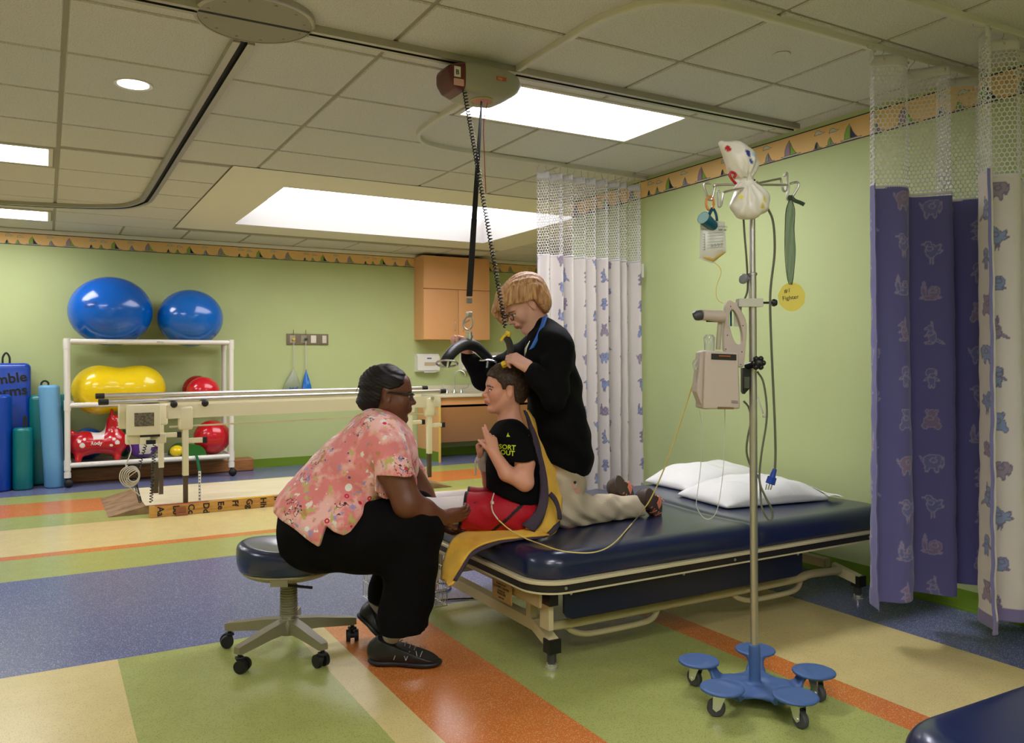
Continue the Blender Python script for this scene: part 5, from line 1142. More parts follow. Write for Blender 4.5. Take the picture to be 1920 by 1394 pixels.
for x, y in ((1370, 575), (1393, 611), (1364, 629), (1361, 655), (1391, 660), (1389, 684)): MB().cyl(P2(x, y, -.013), P2(x, y, -.009), .0023, seg=8).build('screw', M_DKGREY, hp)
m = MB(); m.tube([P2(1316, 591, -.05), P2(1356, 594, -.03)], [.0185, .022], 14); ar = m.build('clamp_arm', M_PUMP, pt); MB().tube([P2(1301, 594, -.055), P2(1306, 592, -.055), P2(1314, 591, -.05)], [.013, .0185, .0185], 14).build('arm_knob', M_DKGREY, ar)
MB().cyl(P2(1350, 603, -.02), P2(1346, 656, -.02), .0085, seg=14).build('drip_chamber_post', mat('beige post', (172, 166, 140), .45), pt)
MB().box(P2(1324, 603, -.05)-np.array([0, 0, .002]), P2(1348, 602, -.02)+np.array([0, 0, .002])).build('trigger', M_BLACK, pt, smooth=0)
m = MB(); m.ell(P2(1422, 681, -.035), (.019, .019, .019), seg=16)
for k in range(6): a = k*PI/3; m.ell(P2(1422, 681, -.04)+(RGT*math.cos(a)+UP*math.sin(a))*.017, (.010, .010, .010), seg=12)
m.cyl(P2(1422, 681, -.035), P2(1400, 688, .01), .012, seg=12); m.build('star_knob', M_BLACK, pt)
face([(1393, 690), (1407, 690), (1407, 728), (1396, 740), (1393, 735)], -.0, .03, 'pole_bracket', M_BLACK, pt, .002); face([(1396, 707), (1406, 707), (1406, 729), (1396, 729)], -.012, .01, 'bracket_plate', mat('dark green grey', (76, 80, 66), .4, .3), pt, .002)
m = MB(); m.lathe([(.0, 0), (.018, .003), (.02, .05), (.014, .06), (0, .062)], P2(1330, 660, -.02), seg=18); m.build('drip_chamber', mat('clear plastic', (216, 222, 206), .12, trans=.7, alpha=.7), pt)
m = MB(); m.tube(bez([P2(1301, 683, -.02), P2(1305, 676, -.03), P2(1312, 680, -.03), P2(1310, 690, -.03), P2(1303, 690, -.03)], 5, True), .0055, 8, closed=True); m.tube([P2(1309, 690, -.03), P2(1308, 735, -.03)], .006, 8); m.build('tube_cassette', mat('clear plastic', (216, 222, 206)), pt)
m = MB(); m.cyl(P2(1383, 568, .03), P2(1383, 612, .03), .015, .013, seg=18); m.build('teal_bottle', mat('pale bottle', (206, 210, 186), .3), pt); MB().box(P2(1369, 570, .03), P2(1372, 612, .035)).build('teal_strip', mat('teal strip', (0, 104, 130), .4), pt, smooth=0)
MB().tube([P2(1420, 745, .01), P2(1431, 778, .01)], .0045, 8, flat=(1, .5)).ell(P2(1433, 780, .0), (.0075, .0075, .0075), seg=14).build('pole_hook', mat('pale plastic', (200, 200, 180), .4), pole)
# thin tubes hanging under the pump
tag(MB().tube(bez([P2(x, y, .0) for x, y in ((1311, 768), (1315, 800), (1314, 870), (1307, 930), (1306, 950), (1318, 970), (1332, 973), (1345, 955), (1354, 900), (1358, 850), (1359, 768))], 7), .0013, 6).build('thin_tube', mat('pale tube', (196, 196, 180), .4)), 'thin pale loop of tubing hanging below the feeding pump', 'tube')
M_FEED = mat('yellow feeding tube', (216, 200, 120), .35)
# feeding bag
fb = thing('feeding_bag', 'clear feeding bag with printed measures and pale yellow feed hanging from the drip stand', 'feeding bag', pp_(1336, 460, -.03))
def sheet(poly_top, poly_bot, d, nm, mt, par, bulge=.018, nu=14, nv=16):
    """soft pouch between two rows of pixel points"""
    m = MB()
    for s_ in (-1, 1):
        vs = []
        for j in range(nv+1):
            for i in range(nu+1):
                u, v_ = i/nu, j/nv; T_ = np.array([np.interp(u, np.linspace(0, 1, len(poly_top)), [p[k] for p in poly_top]) for k in (0, 1)]); B_ = np.array([np.interp(u, np.linspace(0, 1, len(poly_bot)), [p[k] for p in poly_bot]) for k in (0, 1)])
                q = T_*(1-v_)+B_*v_; h = bulge*(math.sin(PI*u)**.6)*(math.sin(PI*min(1, v_*1.0))**.5)*(.4+.6*v_)
                vs.append(pp_(q[0], q[1], d)+FWD*s_*h)
        m.add(vs, [(j*(nu+1)+i, j*(nu+1)+i+1, (j+1)*(nu+1)+i+1, (j+1)*(nu+1)+i) for j in range(nv) for i in range(nu)])
    return m.build(nm, mt, par, smooth=60, recalc=False)
M_FILM = mat('clear bag film', (226, 226, 220), .25, spec=.6, alpha=.62)
sheet([(1313, 420), (1335, 414), (1359, 416)], [(1311, 486), (1336, 494), (1362, 472)], -.03, 'pouch', M_FILM, fb)
sheet([(1313, 477), (1335, 471), (1360, 467)], [(1313, 484), (1336, 492), (1361, 474)], -.03, 'feed', mat('pale yellow feed', (196, 170, 84), .4), fb, .013)
m = MB()
for k in range(6): y = 437+k*5.6; a_, b_2 = pp_(1326, y+1, -.055), pp_(1356, y-1.5, -.055); m.tube([a_, b_2], .0006, 3)
for k in range(7): y = 440+k*4.8; m.tube([pp_(1318, y, -.055), pp_(1321.5, y-.3, -.055)], .0008, 3)
m.tube([pp_(1321.5, 438, -.055), pp_(1321.5, 470, -.055)], .0008, 3)
for k in range(4): q = pp_(1335+k*6, 461-k*.8, -.055); m.tube([q+RGT*.003*math.cos(a)+UP*.004*math.sin(a) for a in np.linspace(0, 2*PI, 8)[:-1]], .0008, 3, closed=True)
m.text('ENTERAL', pp_(1345, 427, -.055), RGT, UP, .009, depth=.0002).text('500 ml', pp_(1347, 433, -.055), RGT, UP, .010, depth=.0002, bold=.0003).text('ONLY', pp_(1315, 432, -.055), RGT, UP, .009, depth=.0002); m.build('print', mat('grey ink', (70, 72, 80), .6), fb, smooth=0, recalc=False)
MB().tube(bez([pp_(x, y, d) for x, y, d in ((1338, 492, -.03), (1348, 500, -.03), (1352, 512, -.03), (1345, 532, -.03), (1342, 550, -.03), (1346, 563, -.03), (1356, 569, -.03))], 6), .0016, 6).build('outlet_tube', M_FEED, fb)
# link ring + teal cup
tag(MB().tube([pp_(1331+7*math.cos(a), 381+12*math.sin(a)+(1 if math.sin(a) > 0 else 0), -.03) for a in np.linspace(0, 2*PI, 33)[:-1]], [.0046+.0009*math.sin(k*2.4) for k in range(32)], 8, closed=True).build('toy_link', mat('orange plastic link', (222, 140, 70), .35)), 'orange plastic toy link holding the teal cup on the drip stand hook', 'toy link')
cu = thing('toy_cup', 'small teal toy cup with handle hung by an orange link', 'cup', pp_(1328, 412, -.05))
ctp = pp_(1318, 408, -.07); cbt = pp_(1337, 424, -.03); axv = (cbt-ctp)/np.linalg.norm(cbt-ctp); LL = np.linalg.norm(cbt-ctp)
MB().lathe([(.019, .004), (.0215, 0), (.023, .001), (.021, LL*.5), (.019, LL), (.017, LL+.004), (.0, LL+.004), (.0, LL), (.0165, LL-.002), (.0185, LL*.5), (.0195, .004)], ctp, ax=axv, seg=28).build('body', mat('teal cup plastic', (0, 92, 122), .25), cu)
MB().lathe([(.0215, .0005), (.0225, -.001), (.0235, .0005), (.0225, .002)], ctp, ax=axv, seg=28).build('rim', mat('pale teal rim', (150, 190, 190), .3), cu)
MB().tube(bez([pp_(1330, 402, -.04), pp_(1336, 392, -.03), pp_(1341, 398, -.02), pp_(1344, 412, -.02), pp_(1342, 428, -.03)], 6), .0045, 8, flat=(1.6, .7)).build('handle', mat('teal cup handle', (0, 74, 104), .25), cu)
# white plastic bag tied like a bow over the hooks
b = Blob(pp_(1412, 340)-.28, pp_(1412, 340)+.26, .006)
def T2(x, y, d): return pp_(x, y, d)
D_ = -.05; kn = T2(1397, 341, D_)
A_ = np.array([RGT, FWD, UP])
for (x, y, r_) in ((1356, 272, .008), (1366, 276, .022), (1380, 290, .045), (1388, 303, .052), (1394, 317, .04), (1397, 330, .022)): pass
b.chain([T2(1353, 270, D_), T2(1366, 279, D_), T2(1383, 293, D_), T2(1392, 308, D_), T2(1394, 322, D_), kn], [.010, .024, .047, .050, .036, .014], .02)
b.chain([kn, T2(1395, 356, D_), T2(1395, 376, D_), T2(1400, 384, D_)], [.014, .030, .036, .038], .02); b.chain([kn, T2(1408, 358, D_), T2(1418, 376, D_), T2(1424, 382, D_)], [.014, .028, .042, .034], .02); b.ell(T2(1389, 392, D_), (.03, .03, .022), k=.03).ell(T2(1405, 398, D_), (.04, .03, .022), k=.03)
def bagn(x, y, z):
    dz = (z-kn[2]); u = ((x-kn[0])*RGT[0]+(y-kn[1])*RGT[1]); a = np.arctan2(u, np.abs(dz)+.01); r_ = np.sqrt(u*u+dz*dz+((x-kn[0])*FWD[0]+(y-kn[1])*FWD[1])**2)
    return .004*np.sin(a*17+r_*9)*np.clip(1.6-r_*8, .25, 1)+.0025*np.sin(x*90+z*60)*np.sin(y*80-z*70)
b.warp(bagn); v, Q = b.mesh(1)
bg = thing('plastic_bag', 'white printed plastic bag tied in the middle over the drip stand hooks', 'bag', kn); cc = np.tile(np.array(lin((232, 228, 216))), (len(v), 1))
for x, y, r_, c_ in ((1361, 283, .009, (190, 20, 40)), (1395, 294, .009, (30, 60, 150)), (1401, 310, .007, (30, 60, 150)), (1407, 297, .008, (170, 196, 214)), (1384, 372, .007, (226, 214, 60)), (1427, 378, .008, (214, 200, 90)), (1424, 390, .006, (214, 200, 90))):
    w = T2(x, y, D_); dd = np.hypot((v-w)@RGT, (v-w)@UP*.8+(v-w)@RGT*.3); cc[dd < r_] = lin(c_)
mesh_obj('bag', v, Q, mat('white bag film', (232, 228, 216), .35, attr='Col', sss=.0), bg, cc)
MB().tube([kn-RGT*.018-UP*.004-FWD*.01, kn-FWD*.022, kn+RGT*.02+UP*.004-FWD*.008, kn+RGT*.0+FWD*.018], .007, 8, closed=True, flat=(1.3, .6)).build('tie', mat('tan tie', (168, 146, 96), .6), bg)
MB().tube(bez([T2(1380, 345, D_-.02), T2(1372, 336, D_-.03), T2(1368, 328, D_-.03), T2(1372, 323, D_-.03), T2(1379, 327, D_-.03), T2(1376, 334, D_-.03)], 5), .0045, 7).build('red_twist', mat('red foam twist', (180, 16, 34), .5), bg)
# green ribbon with round paper medal
rb = thing('ribbon_medal', 'sheer green ribbon with a round yellow paper medal lettered #1 Fighter', 'medal', pp_(1486, 560, .05))
m = MB(); L_pts = [(1481, 372), (1474, 395), (1472, 430), (1472, 480), (1476, 520), (1480, 534)]; R_pts = [(1484, 372), (1490, 395), (1489, 430), (1491, 470), (1488, 515), (1485, 534)]
Lb, Rb = bez([pp_(x, y, .05) for x, y in L_pts], 6), bez([pp_(x, y, .05) for x, y in R_pts], 6); vs = []
for i, (a, c_) in enumerate(zip(Lb, Rb)):
    for k in range(7): f = k/6; vs.append(a+(c_-a)*f+FWD*(.006*math.sin(f*PI*2+i*.25)))
m.add(vs, [(i*7+k, i*7+k+1, i*7+8+k, i*7+7+k) for i in range(len(Lb)-1) for k in range(6)]); o = m.build('ribbon', mat('sheer green ribbon', (70, 104, 80), .6, alpha=.8), rb, smooth=60)
for e in (Lb, Rb): MB().tube(e, .0013, 5).build('ribbon_edge', mat('dark green edge', (30, 50, 34), .6), o)
MB().tube(bez([pp_(1482, 368, .045), pp_(1490, 376, .04), pp_(1500, 380, .04), pp_(1508, 384, .04)], 5), .005, 6, flat=(1.4, .3)).ell(pp_(1481, 371, .045), (.008, .008, .01), seg=12).build('ribbon_knot', mat('dark green knot', (44, 66, 46), .6), rb)
mc = pp_(1484.5, 557, .05); rr = 26/F_PX*(PDD+.05); m = MB(); pts = [mc+RGT*math.cos(a)*rr*(.97+.03*math.sin(a*9))+UP*math.sin(a)*rr*1.04 for a in np.linspace(0, 2*PI, 41)[:-1]]
m.add(pts+[p+FWD*.002 for p in pts], [tuple(range(40)), tuple(range(40, 80))[::-1]]+[(k, k+40, (k+1) % 40+40, (k+1) % 40) for k in range(40)]); pm = m.build('paper_disc', mat('yellow paper', (228, 212, 96), .7), rb, smooth=0)
dd = (UP*1+RGT*0); rg = RGT+UP*.12
MB().text('#1', mc-RGT*.028+UP*.014-FWD*.0015, rg, UP, .022, depth=.0004, bold=-.0002).text('Fighter', mc-RGT*.034-UP*.013-FWD*.0015, rg, UP-RGT*.12, .0215, depth=.0004, bold=-.0002).build('lettering', mat('black ink', (24, 22, 20), .6), pm, smooth=0)
# feeding tube running from the pump to the patient
FEEDPATH = [P2(1308, 695, -.03)]+[at(x, y, d) for x, y, d in ((1296, 730, 2.98), (1270, 810, 3.05), (1245, 880, 3.12), (1222, 932, 3.20), (1205, 958, 3.27))]+[onz(x, y, TZ+.012) for x, y in ((1185, 982), (1150, 1020), (1115, 1036), (1070, 1036), (1040, 1030), (1012, 1020))]
# ================================================================ people. Worked out in a frame turned with the lens: x right, y away, z up
RL = np.array([RGT, FWD, UP])
def q(x, y, D): return RL @ at(x, y, D)
def emit(name, b, mt, parent, col=None, sm=1, label=None):
    v, Q = b.mesh(sm); c = col(v) if col else None
    return mesh_obj(name, v @ RL, Q, mt, parent, c, label=label)
def V3(*a): return np.array(a, float)
def nrm(a): a = np.array(a, float); return a/np.linalg.norm(a)
def head_axes(yaw, pitch, roll=0):
    """face direction f, left side s, up u. yaw 0 = facing +x, positive turns away; pitch positive looks down"""
    f = V3(math.cos(yaw)*math.cos(pitch), math.sin(yaw)*math.cos(pitch), -math.sin(pitch)); s_ = V3(-math.sin(yaw), math.cos(yaw), 0); u = np.cross(f, s_)
    return f, s_*math.cos(roll)+u*math.sin(roll), u*math.cos(roll)-s_*math.sin(roll)
class Head:
    def __init__(h, c, ax, S=1, fat=0, nose=1): h.c = c; h.ax = ax; h.S = S; h.fat = fat; h.nose = nose
    def p(h, f, s_, u): return h.c+(h.ax[0]*f+h.ax[1]*s_+h.ax[2]*u)*h.S
    def loc(h, v): d = (v-h.c)/h.S; return d @ h.ax[0], d @ h.ax[1], d @ h.ax[2]
    def add(h, b, neck, nr):
        S, A, P, F = h.S, np.array(h.ax), h.p, h.fat; E = lambda c, r, k, op='add': b.ell(P(*c), np.array(r)*S, A, k*S, op)
        E((-.014, 0, .036), (.096, .075+F*.004, .083), 0); E((.028, 0, -.030), (.058+F*.006, .056+F*.012, .080), .03)
        for s_ in (-1, 1):
            b.cone(P(-.005, s_*.050, -.045), P(.055, s_*.016, -.098), (.020+F*.008)*S, .017*S, .022*S); E((.056, s_*.036, -.028), (.026+F*.005, .026+F*.006, .030), .02)
        E((.070, 0, -.100), (.018, .020, .016), .015); E((.078, 0, .020), (.016, .050, .014), .016); E((.062, 0, .045), (.024, .045, .034), .03)
        if F: E((.02, 0, -.105), (.05, .05, .03), .03)
        for s_ in (-1, 1): E((.098, s_*.031, -.004), (.014, .019, .011), .010, 'sub'); E((.0745, s_*.031, -.004), (.0145, .0150, .0125), .002)
        b.cone(P(.086, 0, .006), P(.104*1, 0, -.026), .0075*S, .0105*S*h.nose, .010*S); E((.106, 0, -.030), (.0115*h.nose, .0105*h.nose, .0095), .006)
        for s_ in (-1, 1): E((.096, s_*.0125*h.nose, -.034), (.0100, .0075, .0075), .005)
        E((.084, 0, -.058), (.018, .026, .018), .012); E((.0945, 0, -.0555), (.0080, .018, .0042), .005); E((.0920, 0, -.0650), (.0080, .0160, .0048), .005)
        E((.0985, 0, -.0605), (.007, .017, .0011), .0015, 'sub')
        for s_ in (-1, 1):
            E((-.010, s_*.0745, -.008), (.0175, .0075, .0310), .006); E((-.004, s_*.0815, -.006), (.0100, .0060, .0190), .003, 'sub'); E((-.010, s_*.0755, .018), (.0160, .0065, .008), .003)
        b.cone(P(-.022, 0, -.045), neck, .050*S, nr, .035*S)
    def paint(h, v, col, lip, brow, iris=(60, 40, 25)):
        f, s_, u = h.loc(v); a = np.abs(s_)
        L = (f > .082) & (a < .024) & (u > -.0715-.0+a*.12) & (u < -.0505-a*.18); col[L] = lin(lip)
        e = (f > .070) & (((a-.031)/.0135)**2+((u+.004)/.0048)**2 < 1); col[e] = lin((226, 220, 212)); e2 = (f > .074) & (np.hypot(a-.0315, u+.0038) < .0062); col[e2] = lin(iris)
        rim = (f > .068) & (((a-.031)/.0175)**2+((u+.004)/.0085)**2 < 1) & ~e & (u > -.004); col[rim] = lin(tuple(c*.45 for c in brow))
        B = (f > .060) & (a > .014) & (a < .050) & (np.abs(u-.0165+((a-.030)/.02)**2*.003) < .0038); col[B] = lin(brow)
        return col
def hand(b, w, d, n, side, curl=(.5, .7, .5), S=1, spread=.0, thumb=(.5, .8, .35), wr=.024, tcurl=.4, fc=None):
    """w wrist, d towards knuckles, n palm normal, side +1: thumb lies along cross(d,n)"""
    d = nrm(d); n = nrm(np.array(n)-d*np.dot(n, d)); t = np.cross(d, n)*side
    kn = []
    for i, (o, L_) in enumerate(((.027, .086), (.009, .090), (-.009, .086), (-.026, .078))):
        k_ = w+(d*L_+t*o*1.0)*S; kn.append(k_); b.cone(w+t*o*.5*S+d*.01*S, k_, wr*.72*S, .0115*S, .012*S)
    b.ell(w+(d*.045+n*.004)*S, (.040*S, .034*S, .0145*S), np.array([d, t, n]), k=.012*S)
    for i, (L_, r_) in enumerate(((.070, .0088), (.078, .0090), (.072, .0086), (.056, .0078))):
        cs = fc[i] if fc else curl; a = 0; p = kn[i]; dd = nrm(d+t*(spread*(1.5-i)))
        for j, fr in enumerate((.45, .30, .25)):
            a += cs[j]; e = p+(dd*math.cos(a)+n*math.sin(a))*L_*fr*S; b.cone(p, e, r_*S*(1.06-.08*j), r_*S*(.98-.09*j), .003); p = e
    th = nrm(d*thumb[0]+t*thumb[1]+n*thumb[2]); p0 = w+(d*.018+t*.018)*S; p1 = p0+th*.040*S; th2 = nrm(th+d*tcurl+n*tcurl*.5); p2 = p1+th2*.030*S; th3 = nrm(th2+n*tcurl*.6+d*tcurl*.3); p3 = p2+th3*.022*S
    b.cone(p0, p1, .0165*S, .0115*S, .012*S).cone(p1, p2, .0110*S, .0098*S, .003).cone(p2, p3, .0098*S, .0080*S, .002)
def folds(sc, amp, seed):
    def f(x, y, z): return amp*(np.sin(x*sc+1.7*np.sin(z*sc*.6+seed)+seed)*np.sin(z*sc*.9+1.3*np.sin(y*sc*.7+seed*2))+.5*np.sin((x+z)*sc*1.9+2*np.sin(y*sc+seed)))
    return f
def cloth_mat(name, rgb, rough=.85, sheen=.0, bump=.35, **k): return mat(name, rgb, rough, spec=.12, sheen=sheen, bump=(260, bump), **k)
# hair material with strand streaks
def hair_mat(name, rgb, rgb2, lo=.45, hi=.75, sc=(14, 14, 120), rot=(0, 0, 0)):
    m = mat(name, rgb, .55, spec=.3); nt = m.node_tree; b = nt.nodes['Principled BSDF']; tc = nt.nodes['Texture Coordinate']
    mp = nt.nodes.new('ShaderNodeMapping'); mp.inputs['Scale'].default_value = sc; mp.inputs['Rotation'].default_value = rot; nt.links.new(tc.outputs['Object'], mp.inputs[0])
    n = nt.nodes.new('ShaderNodeTexNoise'); n.inputs['Scale'].default_value = 1.6; n.inputs['Detail'].default_value = 5; nt.links.new(mp.outputs[0], n.inputs['Vector'])
    r = nt.nodes.new('ShaderNodeMapRange'); r.inputs[1].default_value = lo; r.inputs[2].default_value = hi; nt.links.new(n.outputs[0], r.inputs[0])
    x = nt.nodes.new('ShaderNodeMix'); x.data_type = 'RGBA'; nt.links.new(r.outputs[0], x.inputs[0]); x.inputs[6].default_value = lin(rgb); x.inputs[7].default_value = lin(rgb2); nt.links.new(x.outputs[2], b.inputs['Base Color'])
    bp = nt.nodes.new('ShaderNodeBump'); bp.inputs['Strength'].default_value = .5; bp.inputs['Distance'].default_value = .004; nt.links.new(n.outputs[0], bp.inputs['Height']); nt.links.new(bp.outputs[0], b.inputs['Normal'])
    return m
# ---------------------------------------------------------------- woman in the pink scrub top
pw = thing('person', 'woman in pink patterned scrub top seated on the rolling stool, facing the boy', 'person', (sx, sy, 0))
SK1 = (104, 62, 40)
hd = Head(q(728, 740, 3.40), head_axes(.2, .06), 1.0, fat=.8, nose=1.08)
b = Blob(q(500, 1240, 3.0)*V3(1, 0, 1)+V3(0, 2.98, 0), q(895, 680, 3.4)*V3(1, 0, 1)+V3(0, 3.78, 0), .0038)
hd.add(b, q(706, 800, 3.40), .066)
# torso, pelvis and legs under the clothes
b.cone(q(706, 800, 3.40), q(690, 845, 3.40), .07, .13, .04).cone(q(700, 845, 3.36), q(630, 930, 3.36), .12, .13, .04).cone(q(700, 845, 3.44), q(630, 930, 3.44), .12, .13, .04).ell(q(600, 970, 3.40), (.14, .19, .13), k=.05)
for s_, kx, ky, kd, ax_, ay, ad in ((-1, 775, 985, 3.25, 757, 1165, 3.23), (1, 765, 965, 3.54, 712, 1125, 3.56)):
    b.cone(q(610, 995, 3.40+s_*.1), q(kx, ky, kd), .11, .08, .04).cone(q(kx, ky, kd), q(ax_, ay, ad), .07, .045, .03)
# near arm and hand
b.cone(q(722, 832, 3.24), q(738, 880, 3.19), .07, .066, .03).cone(q(738, 880, 3.19), q(764, 944, 3.17), .066, .056, .02).cone(q(764, 944, 3.17), q(795, 958, 3.20), .056, .045, .02).cone(q(795, 958, 3.20), q(829, 972, 3.25), .045, .030, .02)
wr = q(829, 971, 3.255); hand(b, wr, V3(.80, .35, .08), V3(.15, .8, .35), -1, curl=(.35, .5, .4), S=.92, thumb=(.55, .85, .1), wr=.028, tcurl=.25)
# far arm and hand, under the leg
b.cone(q(735, 832, 3.56), q(790, 925, 3.60), .065, .052, .03).cone(q(790, 925, 3.60), q(830, 983, 3.54), .05, .030, .02)
wr = q(832, 985, 3.52); hand(b, wr, V3(.85, -.2, -.12), V3(0, -.5, .8), 1, curl=(.15, .35, .3), S=.95, thumb=(.6, .7, .3), wr=.028)
def c1(v):
    c = np.tile(np.array(lin(SK1)), (len(v), 1)); hd.paint(v, c, (110, 56, 48), (26, 18, 14), (30, 18, 12))
    return c
body = emit('body', b, mat('brown skin', SK1, .48, attr='Col', sss=.08, bump=(160, .10)), pw, c1, 1)
# hair: swept back with a bun at the nape
h_ = Blob(q(660, 805, 3.4)*V3(1, 0, 1)+V3(0, 3.25, 0), q(800, 675, 3.4)*V3(1, 0, 1)+V3(0, 3.55, 0), .0035)
A = np.array(hd.ax); h_.ell(hd.p(-.020, 0, .042), (.103, .086, .086), A, 0).ell(hd.p(-.055, 0, -.02), (.062, .07, .065), A, .03).ell(hd.p(-.095, 0, -.035), (.034, .045, .032), A, .02)
G = np.meshgrid(*[(np.arange(n)*h_.res+o) for n, o in zip(h_.n, h_.lo)], indexing='ij'); gv = np.stack([g.ravel() for g in G], 1); f, s_, u = [a.reshape(h_.f.shape) for a in hd.loc(gv)]
gl = np.interp(f, [-.14, -.07, -.042, -.034, -.028, .012, .035, .055, .07, .082, .10], [-.085, -.088, -.070, -.035, .028, .028, .032, .046, .066, .078, .085])
d = (gl-u)*.8; h_.f = np.maximum(h_.f, d).astype(np.float32)+(.0016*np.sin(f*60+s_*40+np.sin(u*90)*2)+.0012*np.sin((u*.9+f*.35)*420+np.abs(s_)*160)).astype(np.float32)
for k in range(4): h_.chain([q(688-k, 706+k*2, 3.36+.02*k), q(676-k, 716+k*2, 3.36+.02*k), q(670-k*1.5, 730+k*3, 3.36+.02*k)], [.004, .003, .0015], .004)
emit('hair', h_, hair_mat('dark hair with tan streaks', (20, 15, 13), (122, 86, 52), .66, .80, (10, 10, 70), (0, .5, 0)), pw)
# glasses
m = MB(); P = lambda f, s_, u: tuple(hd.p(f, s_, u) @ RL)
m.tube(bez([P(-.012, -.078, .010), P(.03, -.080, .011), P(.07, -.068, .008), P(.096, -.058, .006)], 5), .0024, 6, flat=(1.5, .8)); m.tube(bez([P(-.012, .078, .010), P(.03, .080, .011), P(.096, .058, .006)], 5), .0024, 6)
for s_ in (-1, 1): m.tube([P(.104-.006*abs(math.cos(a)), s_*.031+.025*math.cos(a), -.004+.0145*math.sin(a)) for a in np.linspace(0, 2*PI, 25)[:-1]], .0018, 6, closed=True)
m.tube([P(.106, -.007, .002), P(.109, 0, .004), P(.106, .007, .002)], .002, 6); m.build('glasses', mat('dark glasses frame', (22, 20, 22), .25), pw)
# scrub top
s_b = Blob(q(495, 1030, 3.1)*V3(1, 0, 1)+V3(0, 3.02, 0), q(815, 750, 3.4)*V3(1, 0, 1)+V3(0, 3.80, 0), .0052)
for D in (3.325, 3.40, 3.475):
    s_b.cone(q(622, 928, D), q(706, 846, D), .158, .152, .05)
s_b.ell(q(585, 955, 3.40), (.172, .235, .125), k=.06).ell(q(592, 965, 3.29), (.155, .165, .14), k=.05).ell(q(655, 962, 3.29), (.13, .165, .11), k=.06).ell(q(608, 988, 3.26), (.11, .175, .11), k=.04).ell(q(652, 972, 3.24), (.075, .14, .08), k=.04).ell(q(748, 872, 3.35), (.075, .09, .085), k=.05).ell(q(748, 872, 3.47), (.075, .09, .085), k=.05)
s_b.cone(q(712, 822, 3.27), q(712, 822, 3.53), .088, .088, .05).cone(q(704, 808, 3.36), q(704, 808, 3.44), .085, .085, .04)
s_b.cone(q(726, 838, 3.225), q(741, 905, 3.17), .082, .080, .035); s_b.cone(q(740, 836, 3.57), q(768, 905, 3.62), .08, .078, .035)
s_b.cone(q(712, 770, 3.40), q(712, 800, 3.40), .05, .06, .02, op='sub')
s_b.cutbox(q(741, 891, 3.17), V3(.10, 0, -1), q(745, 925, 3.12), .10)
s_b.cutbox(q(768, 891, 3.62), V3(.3, 0, -1), q(775, 925, 3.66), .10)
hx_ = [q(x, y, 3.25) for x, y in ((500, 936), (520, 958), (540, 972), (600, 1000), (614, 1009), (626, 972), (640, 983), (660, 991), (690, 963), (750, 950), (830, 948))]
def hemf(x, y, z): return 0*x
sl, Gm = s_b._win(s_b.lo, s_b.lo+s_b.n*s_b.res, 0); zc_ = np.interp(Gm[0], [p[0] for p in hx_], [p[2] for p in hx_]); s_b.f = np.maximum(s_b.f, (zc_-Gm[2])*.7).astype(np.float32)
def wr_(x, y, z): return folds(17, .0045, 2)(x, y, z)+.003*np.sin((x*.8+z*1.1)*46+2*np.sin(y*14))*np.clip((z-.55)*0+1, 0, 1)
s_b.warp(wr_)
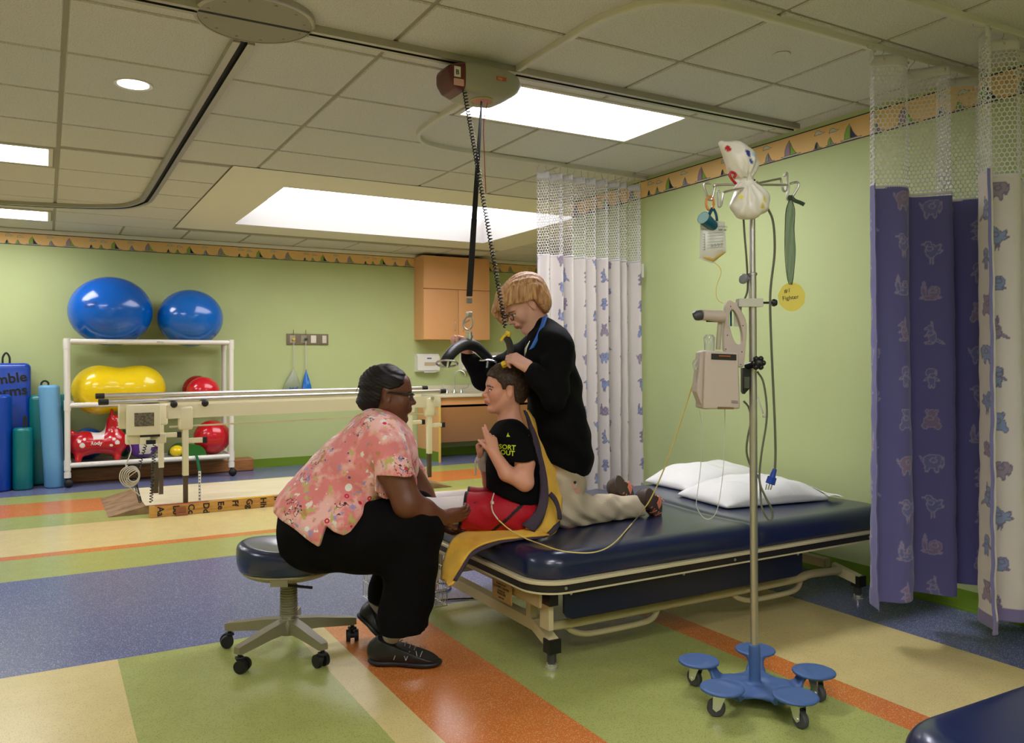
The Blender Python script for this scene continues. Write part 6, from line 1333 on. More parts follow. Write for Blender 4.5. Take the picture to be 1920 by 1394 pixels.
def scrub_mat():
    m = mat('pink patterned scrub cotton', (224, 128, 122), .8, spec=.2, sheen=.2, bump=(200, .2)); nt = m.node_tree; b_ = nt.nodes['Principled BSDF']; tc = nt.nodes['Texture Coordinate']; cur = None
    L = nt.links.new
    def mixin(fac, rgb, prev):
        x = nt.nodes.new('ShaderNodeMix'); x.data_type = 'RGBA'; L(fac, x.inputs[0]); x.inputs[7].default_value = lin(rgb)
        if prev is None: x.inputs[6].default_value = lin((228, 136, 134))
        else: L(prev, x.inputs[6])
        return x.outputs[2]
    def nz(sc, lo, hi, off=0, det=3):
        mp = nt.nodes.new('ShaderNodeMapping'); mp.inputs['Location'].default_value = (off, off*1.3, off*.7); L(tc.outputs['Object'], mp.inputs[0])
        n = nt.nodes.new('ShaderNodeTexNoise'); n.inputs['Scale'].default_value = sc; n.inputs['Detail'].default_value = det; L(mp.outputs[0], n.inputs['Vector']); r = nt.nodes.new('ShaderNodeMapRange'); r.inputs[1].default_value = lo; r.inputs[2].default_value = hi; L(n.outputs[0], r.inputs[0]); return r.outputs[0], n.outputs[0]
    def math_(op, a, b=None):
        q_ = nt.nodes.new('ShaderNodeMath'); q_.operation = op
        for i, v_ in enumerate((a, b)):
            if v_ is None: continue
            if isinstance(v_, (int, float)): q_.inputs[i].default_value = v_
            else: L(v_, q_.inputs[i])
        return q_.outputs[0]
    def dots(sc, r0, r1, th, off, rand=.9):
        mp = nt.nodes.new('ShaderNodeMapping'); mp.inputs['Location'].default_value = (off, off, off); L(tc.outputs['Object'], mp.inputs[0])
        v_ = nt.nodes.new('ShaderNodeTexVoronoi'); v_.inputs['Scale'].default_value = sc; v_.inputs['Randomness'].default_value = rand; L(mp.outputs[0], v_.inputs['Vector'])
        s_ = nt.nodes.new('ShaderNodeSeparateColor'); L(v_.outputs['Color'], s_.inputs[0]); a = math_('MULTIPLY', math_('LESS_THAN', v_.outputs['Distance'], r1), math_('GREATER_THAN', v_.outputs['Distance'], r0)); return math_('MULTIPLY', a, math_('LESS_THAN', s_.outputs[0], th))
    cur = mixin(nz(14, .47, .6)[0], (240, 188, 178), cur); cur = mixin(nz(22, .60, .66, 3)[0], (196, 184, 110), cur); cur = mixin(nz(26, .62, .67, 7)[0], (170, 150, 190), cur); cur = mixin(nz(20, .62, .68, 11)[0], (196, 140, 96), cur)
    cur = mixin(nz(24, .63, .67, 17)[0], (238, 226, 214), cur)
    ln = nz(30, 0, 1, 5, 2)[1]; ln = math_('LESS_THAN', math_('ABSOLUTE', math_('SUBTRACT', ln, .5)), .015); pm_ = dots(8, 0, .42, .6, 2.2); cur = mixin(math_('MULTIPLY', ln, pm_), (84, 44, 44), cur)
    cur = mixin(dots(22, .10, .22, .22, 1.1), (206, 40, 74), cur); cur = mixin(dots(28, 0, .16, .13, 4.4), (90, 90, 150), cur); cur = mixin(dots(11, 0, .18, .35, 6.6), (240, 236, 228), cur)
    L(cur, b_.inputs['Base Color']); return m
emit('scrub_top', s_b, scrub_mat(), pw, sm=1)
# trousers
M_BLK = cloth_mat('black trouser cloth', (10, 9, 10))
t_b = Blob(q(495, 1215, 3.05)*V3(1, 0, 1)+V3(0, 3.0, 0), q(860, 925, 3.35)*V3(1, 0, 1)+V3(0, 3.80, 0), .006)
t_b.ell(q(592, 975, 3.40), (.170, .235, .165), k=0).ell(q(578, 988, 3.31), (.145, .14, .155), k=.05).ell(q(578, 988, 3.48), (.145, .14, .15), k=.05)
t_b.cone(q(605, 1000, 3.28), q(700, 1003, 3.26), .152, .148, .05).cone(q(700, 1003, 3.26), q(776, 986, 3.25), .148, .112, .04).cone(q(776, 986, 3.25), q(755, 1200, 3.22), .115, .098, .04)
t_b.cone(q(610, 985, 3.52), q(770, 968, 3.54), .145, .11, .05).cone(q(770, 968, 3.54), q(713, 1140, 3.56), .10, .070, .04)
t_b.cutbox(q(757, 1184, 3.22), V3(.18, 0, -1), q(757, 1245, 3.22), .17); t_b.cutbox(q(712, 1129, 3.56), V3(-.1, 0, -1), q(705, 1178, 3.56), .13)
t_b.warp(lambda x, y, z: folds(15, .005, 5)(x, y, z)+.003*np.sin((x*.5+z)*40+2*np.sin(x*18))); emit('trousers', t_b, M_BLK, pw)
# socks and shoes
def sole_shoe(name, heel, toe, h, mt, soleM, parent, w=.045, tilt=0, ankle=None, laces=True, upn=V3(0, 0, 1), label=None, acc=None, tr=1):
    heel = np.array(heel); toe = np.array(toe); d = nrm(toe-heel); L_ = np.linalg.norm(toe-heel); n = nrm(upn-d*np.dot(upn, d)); t_ = np.cross(n, d); A_ = np.array([d, t_, n])
    lo = np.minimum(heel, toe)-.16; hi = np.maximum(heel, toe)+.18; b = Blob(lo, hi, .0045)
    b.ell(heel+d*L_*.17+n*.052, (L_*.20, w*.86, .055), A_, 0).ell(heel+d*L_*.50+n*.046, (L_*.36, w*.92, .050), A_, .03).ell(heel+d*L_*.77+n*.038, (L_*.235, w, .044), A_, .03)
    b.cone(heel+d*L_*.2+n*.05, heel+d*L_*.26+n*(h), .040, .042, .02); b.cut(heel+n*(h-.004)+d*L_*.2, n+d*.35)
    b.cut(heel+n*.014, -n); s1 = emit(name, b, mt, parent, label=label)
    b = Blob(lo, hi, .0045); b.ell(heel+d*L_*.17+n*.014, (L_*.19, w*.92, .02), A_, 0).ell(heel+d*L_*.5+n*.014, (L_*.36, w*.88, .018), A_, .03).ell(heel+d*L_*.78+n*.014, (L_*.23, w*1.06, .018), A_, .03)
    b.cut(heel+n*.020, n).cut(heel+n*.001, -n); v, Q = b.mesh(1); mesh_obj('sole', v @ RL, Q, soleM, s1).location = (0, 0, 0)
    for o_ in s1.children:
        me = o_.data; 
    ma = mat('shoe trim '+name+str(len(bpy.data.materials)), acc or (120, 122, 124), .4)
    m = MB()
    for s_ in (-1, 1):
        for k in range(5):
            c = heel+d*L_*(.42+.085*k)+t_*s_*w*(.93-.03*abs(k-2))+n*(.044); a_ = c+n*.020-t_*s_*.012; bb = c-n*.012+d*(.012 if k % 2 else -.012)
            m.tube([(a_) @ RL, ((a_+bb)/2+t_*s_*.006) @ RL, (bb+t_*s_*.003) @ RL], .0016*tr, 5)
    for k in range(5): c = heel+d*L_*(.38+.065*k)+n*(.102-.008*k); m.tube([(c-t_*.02-n*.006) @ RL, (c) @ RL, (c+t_*.02-n*.006) @ RL], .0022*tr, 5)
    m.build('shoe_trim', ma, parent)
    return s1
M_SHOE = mat('black trainer leather', (26, 26, 28), .42, bump=(120, .1)); M_SOLE = mat('black trainer sole', (30, 30, 32), .5)
sole_shoe('shoe', q(692, 1212, 3.27)*V3(1, 1, 0)+V3(0, 0, .004), q(828, 1222, 3.24)*V3(1, 1, 0)+V3(0, 0, .004), .105, M_SHOE, M_SOLE, pw, acc=(150, 152, 156), w=.050)
sb2 = Blob(q(757, 1205, 3.2)-.12, q(757, 1160, 3.3)+.12, .005); sb2.cone(q(735, 1190, 3.25), q(750, 1165, 3.24), .038, .045, .01); emit('sock', sb2, mat('pale grey sock', (160, 156, 152), .8), pw)
sole_shoe('shoe', q(672, 1158, 3.58), q(722, 1216, 3.44)*V3(1, 1, 0)+V3(.0, 0, .02), .085, M_SHOE, M_SOLE, pw, upn=V3(1, 0, .8), acc=(90, 92, 96), w=.046)
sb3 = Blob(q(705, 1150, 3.6)-.12, q(705, 1120, 3.6)+.1, .005); sb3.cone(q(702, 1158, 3.57), q(713, 1120, 3.56), .04, .045, .01); emit('sock', sb3, mat('pale grey sock', (160, 156, 152)), pw)
# ---------------------------------------------------------------- boy
by_ = thing('person', 'boy in black T-shirt and red shorts sitting on the end of the padded table', 'person', at(965, 985, 3.52)*V3(1, 1, 0)+V3(0, 0, TZ))
SK2 = (212, 152, 126); BD = 3.52
hb = Head(q(947, 731, BD), head_axes(PI+.20, -.04), .875, nose=.82)
b = Blob(q(770, 1130, 3.4)*V3(1, 0, 1)+V3(0, 3.22, 0), q(1040, 672, BD)*V3(1, 0, 1)+V3(0, 3.82, 0), .0036)
hb.add(b, q(957, 798, BD), .05)
b.cone(q(957, 798, BD), q(960, 830, BD), .05, .09, .03).cone(q(962, 835, BD-.04), q(966, 930, BD-.03), .08, .09, .03).cone(q(962, 835, BD+.04), q(966, 930, BD+.03), .08, .09, .03).ell(q(970, 955, BD), (.10, .14, .09), k=.04)
for kd, ky in ((3.41, 957), (3.62, 945)): b.cone(q(965, 960, kd+.02), q(880, ky, kd), .07, .055, .03).cone(q(880, ky, kd), q(797, ky+2, kd+.02), .055, .048, .02).cone(q(797, ky+2, kd+.02), q(803, 1100, kd+.04), .048, .036, .02)
# near arm: hand raised to the chest
b.cone(q(972, 826, 3.41), q(984, 868, 3.38), .052, .042, .02).cone(q(984, 868, 3.38), q(984, 905, 3.36), .040, .036, .015).cone(q(984, 905, 3.36), q(950, 888, 3.35), .036, .033, .015).cone(q(950, 888, 3.35), q(927, 852, 3.35), .032, .0235, .012)
hand(b, q(927, 851, 3.35), V3(-.22, -.0, .95), V3(-.45, .85, 0), 1, curl=(.25, .45, .35), S=.74, thumb=(.75, .5, .4), wr=.026, fc=[(.1, .12, .1), (.12, .15, .1), (.8, 1.2, .8), (.9, 1.2, .8)])
# far arm: loose fist with taped wrist
b.cone(q(938, 820, 3.66), q(920, 905, 3.64), .048, .036, .02).cone(q(920, 905, 3.64), q(905, 860, 3.56), .033, .023, .012)
hand(b, q(905, 861, 3.56), V3(-.2, -.12, .95), V3(.8, -.45, .15), -1, curl=(.9, 1.35, .9), S=.74, thumb=(.8, .35, .6), wr=.026, tcurl=.6)
def c2(v):
    c = np.tile(np.array(lin(SK2)), (len(v), 1)); f, s_, u = hb.loc(v); ch = np.exp(-(((f-.06)/.03)**2+((np.abs(s_)-.045)/.03)**2+((u+.03)/.025)**2)); red = np.array(lin((210, 130, 112))); c = c*(1-.55*ch[:, None])+red*.55*ch[:, None]
    hb.paint(v, c, (196, 112, 100), (92, 64, 44), (62, 50, 40)); return c
emit('body', b, mat('fair skin', SK2, .5, attr='Col', sss=.12, bump=(200, .05)), by_, c2)
h_ = Blob(hb.c-.16, hb.c+.17, .0034); A = np.array(hb.ax); h_.ell(hb.p(-.016, 0, .040), (.1015, .080, .0885), A, 0).ell(hb.p(-.048, 0, -.02), (.052, .062, .058), A, .03)
def hairline(h_, hd_, xs_, ys_, strand, amp=.0012):
    G = np.meshgrid(*[(np.arange(n)*h_.res+o) for n, o in zip(h_.n, h_.lo)], indexing='ij'); gv = np.stack([g.ravel() for g in G], 1); f, s_, u = [a.reshape(h_.f.shape) for a in hd_.loc(gv)]
    gl = np.interp(f, xs_, ys_)+.0035*np.sin(f*330+s_*120)+.002*np.sin(f*760); h_.f = (np.maximum(h_.f, (gl-u)*.8)+amp*np.sin(strand(f, s_, u))).astype(np.float32)
hairline(h_, hb, [-.14, -.08, -.046, -.036, -.028, .006, .012, .026, .03, .055, .078, .10], [-.055, -.064, -.056, -.030, .026, .026, .0, .004, .020, .052, .064, .068], lambda f, s_, u: (f*.8+u*.6)*520+np.abs(s_)*300, .0012)
emit('hair', h_, hair_mat('short brown hair', (50, 37, 27), (96, 72, 50), .45, .8, (60, 60, 60)), by_)
# T-shirt
s_b = Blob(q(870, 975, BD)*V3(1, 0, 1)+V3(0, 3.26, 0), q(1045, 770, BD)*V3(1, 0, 1)+V3(0, 3.80, 0), .0048)
for D in (BD-.05, BD+.05): s_b.cone(q(956, 832, D), q(962, 880, D), .098, .105, .04).cone(q(962, 880, D), q(962, 925, D), .105, .118, .04)
s_b.cone(q(955, 815, BD-.11), q(955, 815, BD+.11), .058, .058, .04).ell(q(960, 936, BD), (.135, .15, .06), k=.03).cone(q(968, 828, 3.41), q(985, 880, 3.38), .060, .062, .02).cone(q(940, 820, 3.66), q(922, 872, 3.65), .055, .055, .02)
s_b.cone(q(946, 770, BD), q(950, 797, BD), .045, .052, .01, op='sub').cutbox(q(985, 863, 3.38), V3(.05, 0, -1), q(985, 893, 3.33), .078).cutbox(q(922, 862, 3.66), V3(-.1, 0, -1), q(920, 895, 3.67), .075)
hx_ = [q(x, y, 3.40) for x, y in ((860, 905), (893, 914), (930, 925), (975, 945), (1040, 948))]; sl, Gm = s_b._win(s_b.lo, s_b.lo+s_b.n*s_b.res, 0); s_b.f = np.maximum(s_b.f, (np.interp(Gm[0], [p[0] for p in hx_], [p[2] for p in hx_])-Gm[2])*.8).astype(np.float32)
s_b.warp(folds(26, .003, 8)); M_TEE = cloth_mat('black T-shirt cotton', (11, 11, 13))
tee = emit('t_shirt', s_b, M_TEE, by_)
# chest print laid on the cloth
from mathutils.bvhtree import BVHTree
def decal(txts, par_obj, parent, mt, nm, dirv=None):
    """project flat lettering made in lens-frame coordinates onto the cloth along +y"""
    me = par_obj.data; off = Vector(parent['_w']); bv = BVHTree.FromPolygons([v.co+off for v in me.vertices], [tuple(p.vertices) for p in me.polygons]); m = MB(); dv = Vector(FWD if dirv is None else dirv)
    for s_, x, y, size, rot in txts:
        tm = MB().text(s_, (0, 0, 0), (1, 0, 0), (0, 0, 1), size, depth=0, bold=.0006) if isinstance(s_, str) else MB().add([(a, 0, c) for a, c in s_], [tuple(range(len(s_)))])
        # subdivide
        me2 = bpy.data.meshes.new('x'); me2.from_pydata(tm.v, [], tm.f); bm = bmesh.new(); bm.from_mesh(me2); bmesh.ops.triangulate(bm, faces=bm.faces[:]); bmesh.ops.subdivide_edges(bm, edges=bm.edges[:], cuts=1); o_ = at(x, y, 3.0); vs = []; ok = []
        for v in bm.verts:
            c_, s2 = math.cos(rot), math.sin(rot); a, z_ = v.co.x*c_-v.co.z*s2, v.co.x*s2+v.co.z*c_; p = Vector(o_+RGT*a+UP*z_); h = bv.ray_cast(p-dv*.3, dv, 2.); ok.append(h[0] is not None); vs.append(h[0]-dv*.0022 if h[0] else p)
        bm.verts.index_update(); fs = [[v.index for v in f_.verts] for f_ in bm.faces]; fs = [f_ for f_ in fs if all(ok[i] for i in f_)]; m.add(vs, fs); bm.free(); bpy.data.meshes.remove(me2)
    return m.build(nm, mt, parent, smooth=0, recalc=False)
decal([('SORT', 932, 862, .028, -.05), ('OUT', 935, 874, .028, -.05), ], tee, by_, mat('neon print', (200, 220, 40), .5), 'chest_lettering')
decal([([(0, 0), (.016, 0), (.012, .006), (.009, .008), (.008, .018), (.004, .008)], 948, 836, 1, 0)], tee, by_, mat('neon print', (200, 220, 40)), 'chest_logo')
# shorts
M_RED = mat('red sports polyester', (170, 16, 34), .5, sheen=.3, bump=(200, .15))
s_b = Blob(q(845, 1005, 3.35)*V3(1, 0, 1)+V3(0, 3.28, 0), q(1030, 905, BD)*V3(1, 0, 1)+V3(0, 3.76, 0), .0048)
s_b.ell(q(968, 958, BD), (.125, .165, .085), k=0).cone(q(962, 962, 3.42), q(855, 957, 3.40), .078, .080, .04).cone(q(958, 952, 3.62), q(868, 943, 3.62), .078, .075, .04)
s_b.cut(q(866, 958, 3.40), V3(-1, 0, .20)).cut(q(966, 996, 3.42), V3(0, 0, -1)); s_b.warp(folds(30, .0045, 3))
def c3(v):
    c = np.tile(np.array(lin((172, 18, 36))), (len(v), 1)); a = q(866, 958, 3.40); n = nrm(V3(-1, 0, .20)); d = (v-a)@n; c[d > -.012] = lin((18, 16, 18))
    b0, b1 = q(990, 935, 3.38), q(935, 985, 3.38); t_ = nrm((b1-b0)*V3(1, 0, 1)); pp2 = (v-b0)*V3(1, 0, 1); dist = np.abs(pp2[:, 0]*t_[2]-pp2[:, 2]*t_[0]); c[(dist < .007) & (v[:, 1] < BD-.05)] = lin((18, 16, 18)); return c
sh = emit('shorts', s_b, mat('red sports polyester', (170, 16, 34)) if False else mat('red sports cloth', (170, 16, 34), .55, spec=.25, attr='Col', bump=(200, .15)), by_, c3)
decal([([(0, .002), (.004, 0), (.016, .012), (.005, .005), (.002, .008)], 880, 975, 1, 0)], sh, by_, M_BLACK, 'hem_mark')
for kd, ky, zz in ((3.41, 957, 1), (3.62, 945, 0)):
    s_b = Blob(q(770, 1110, 3.4)*V3(1, 0, 1)+V3(0, kd-.1, 0), q(885, 915, kd)*V3(1, 0, 1)+V3(0, kd+.14, 0), .005)
    s_b.cone(q(872, ky, kd), q(797, ky+2, kd+.02), .060, .054, .02).cone(q(797, ky+2, kd+.02), q(803, 1085, kd+.04), .054, .042, .02); emit('leg_stocking', s_b, mat('white stocking', (240, 232, 226), .7, bump=(120, .1)), by_)
# wrist tape + cord of the shorts
s_b = Blob(q(905, 860, 3.56)-.07, q(905, 860, 3.56)+.08, .0035); s_b.cone(q(908, 874, 3.585), q(905, 858, 3.56), .029, .028, .0); s_b.warp(folds(80, .0015, 2)); emit('wrist_tape', s_b, mat('white wrist gauze', (222, 212, 204), .8), by_)
MB().tube(bez([at(894, 858, 3.52), at(891, 868, 3.52), at(892, 880, 3.52), at(891, 892, 3.52)], 4), .004, 6).build('tape_port', mat('clear port', (214, 214, 206), .3), by_)
MB().tube(bez([at(926, 926, 3.375), at(922, 944, 3.325), at(924, 960, 3.315), at(934, 975, 3.315)], 5), .003, 6).box(at(923, 943, 3.318)-.006, at(923, 943, 3.318)+.006, bev=.002).build('feeding_port', mat('white port tube', (222, 204, 190), .4), by_)
# ---------------------------------------------------------------- kneeling woman
kw = thing('person', 'woman in glasses and black jacket kneeling on the padded table behind the boy', 'person', at(1062, 985, 3.62)*V3(1, 1, 0)+V3(0, 0, TZ))
SK3 = (216, 164, 142); KD = 3.68
hk = Head(q(984, 572, KD), head_axes(PI+.30, .62), .96)
b = Blob(q(845, 1000, KD)*V3(1, 0, 1)+V3(0, 3.28, 0), q(1260, 520, KD)*V3(1, 0, 1)+V3(.05, 3.98, 0), .0042)
hk.add(b, q(1018, 628, KD), .058)
b.cone(q(1018, 628, KD), q(1030, 660, KD), .06, .09, .03)
for s_ in (-1, 1): b.cone(q(1032, 670, KD+s_*.06), q(1060, 850, KD+s_*.04), .09, .10, .03)
for s_, kd in ((-1, 3.60), (1, 3.80)): b.cone(q(1064, 865, KD+s_*.07), q(1062, 965, kd), .09, .058, .03).cone(q(1064, 970, kd), q(1180, 955, kd+.22), .05, .036, .02)
b.cone(q(1050, 650, KD-.17), q(1036, 742, 3.42), .05, .038, .02).cone(q(1036, 742, 3.42), q(994, 692, 3.40), .036, .026, .015)
hand(b, q(993, 690, 3.40), V3(-.82, .12, .52), V3(-.45, .65, -.55), -1, curl=(.75, 1.2, .8), S=.92, thumb=(.6, .5, .6), wr=.027, tcurl=.5)
b.cone(q(1005, 645, KD+.15), q(908, 712, 3.80), .05, .038, .02).cone(q(908, 712, 3.80), q(876, 662, 3.74), .036, .026, .015)
hand(b, q(876, 662, 3.74), V3(-.45, -.35, .75), V3(-.15, -.35, -.75), 1, curl=(.7, 1.1, .7), S=.9, thumb=(.6, .6, .4), wr=.027, tcurl=.4)
def c4(v):
    c = np.tile(np.array(lin(SK3)), (len(v), 1)); hk.paint(v, c, (190, 104, 98), (120, 86, 60), (70, 60, 50)); return c
emit('body', b, mat('light skin', SK3, .5, attr='Col', sss=.12, bump=(200, .05)), kw, c4)
h_ = Blob(hk.c-.21, hk.c+.21, .0038); A = np.array(hk.ax); h_.ell(hk.p(-.024, 0, .046), (.114, .096, .094), A, 0).ell(hk.p(-.062, 0, -.015), (.062, .082, .075), A, .03).ell(hk.p(.0, -.07, .0), (.08, .035, .085), A, .03)
h_.chain([hk.p(.055, -.045, .085), hk.p(.105, -.050, .040), hk.p(.118, -.056, -.03)], [.036, .030, .012], .03).chain([hk.p(.02, .045, .090), hk.p(.070, .045, .072), hk.p(.10, .02, .055)], [.036, .030, .022], .03).chain([hk.p(-.06, .06, .03), hk.p(-.055, .078, -.03), hk.p(-.04, .07, -.075)], [.04, .03, .012], .03)
G = np.meshgrid(*[(np.arange(n)*h_.res+o) for n, o in zip(h_.n, h_.lo)], indexing='ij'); gv = np.stack([g.ravel() for g in G], 1); f, s_, u = [a.reshape(h_.f.shape) for a in hk.loc(gv)]
gl = np.interp(f, [-.14, -.05, -.034, -.024, .0, .03, .06, .09, .12], [-.095, -.09, -.062, .010, .016, .026, .044, .050, .048]); gl2 = np.interp(f, [-.14, -.03, .0, .05, .12], [-.09, -.085, -.07, -.03, -.02])
gl = np.where(s_ < -.035, gl2, gl); h_.f = (np.maximum(h_.f, (gl-u)*.7)+.0012*np.sin(s_*260+3*np.sin(f*22))+.0006*np.sin(s_*520+f*60)).astype(np.float32)
emit('hair', h_, hair_mat('fair reddish hair', (158, 104, 62), (222, 180, 130), .35, .7, (70, 70, 7), (0, .5, .3)), kw)
m = MB(); P = lambda f, s_, u: tuple(hk.p(f, s_, u) @ RL)
m.tube(bez([P(-.01, -.079, .006), P(.04, -.080, .006), P(.092, -.062, .004)], 5), .0026, 6, flat=(1.6, .8))
for s_ in (-1, 1): m.tube([P(.104-.008*abs(math.cos(a)), s_*.032+.027*math.cos(a), -.004+.015*math.sin(a)) for a in np.linspace(0, 2*PI, 25)[:-1]], .002, 6, closed=True)
m.tube([P(.105, -.006, .002), P(.108, 0, .004), P(.105, .006, .002)], .002, 6); m.build('glasses', mat('dark glasses frame', (22, 20, 22)), kw)
s_b = Blob(q(862, 890, KD)*V3(1, 0, 1)+V3(0, 3.30, 0), q(1125, 590, KD)*V3(1, 0, 1)+V3(0, 4.0, 0), .0052)
for D in (KD-.07, KD, KD+.07): s_b.cone(q(1030, 655, D), q(1034, 715, D), .105, .118, .04).cone(q(1034, 715, D), q(1048, 800, D), .118, .120, .04).cone(q(1048, 800, D), q(1066, 862, D), .120, .108, .04)
s_b.cone(q(1038, 642, KD-.15), q(1028, 642, KD+.15), .070, .070, .05).cone(q(1020, 622, KD-.03), q(1026, 640, KD), .06, .07, .03)
s_b.cone(q(1050, 652, KD-.18), q(1038, 742, 3.42), .068, .056, .03).cone(q(1038, 742, 3.42), q(1000, 699, 3.40), .055, .038, .02)
s_b.cone(q(1005, 648, KD+.16), q(910, 712, 3.80), .068, .054, .03).cone(q(910, 712, 3.80), q(877, 667, 3.75), .052, .037, .02)
s_b.cone(q(1000, 585, KD), q(1010, 622, KD), .05, .058, .01, op='sub')
s_b.warp(lambda x, y, z: folds(19, .0055, 4)(x, y, z)+.003*np.sin((z+x*.4)*58+2*np.sin(x*24)))
s_b.cutbox(q(1045, 868, KD), V3(-.40, 0, -.92), q(1062, 920, KD), .30)
jk = emit('jacket', s_b, cloth_mat('black knit jacket', (12, 12, 14)), kw)
# lanyard and inner top
Lp = bez([q(1022, 594, KD-.075), q(1019, 606, KD-.115), q(1012, 624, KD-.155), q(1003, 642, KD-.175), q(996, 655, KD-.178)], 6); m = MB(); vs = []
for p in Lp: vs += [(p+V3(-.011, -.010, -.004)) @ RL, (p+V3(.011, -.004, .006)) @ RL]
m.add(vs, [(2*i, 2*i+1, 2*i+3, 2*i+2) for i in range(len(Lp)-1)]); o_ = m.build('lanyard', mat('blue lanyard', (52, 110, 200), .6), kw, smooth=60); md = o_.modifiers.new('s', 'SOLIDIFY'); md.thickness = .003
m = MB()
for k in range(3): m.tube(bez([q(993-2*k, 640+3*k, KD-.185) @ RL, q(988-2*k, 652+2*k, KD-.19) @ RL, q(986-k, 662+3*k, KD-.19) @ RL], 4), .0018, 5)
m.build('badge_clip', M_CHROME, kw)
# trousers
M_KHAKI = cloth_mat('pale khaki cloth', (196, 182, 158))
s_b = Blob(q(1010, 1000, 3.5)*V3(1, 0, 1)+V3(0, 3.44, 0), q(1232, 820, KD)*V3(1, 0, 1)+V3(.03, 4.12, 0), .0056)
s_b.ell(q(1058, 876, KD), (.088, .15, .085), k=0)
for s_, kd in ((-1, 3.60), (1, 3.80)): s_b.cone(q(1060, 876, KD+s_*.07), q(1062, 955, kd), .090, .080, .04).cone(q(1064, 958, kd), q(1130, 956, kd+.12), .074, .062, .03).cone(q(1130, 956, kd+.12), q(1196, 953, kd+.25), .062, .056, .03)
s_b.warp(lambda x, y, z: folds(32, .007, 7)(x, y, z)+.004*np.sin((x+z*.6)*62+3*np.sin(z*30+y*8)))
s_b.cut(V3(0, 0, TZ+.004), V3(0, 0, -1)).cut(q(1204, 952, 3.85), V3(1, .2, .1)); emit('trousers', s_b, M_KHAKI, kw)
pf = MB(); pf.box((0, 0, 0), (1, 1, 1), bev=.1); pf.v = [tuple(q(1056+a[0]*26+a[2]*2, 917-a[2]*22, 3.535+.012*a[1]) @ RL) for a in pf.v]; pf.build('pocket_flap', M_KHAKI, kw)
MB().lathe([(.006, 0), (.007, -.003), (0, -.004)], q(1078, 905, 3.53) @ RL, ax=-FWD, seg=12).build('pocket_button', M_BLACK, kw)
M_BR = mat('brown trainer', (72, 56, 48), .55, bump=(90, .2))
sole_shoe('shoe', q(1190, 930, 3.86), q(1236, 962, 3.92), .072, M_BR, mat('dark brown sole', (44, 36, 32), .6), kw, upn=V3(.1, -.85, .5), w=.048, tr=1.3, acc=(214, 120, 84))
sole_shoe('shoe', q(1136, 912, 3.93), q(1184, 938, 3.98), .072, M_BR, mat('dark brown sole', (44, 36, 32)), kw, upn=V3(.1, -.75, .62), w=.048, tr=1.3, acc=(214, 120, 84))
# ---------------------------------------------------------------- yellow sling
sl_ = thing('lift_sling', 'yellow transfer sling with grey-purple edging behind and under the boy, hanging off the table end', 'sling', at(1000, 1000, 3.4)*V3(1, 1, 0)+V3(0, 0, TZ))
def strip(rows, nm, mt, nu=10, th=.006, wob=.004):
    """rows of (left px, right px) each (x,y,D)"""
    n = len(rows); A_ = bez([at(*r[0]) for r in rows], 6); B_ = bez([at(*r[1]) for r in rows], 6); m = MB(); vs = []
    for i, (a, c) in enumerate(zip(A_, B_)):
        for k in range(nu+1): f = k/nu; vs.append(a+(c-a)*f+FWD*(wob*math.sin(f*7+i*.35))+UP*(wob*.6*math.sin(f*5-i*.28)))
    m.add(vs, [(i*(nu+1)+k, i*(nu+1)+k+1, (i+1)*(nu+1)+k+1, (i+1)*(nu+1)+k) for i in range(len(A_)-1) for k in range(nu)])
    o = m.build(nm, mt, sl_, smooth=80, recalc=False); md = o.modifiers.new('s', 'SOLIDIFY'); md.thickness = th; md.offset = 0; return o
M_SLY = cloth_mat('yellow sling cloth', (234, 186, 76), .7, .1, .3, mottle=(6, (206, 152, 54), .5, .75)); M_SLG = cloth_mat('grey purple webbing', (74, 64, 76), .7)
up = [((984, 771, 3.50), (990, 768, 3.52)), ((998, 806, 3.52), (1011, 800, 3.56)), ((1007, 840, 3.50), (1030, 836, 3.57)), ((1014, 880, 3.46), (1045, 878, 3.56)), ((1018, 915, 3.44), (1053, 915, 3.54)), ((1016, 945, 3.42), (1053, 950, 3.50)), ((1008, 968, 3.40), (1050, 980, 3.45)), ((1000, 982, 3.38), (1042, 998, 3.40)), ((985, 990, 3.36), (1020, 1008, 3.36))]
strip(up, 'back_panel', M_SLY)
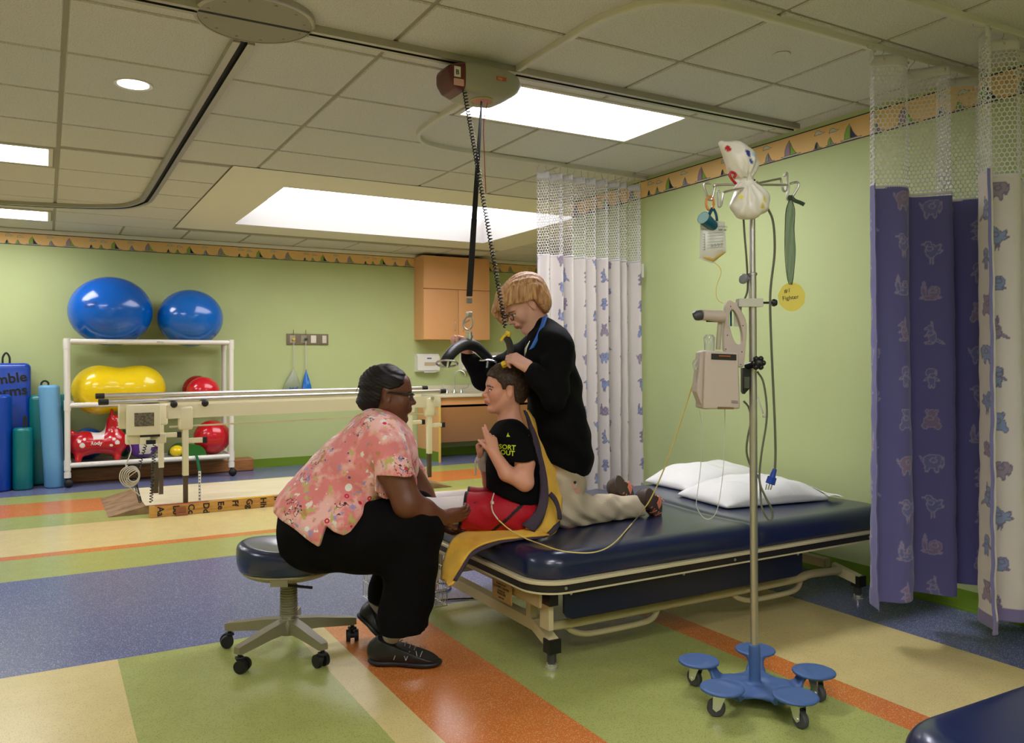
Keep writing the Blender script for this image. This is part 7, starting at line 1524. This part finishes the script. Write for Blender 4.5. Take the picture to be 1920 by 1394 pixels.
ed = [((982, 770, 3.49), (987, 772, 3.49)), ((994, 808, 3.50), (1002, 806, 3.50)), ((1003, 842, 3.48), (1013, 841, 3.48)), ((1010, 880, 3.44), (1022, 880, 3.44)), ((1013, 915, 3.42), (1028, 915, 3.42)), ((1008, 948, 3.39), (1026, 950, 3.39)), ((994, 972, 3.36), (1016, 980, 3.365)), ((978, 985, 3.34), (1002, 998, 3.345))]
strip(ed, 'edging', M_SLG, 4, .008)
E1 = [((1036, 992, 3.40), (1050, 975, 3.44)), ((1020, 1003, 3.36), (1046, 992, 3.40)), ((985, 1008, 3.33), (1020, 1008, 3.34)), ((950, 1012, 3.30), (980, 1012, 3.31)), ((915, 1022, 3.27), (935, 1020, 3.28)), ((885, 1034, 3.25), (890, 1040, 3.24)), ((868, 1058, 3.23), (874, 1060, 3.23)), ((850, 1090, 3.22), (857, 1090, 3.22))]
lo_ = [((1000, 985, 3.42), (1030, 1003, 3.335)), ((965, 988, 3.41), (985, 1008, 3.315)), ((925, 992, 3.40), (940, 1014, 3.295)), ((888, 996, 3.40), (905, 1022, 3.27)), ((862, 1002, 3.36), (884, 1034, 3.25)), ((848, 1012, 3.32), (871, 1052, 3.235)), ((838, 1035, 3.30), (862, 1072, 3.225)), ((830, 1062, 3.29), (853, 1090, 3.22)), ((828, 1085, 3.29), (840, 1098, 3.225))]
strip(lo_, 'seat_panel', M_SLY, 12, .008, .006); strip(E1, 'edging', M_SLG, 4, .007, .002)
strip([((1028, 930, 3.42), (1034, 922, 3.42)), ((1038, 942, 3.41), (1044, 934, 3.41)), ((1044, 958, 3.405), (1051, 954, 3.41)), ((1046, 975, 3.40), (1053, 975, 3.41))], 'loop_strap', M_SLG, 3, .004, .001)
tag(MB().tube(bez(FEEDPATH+[at(985, 1010, 3.30), at(955, 993, 3.29), at(935, 976, 3.30)], 6), .0026, 6).build('feeding_tube', M_FEED), 'thin yellow feeding tube looping over the padded table from the pump to the boy', 'tube')
for o in bpy.data.objects:
    if '_w' in o: del o['_w']
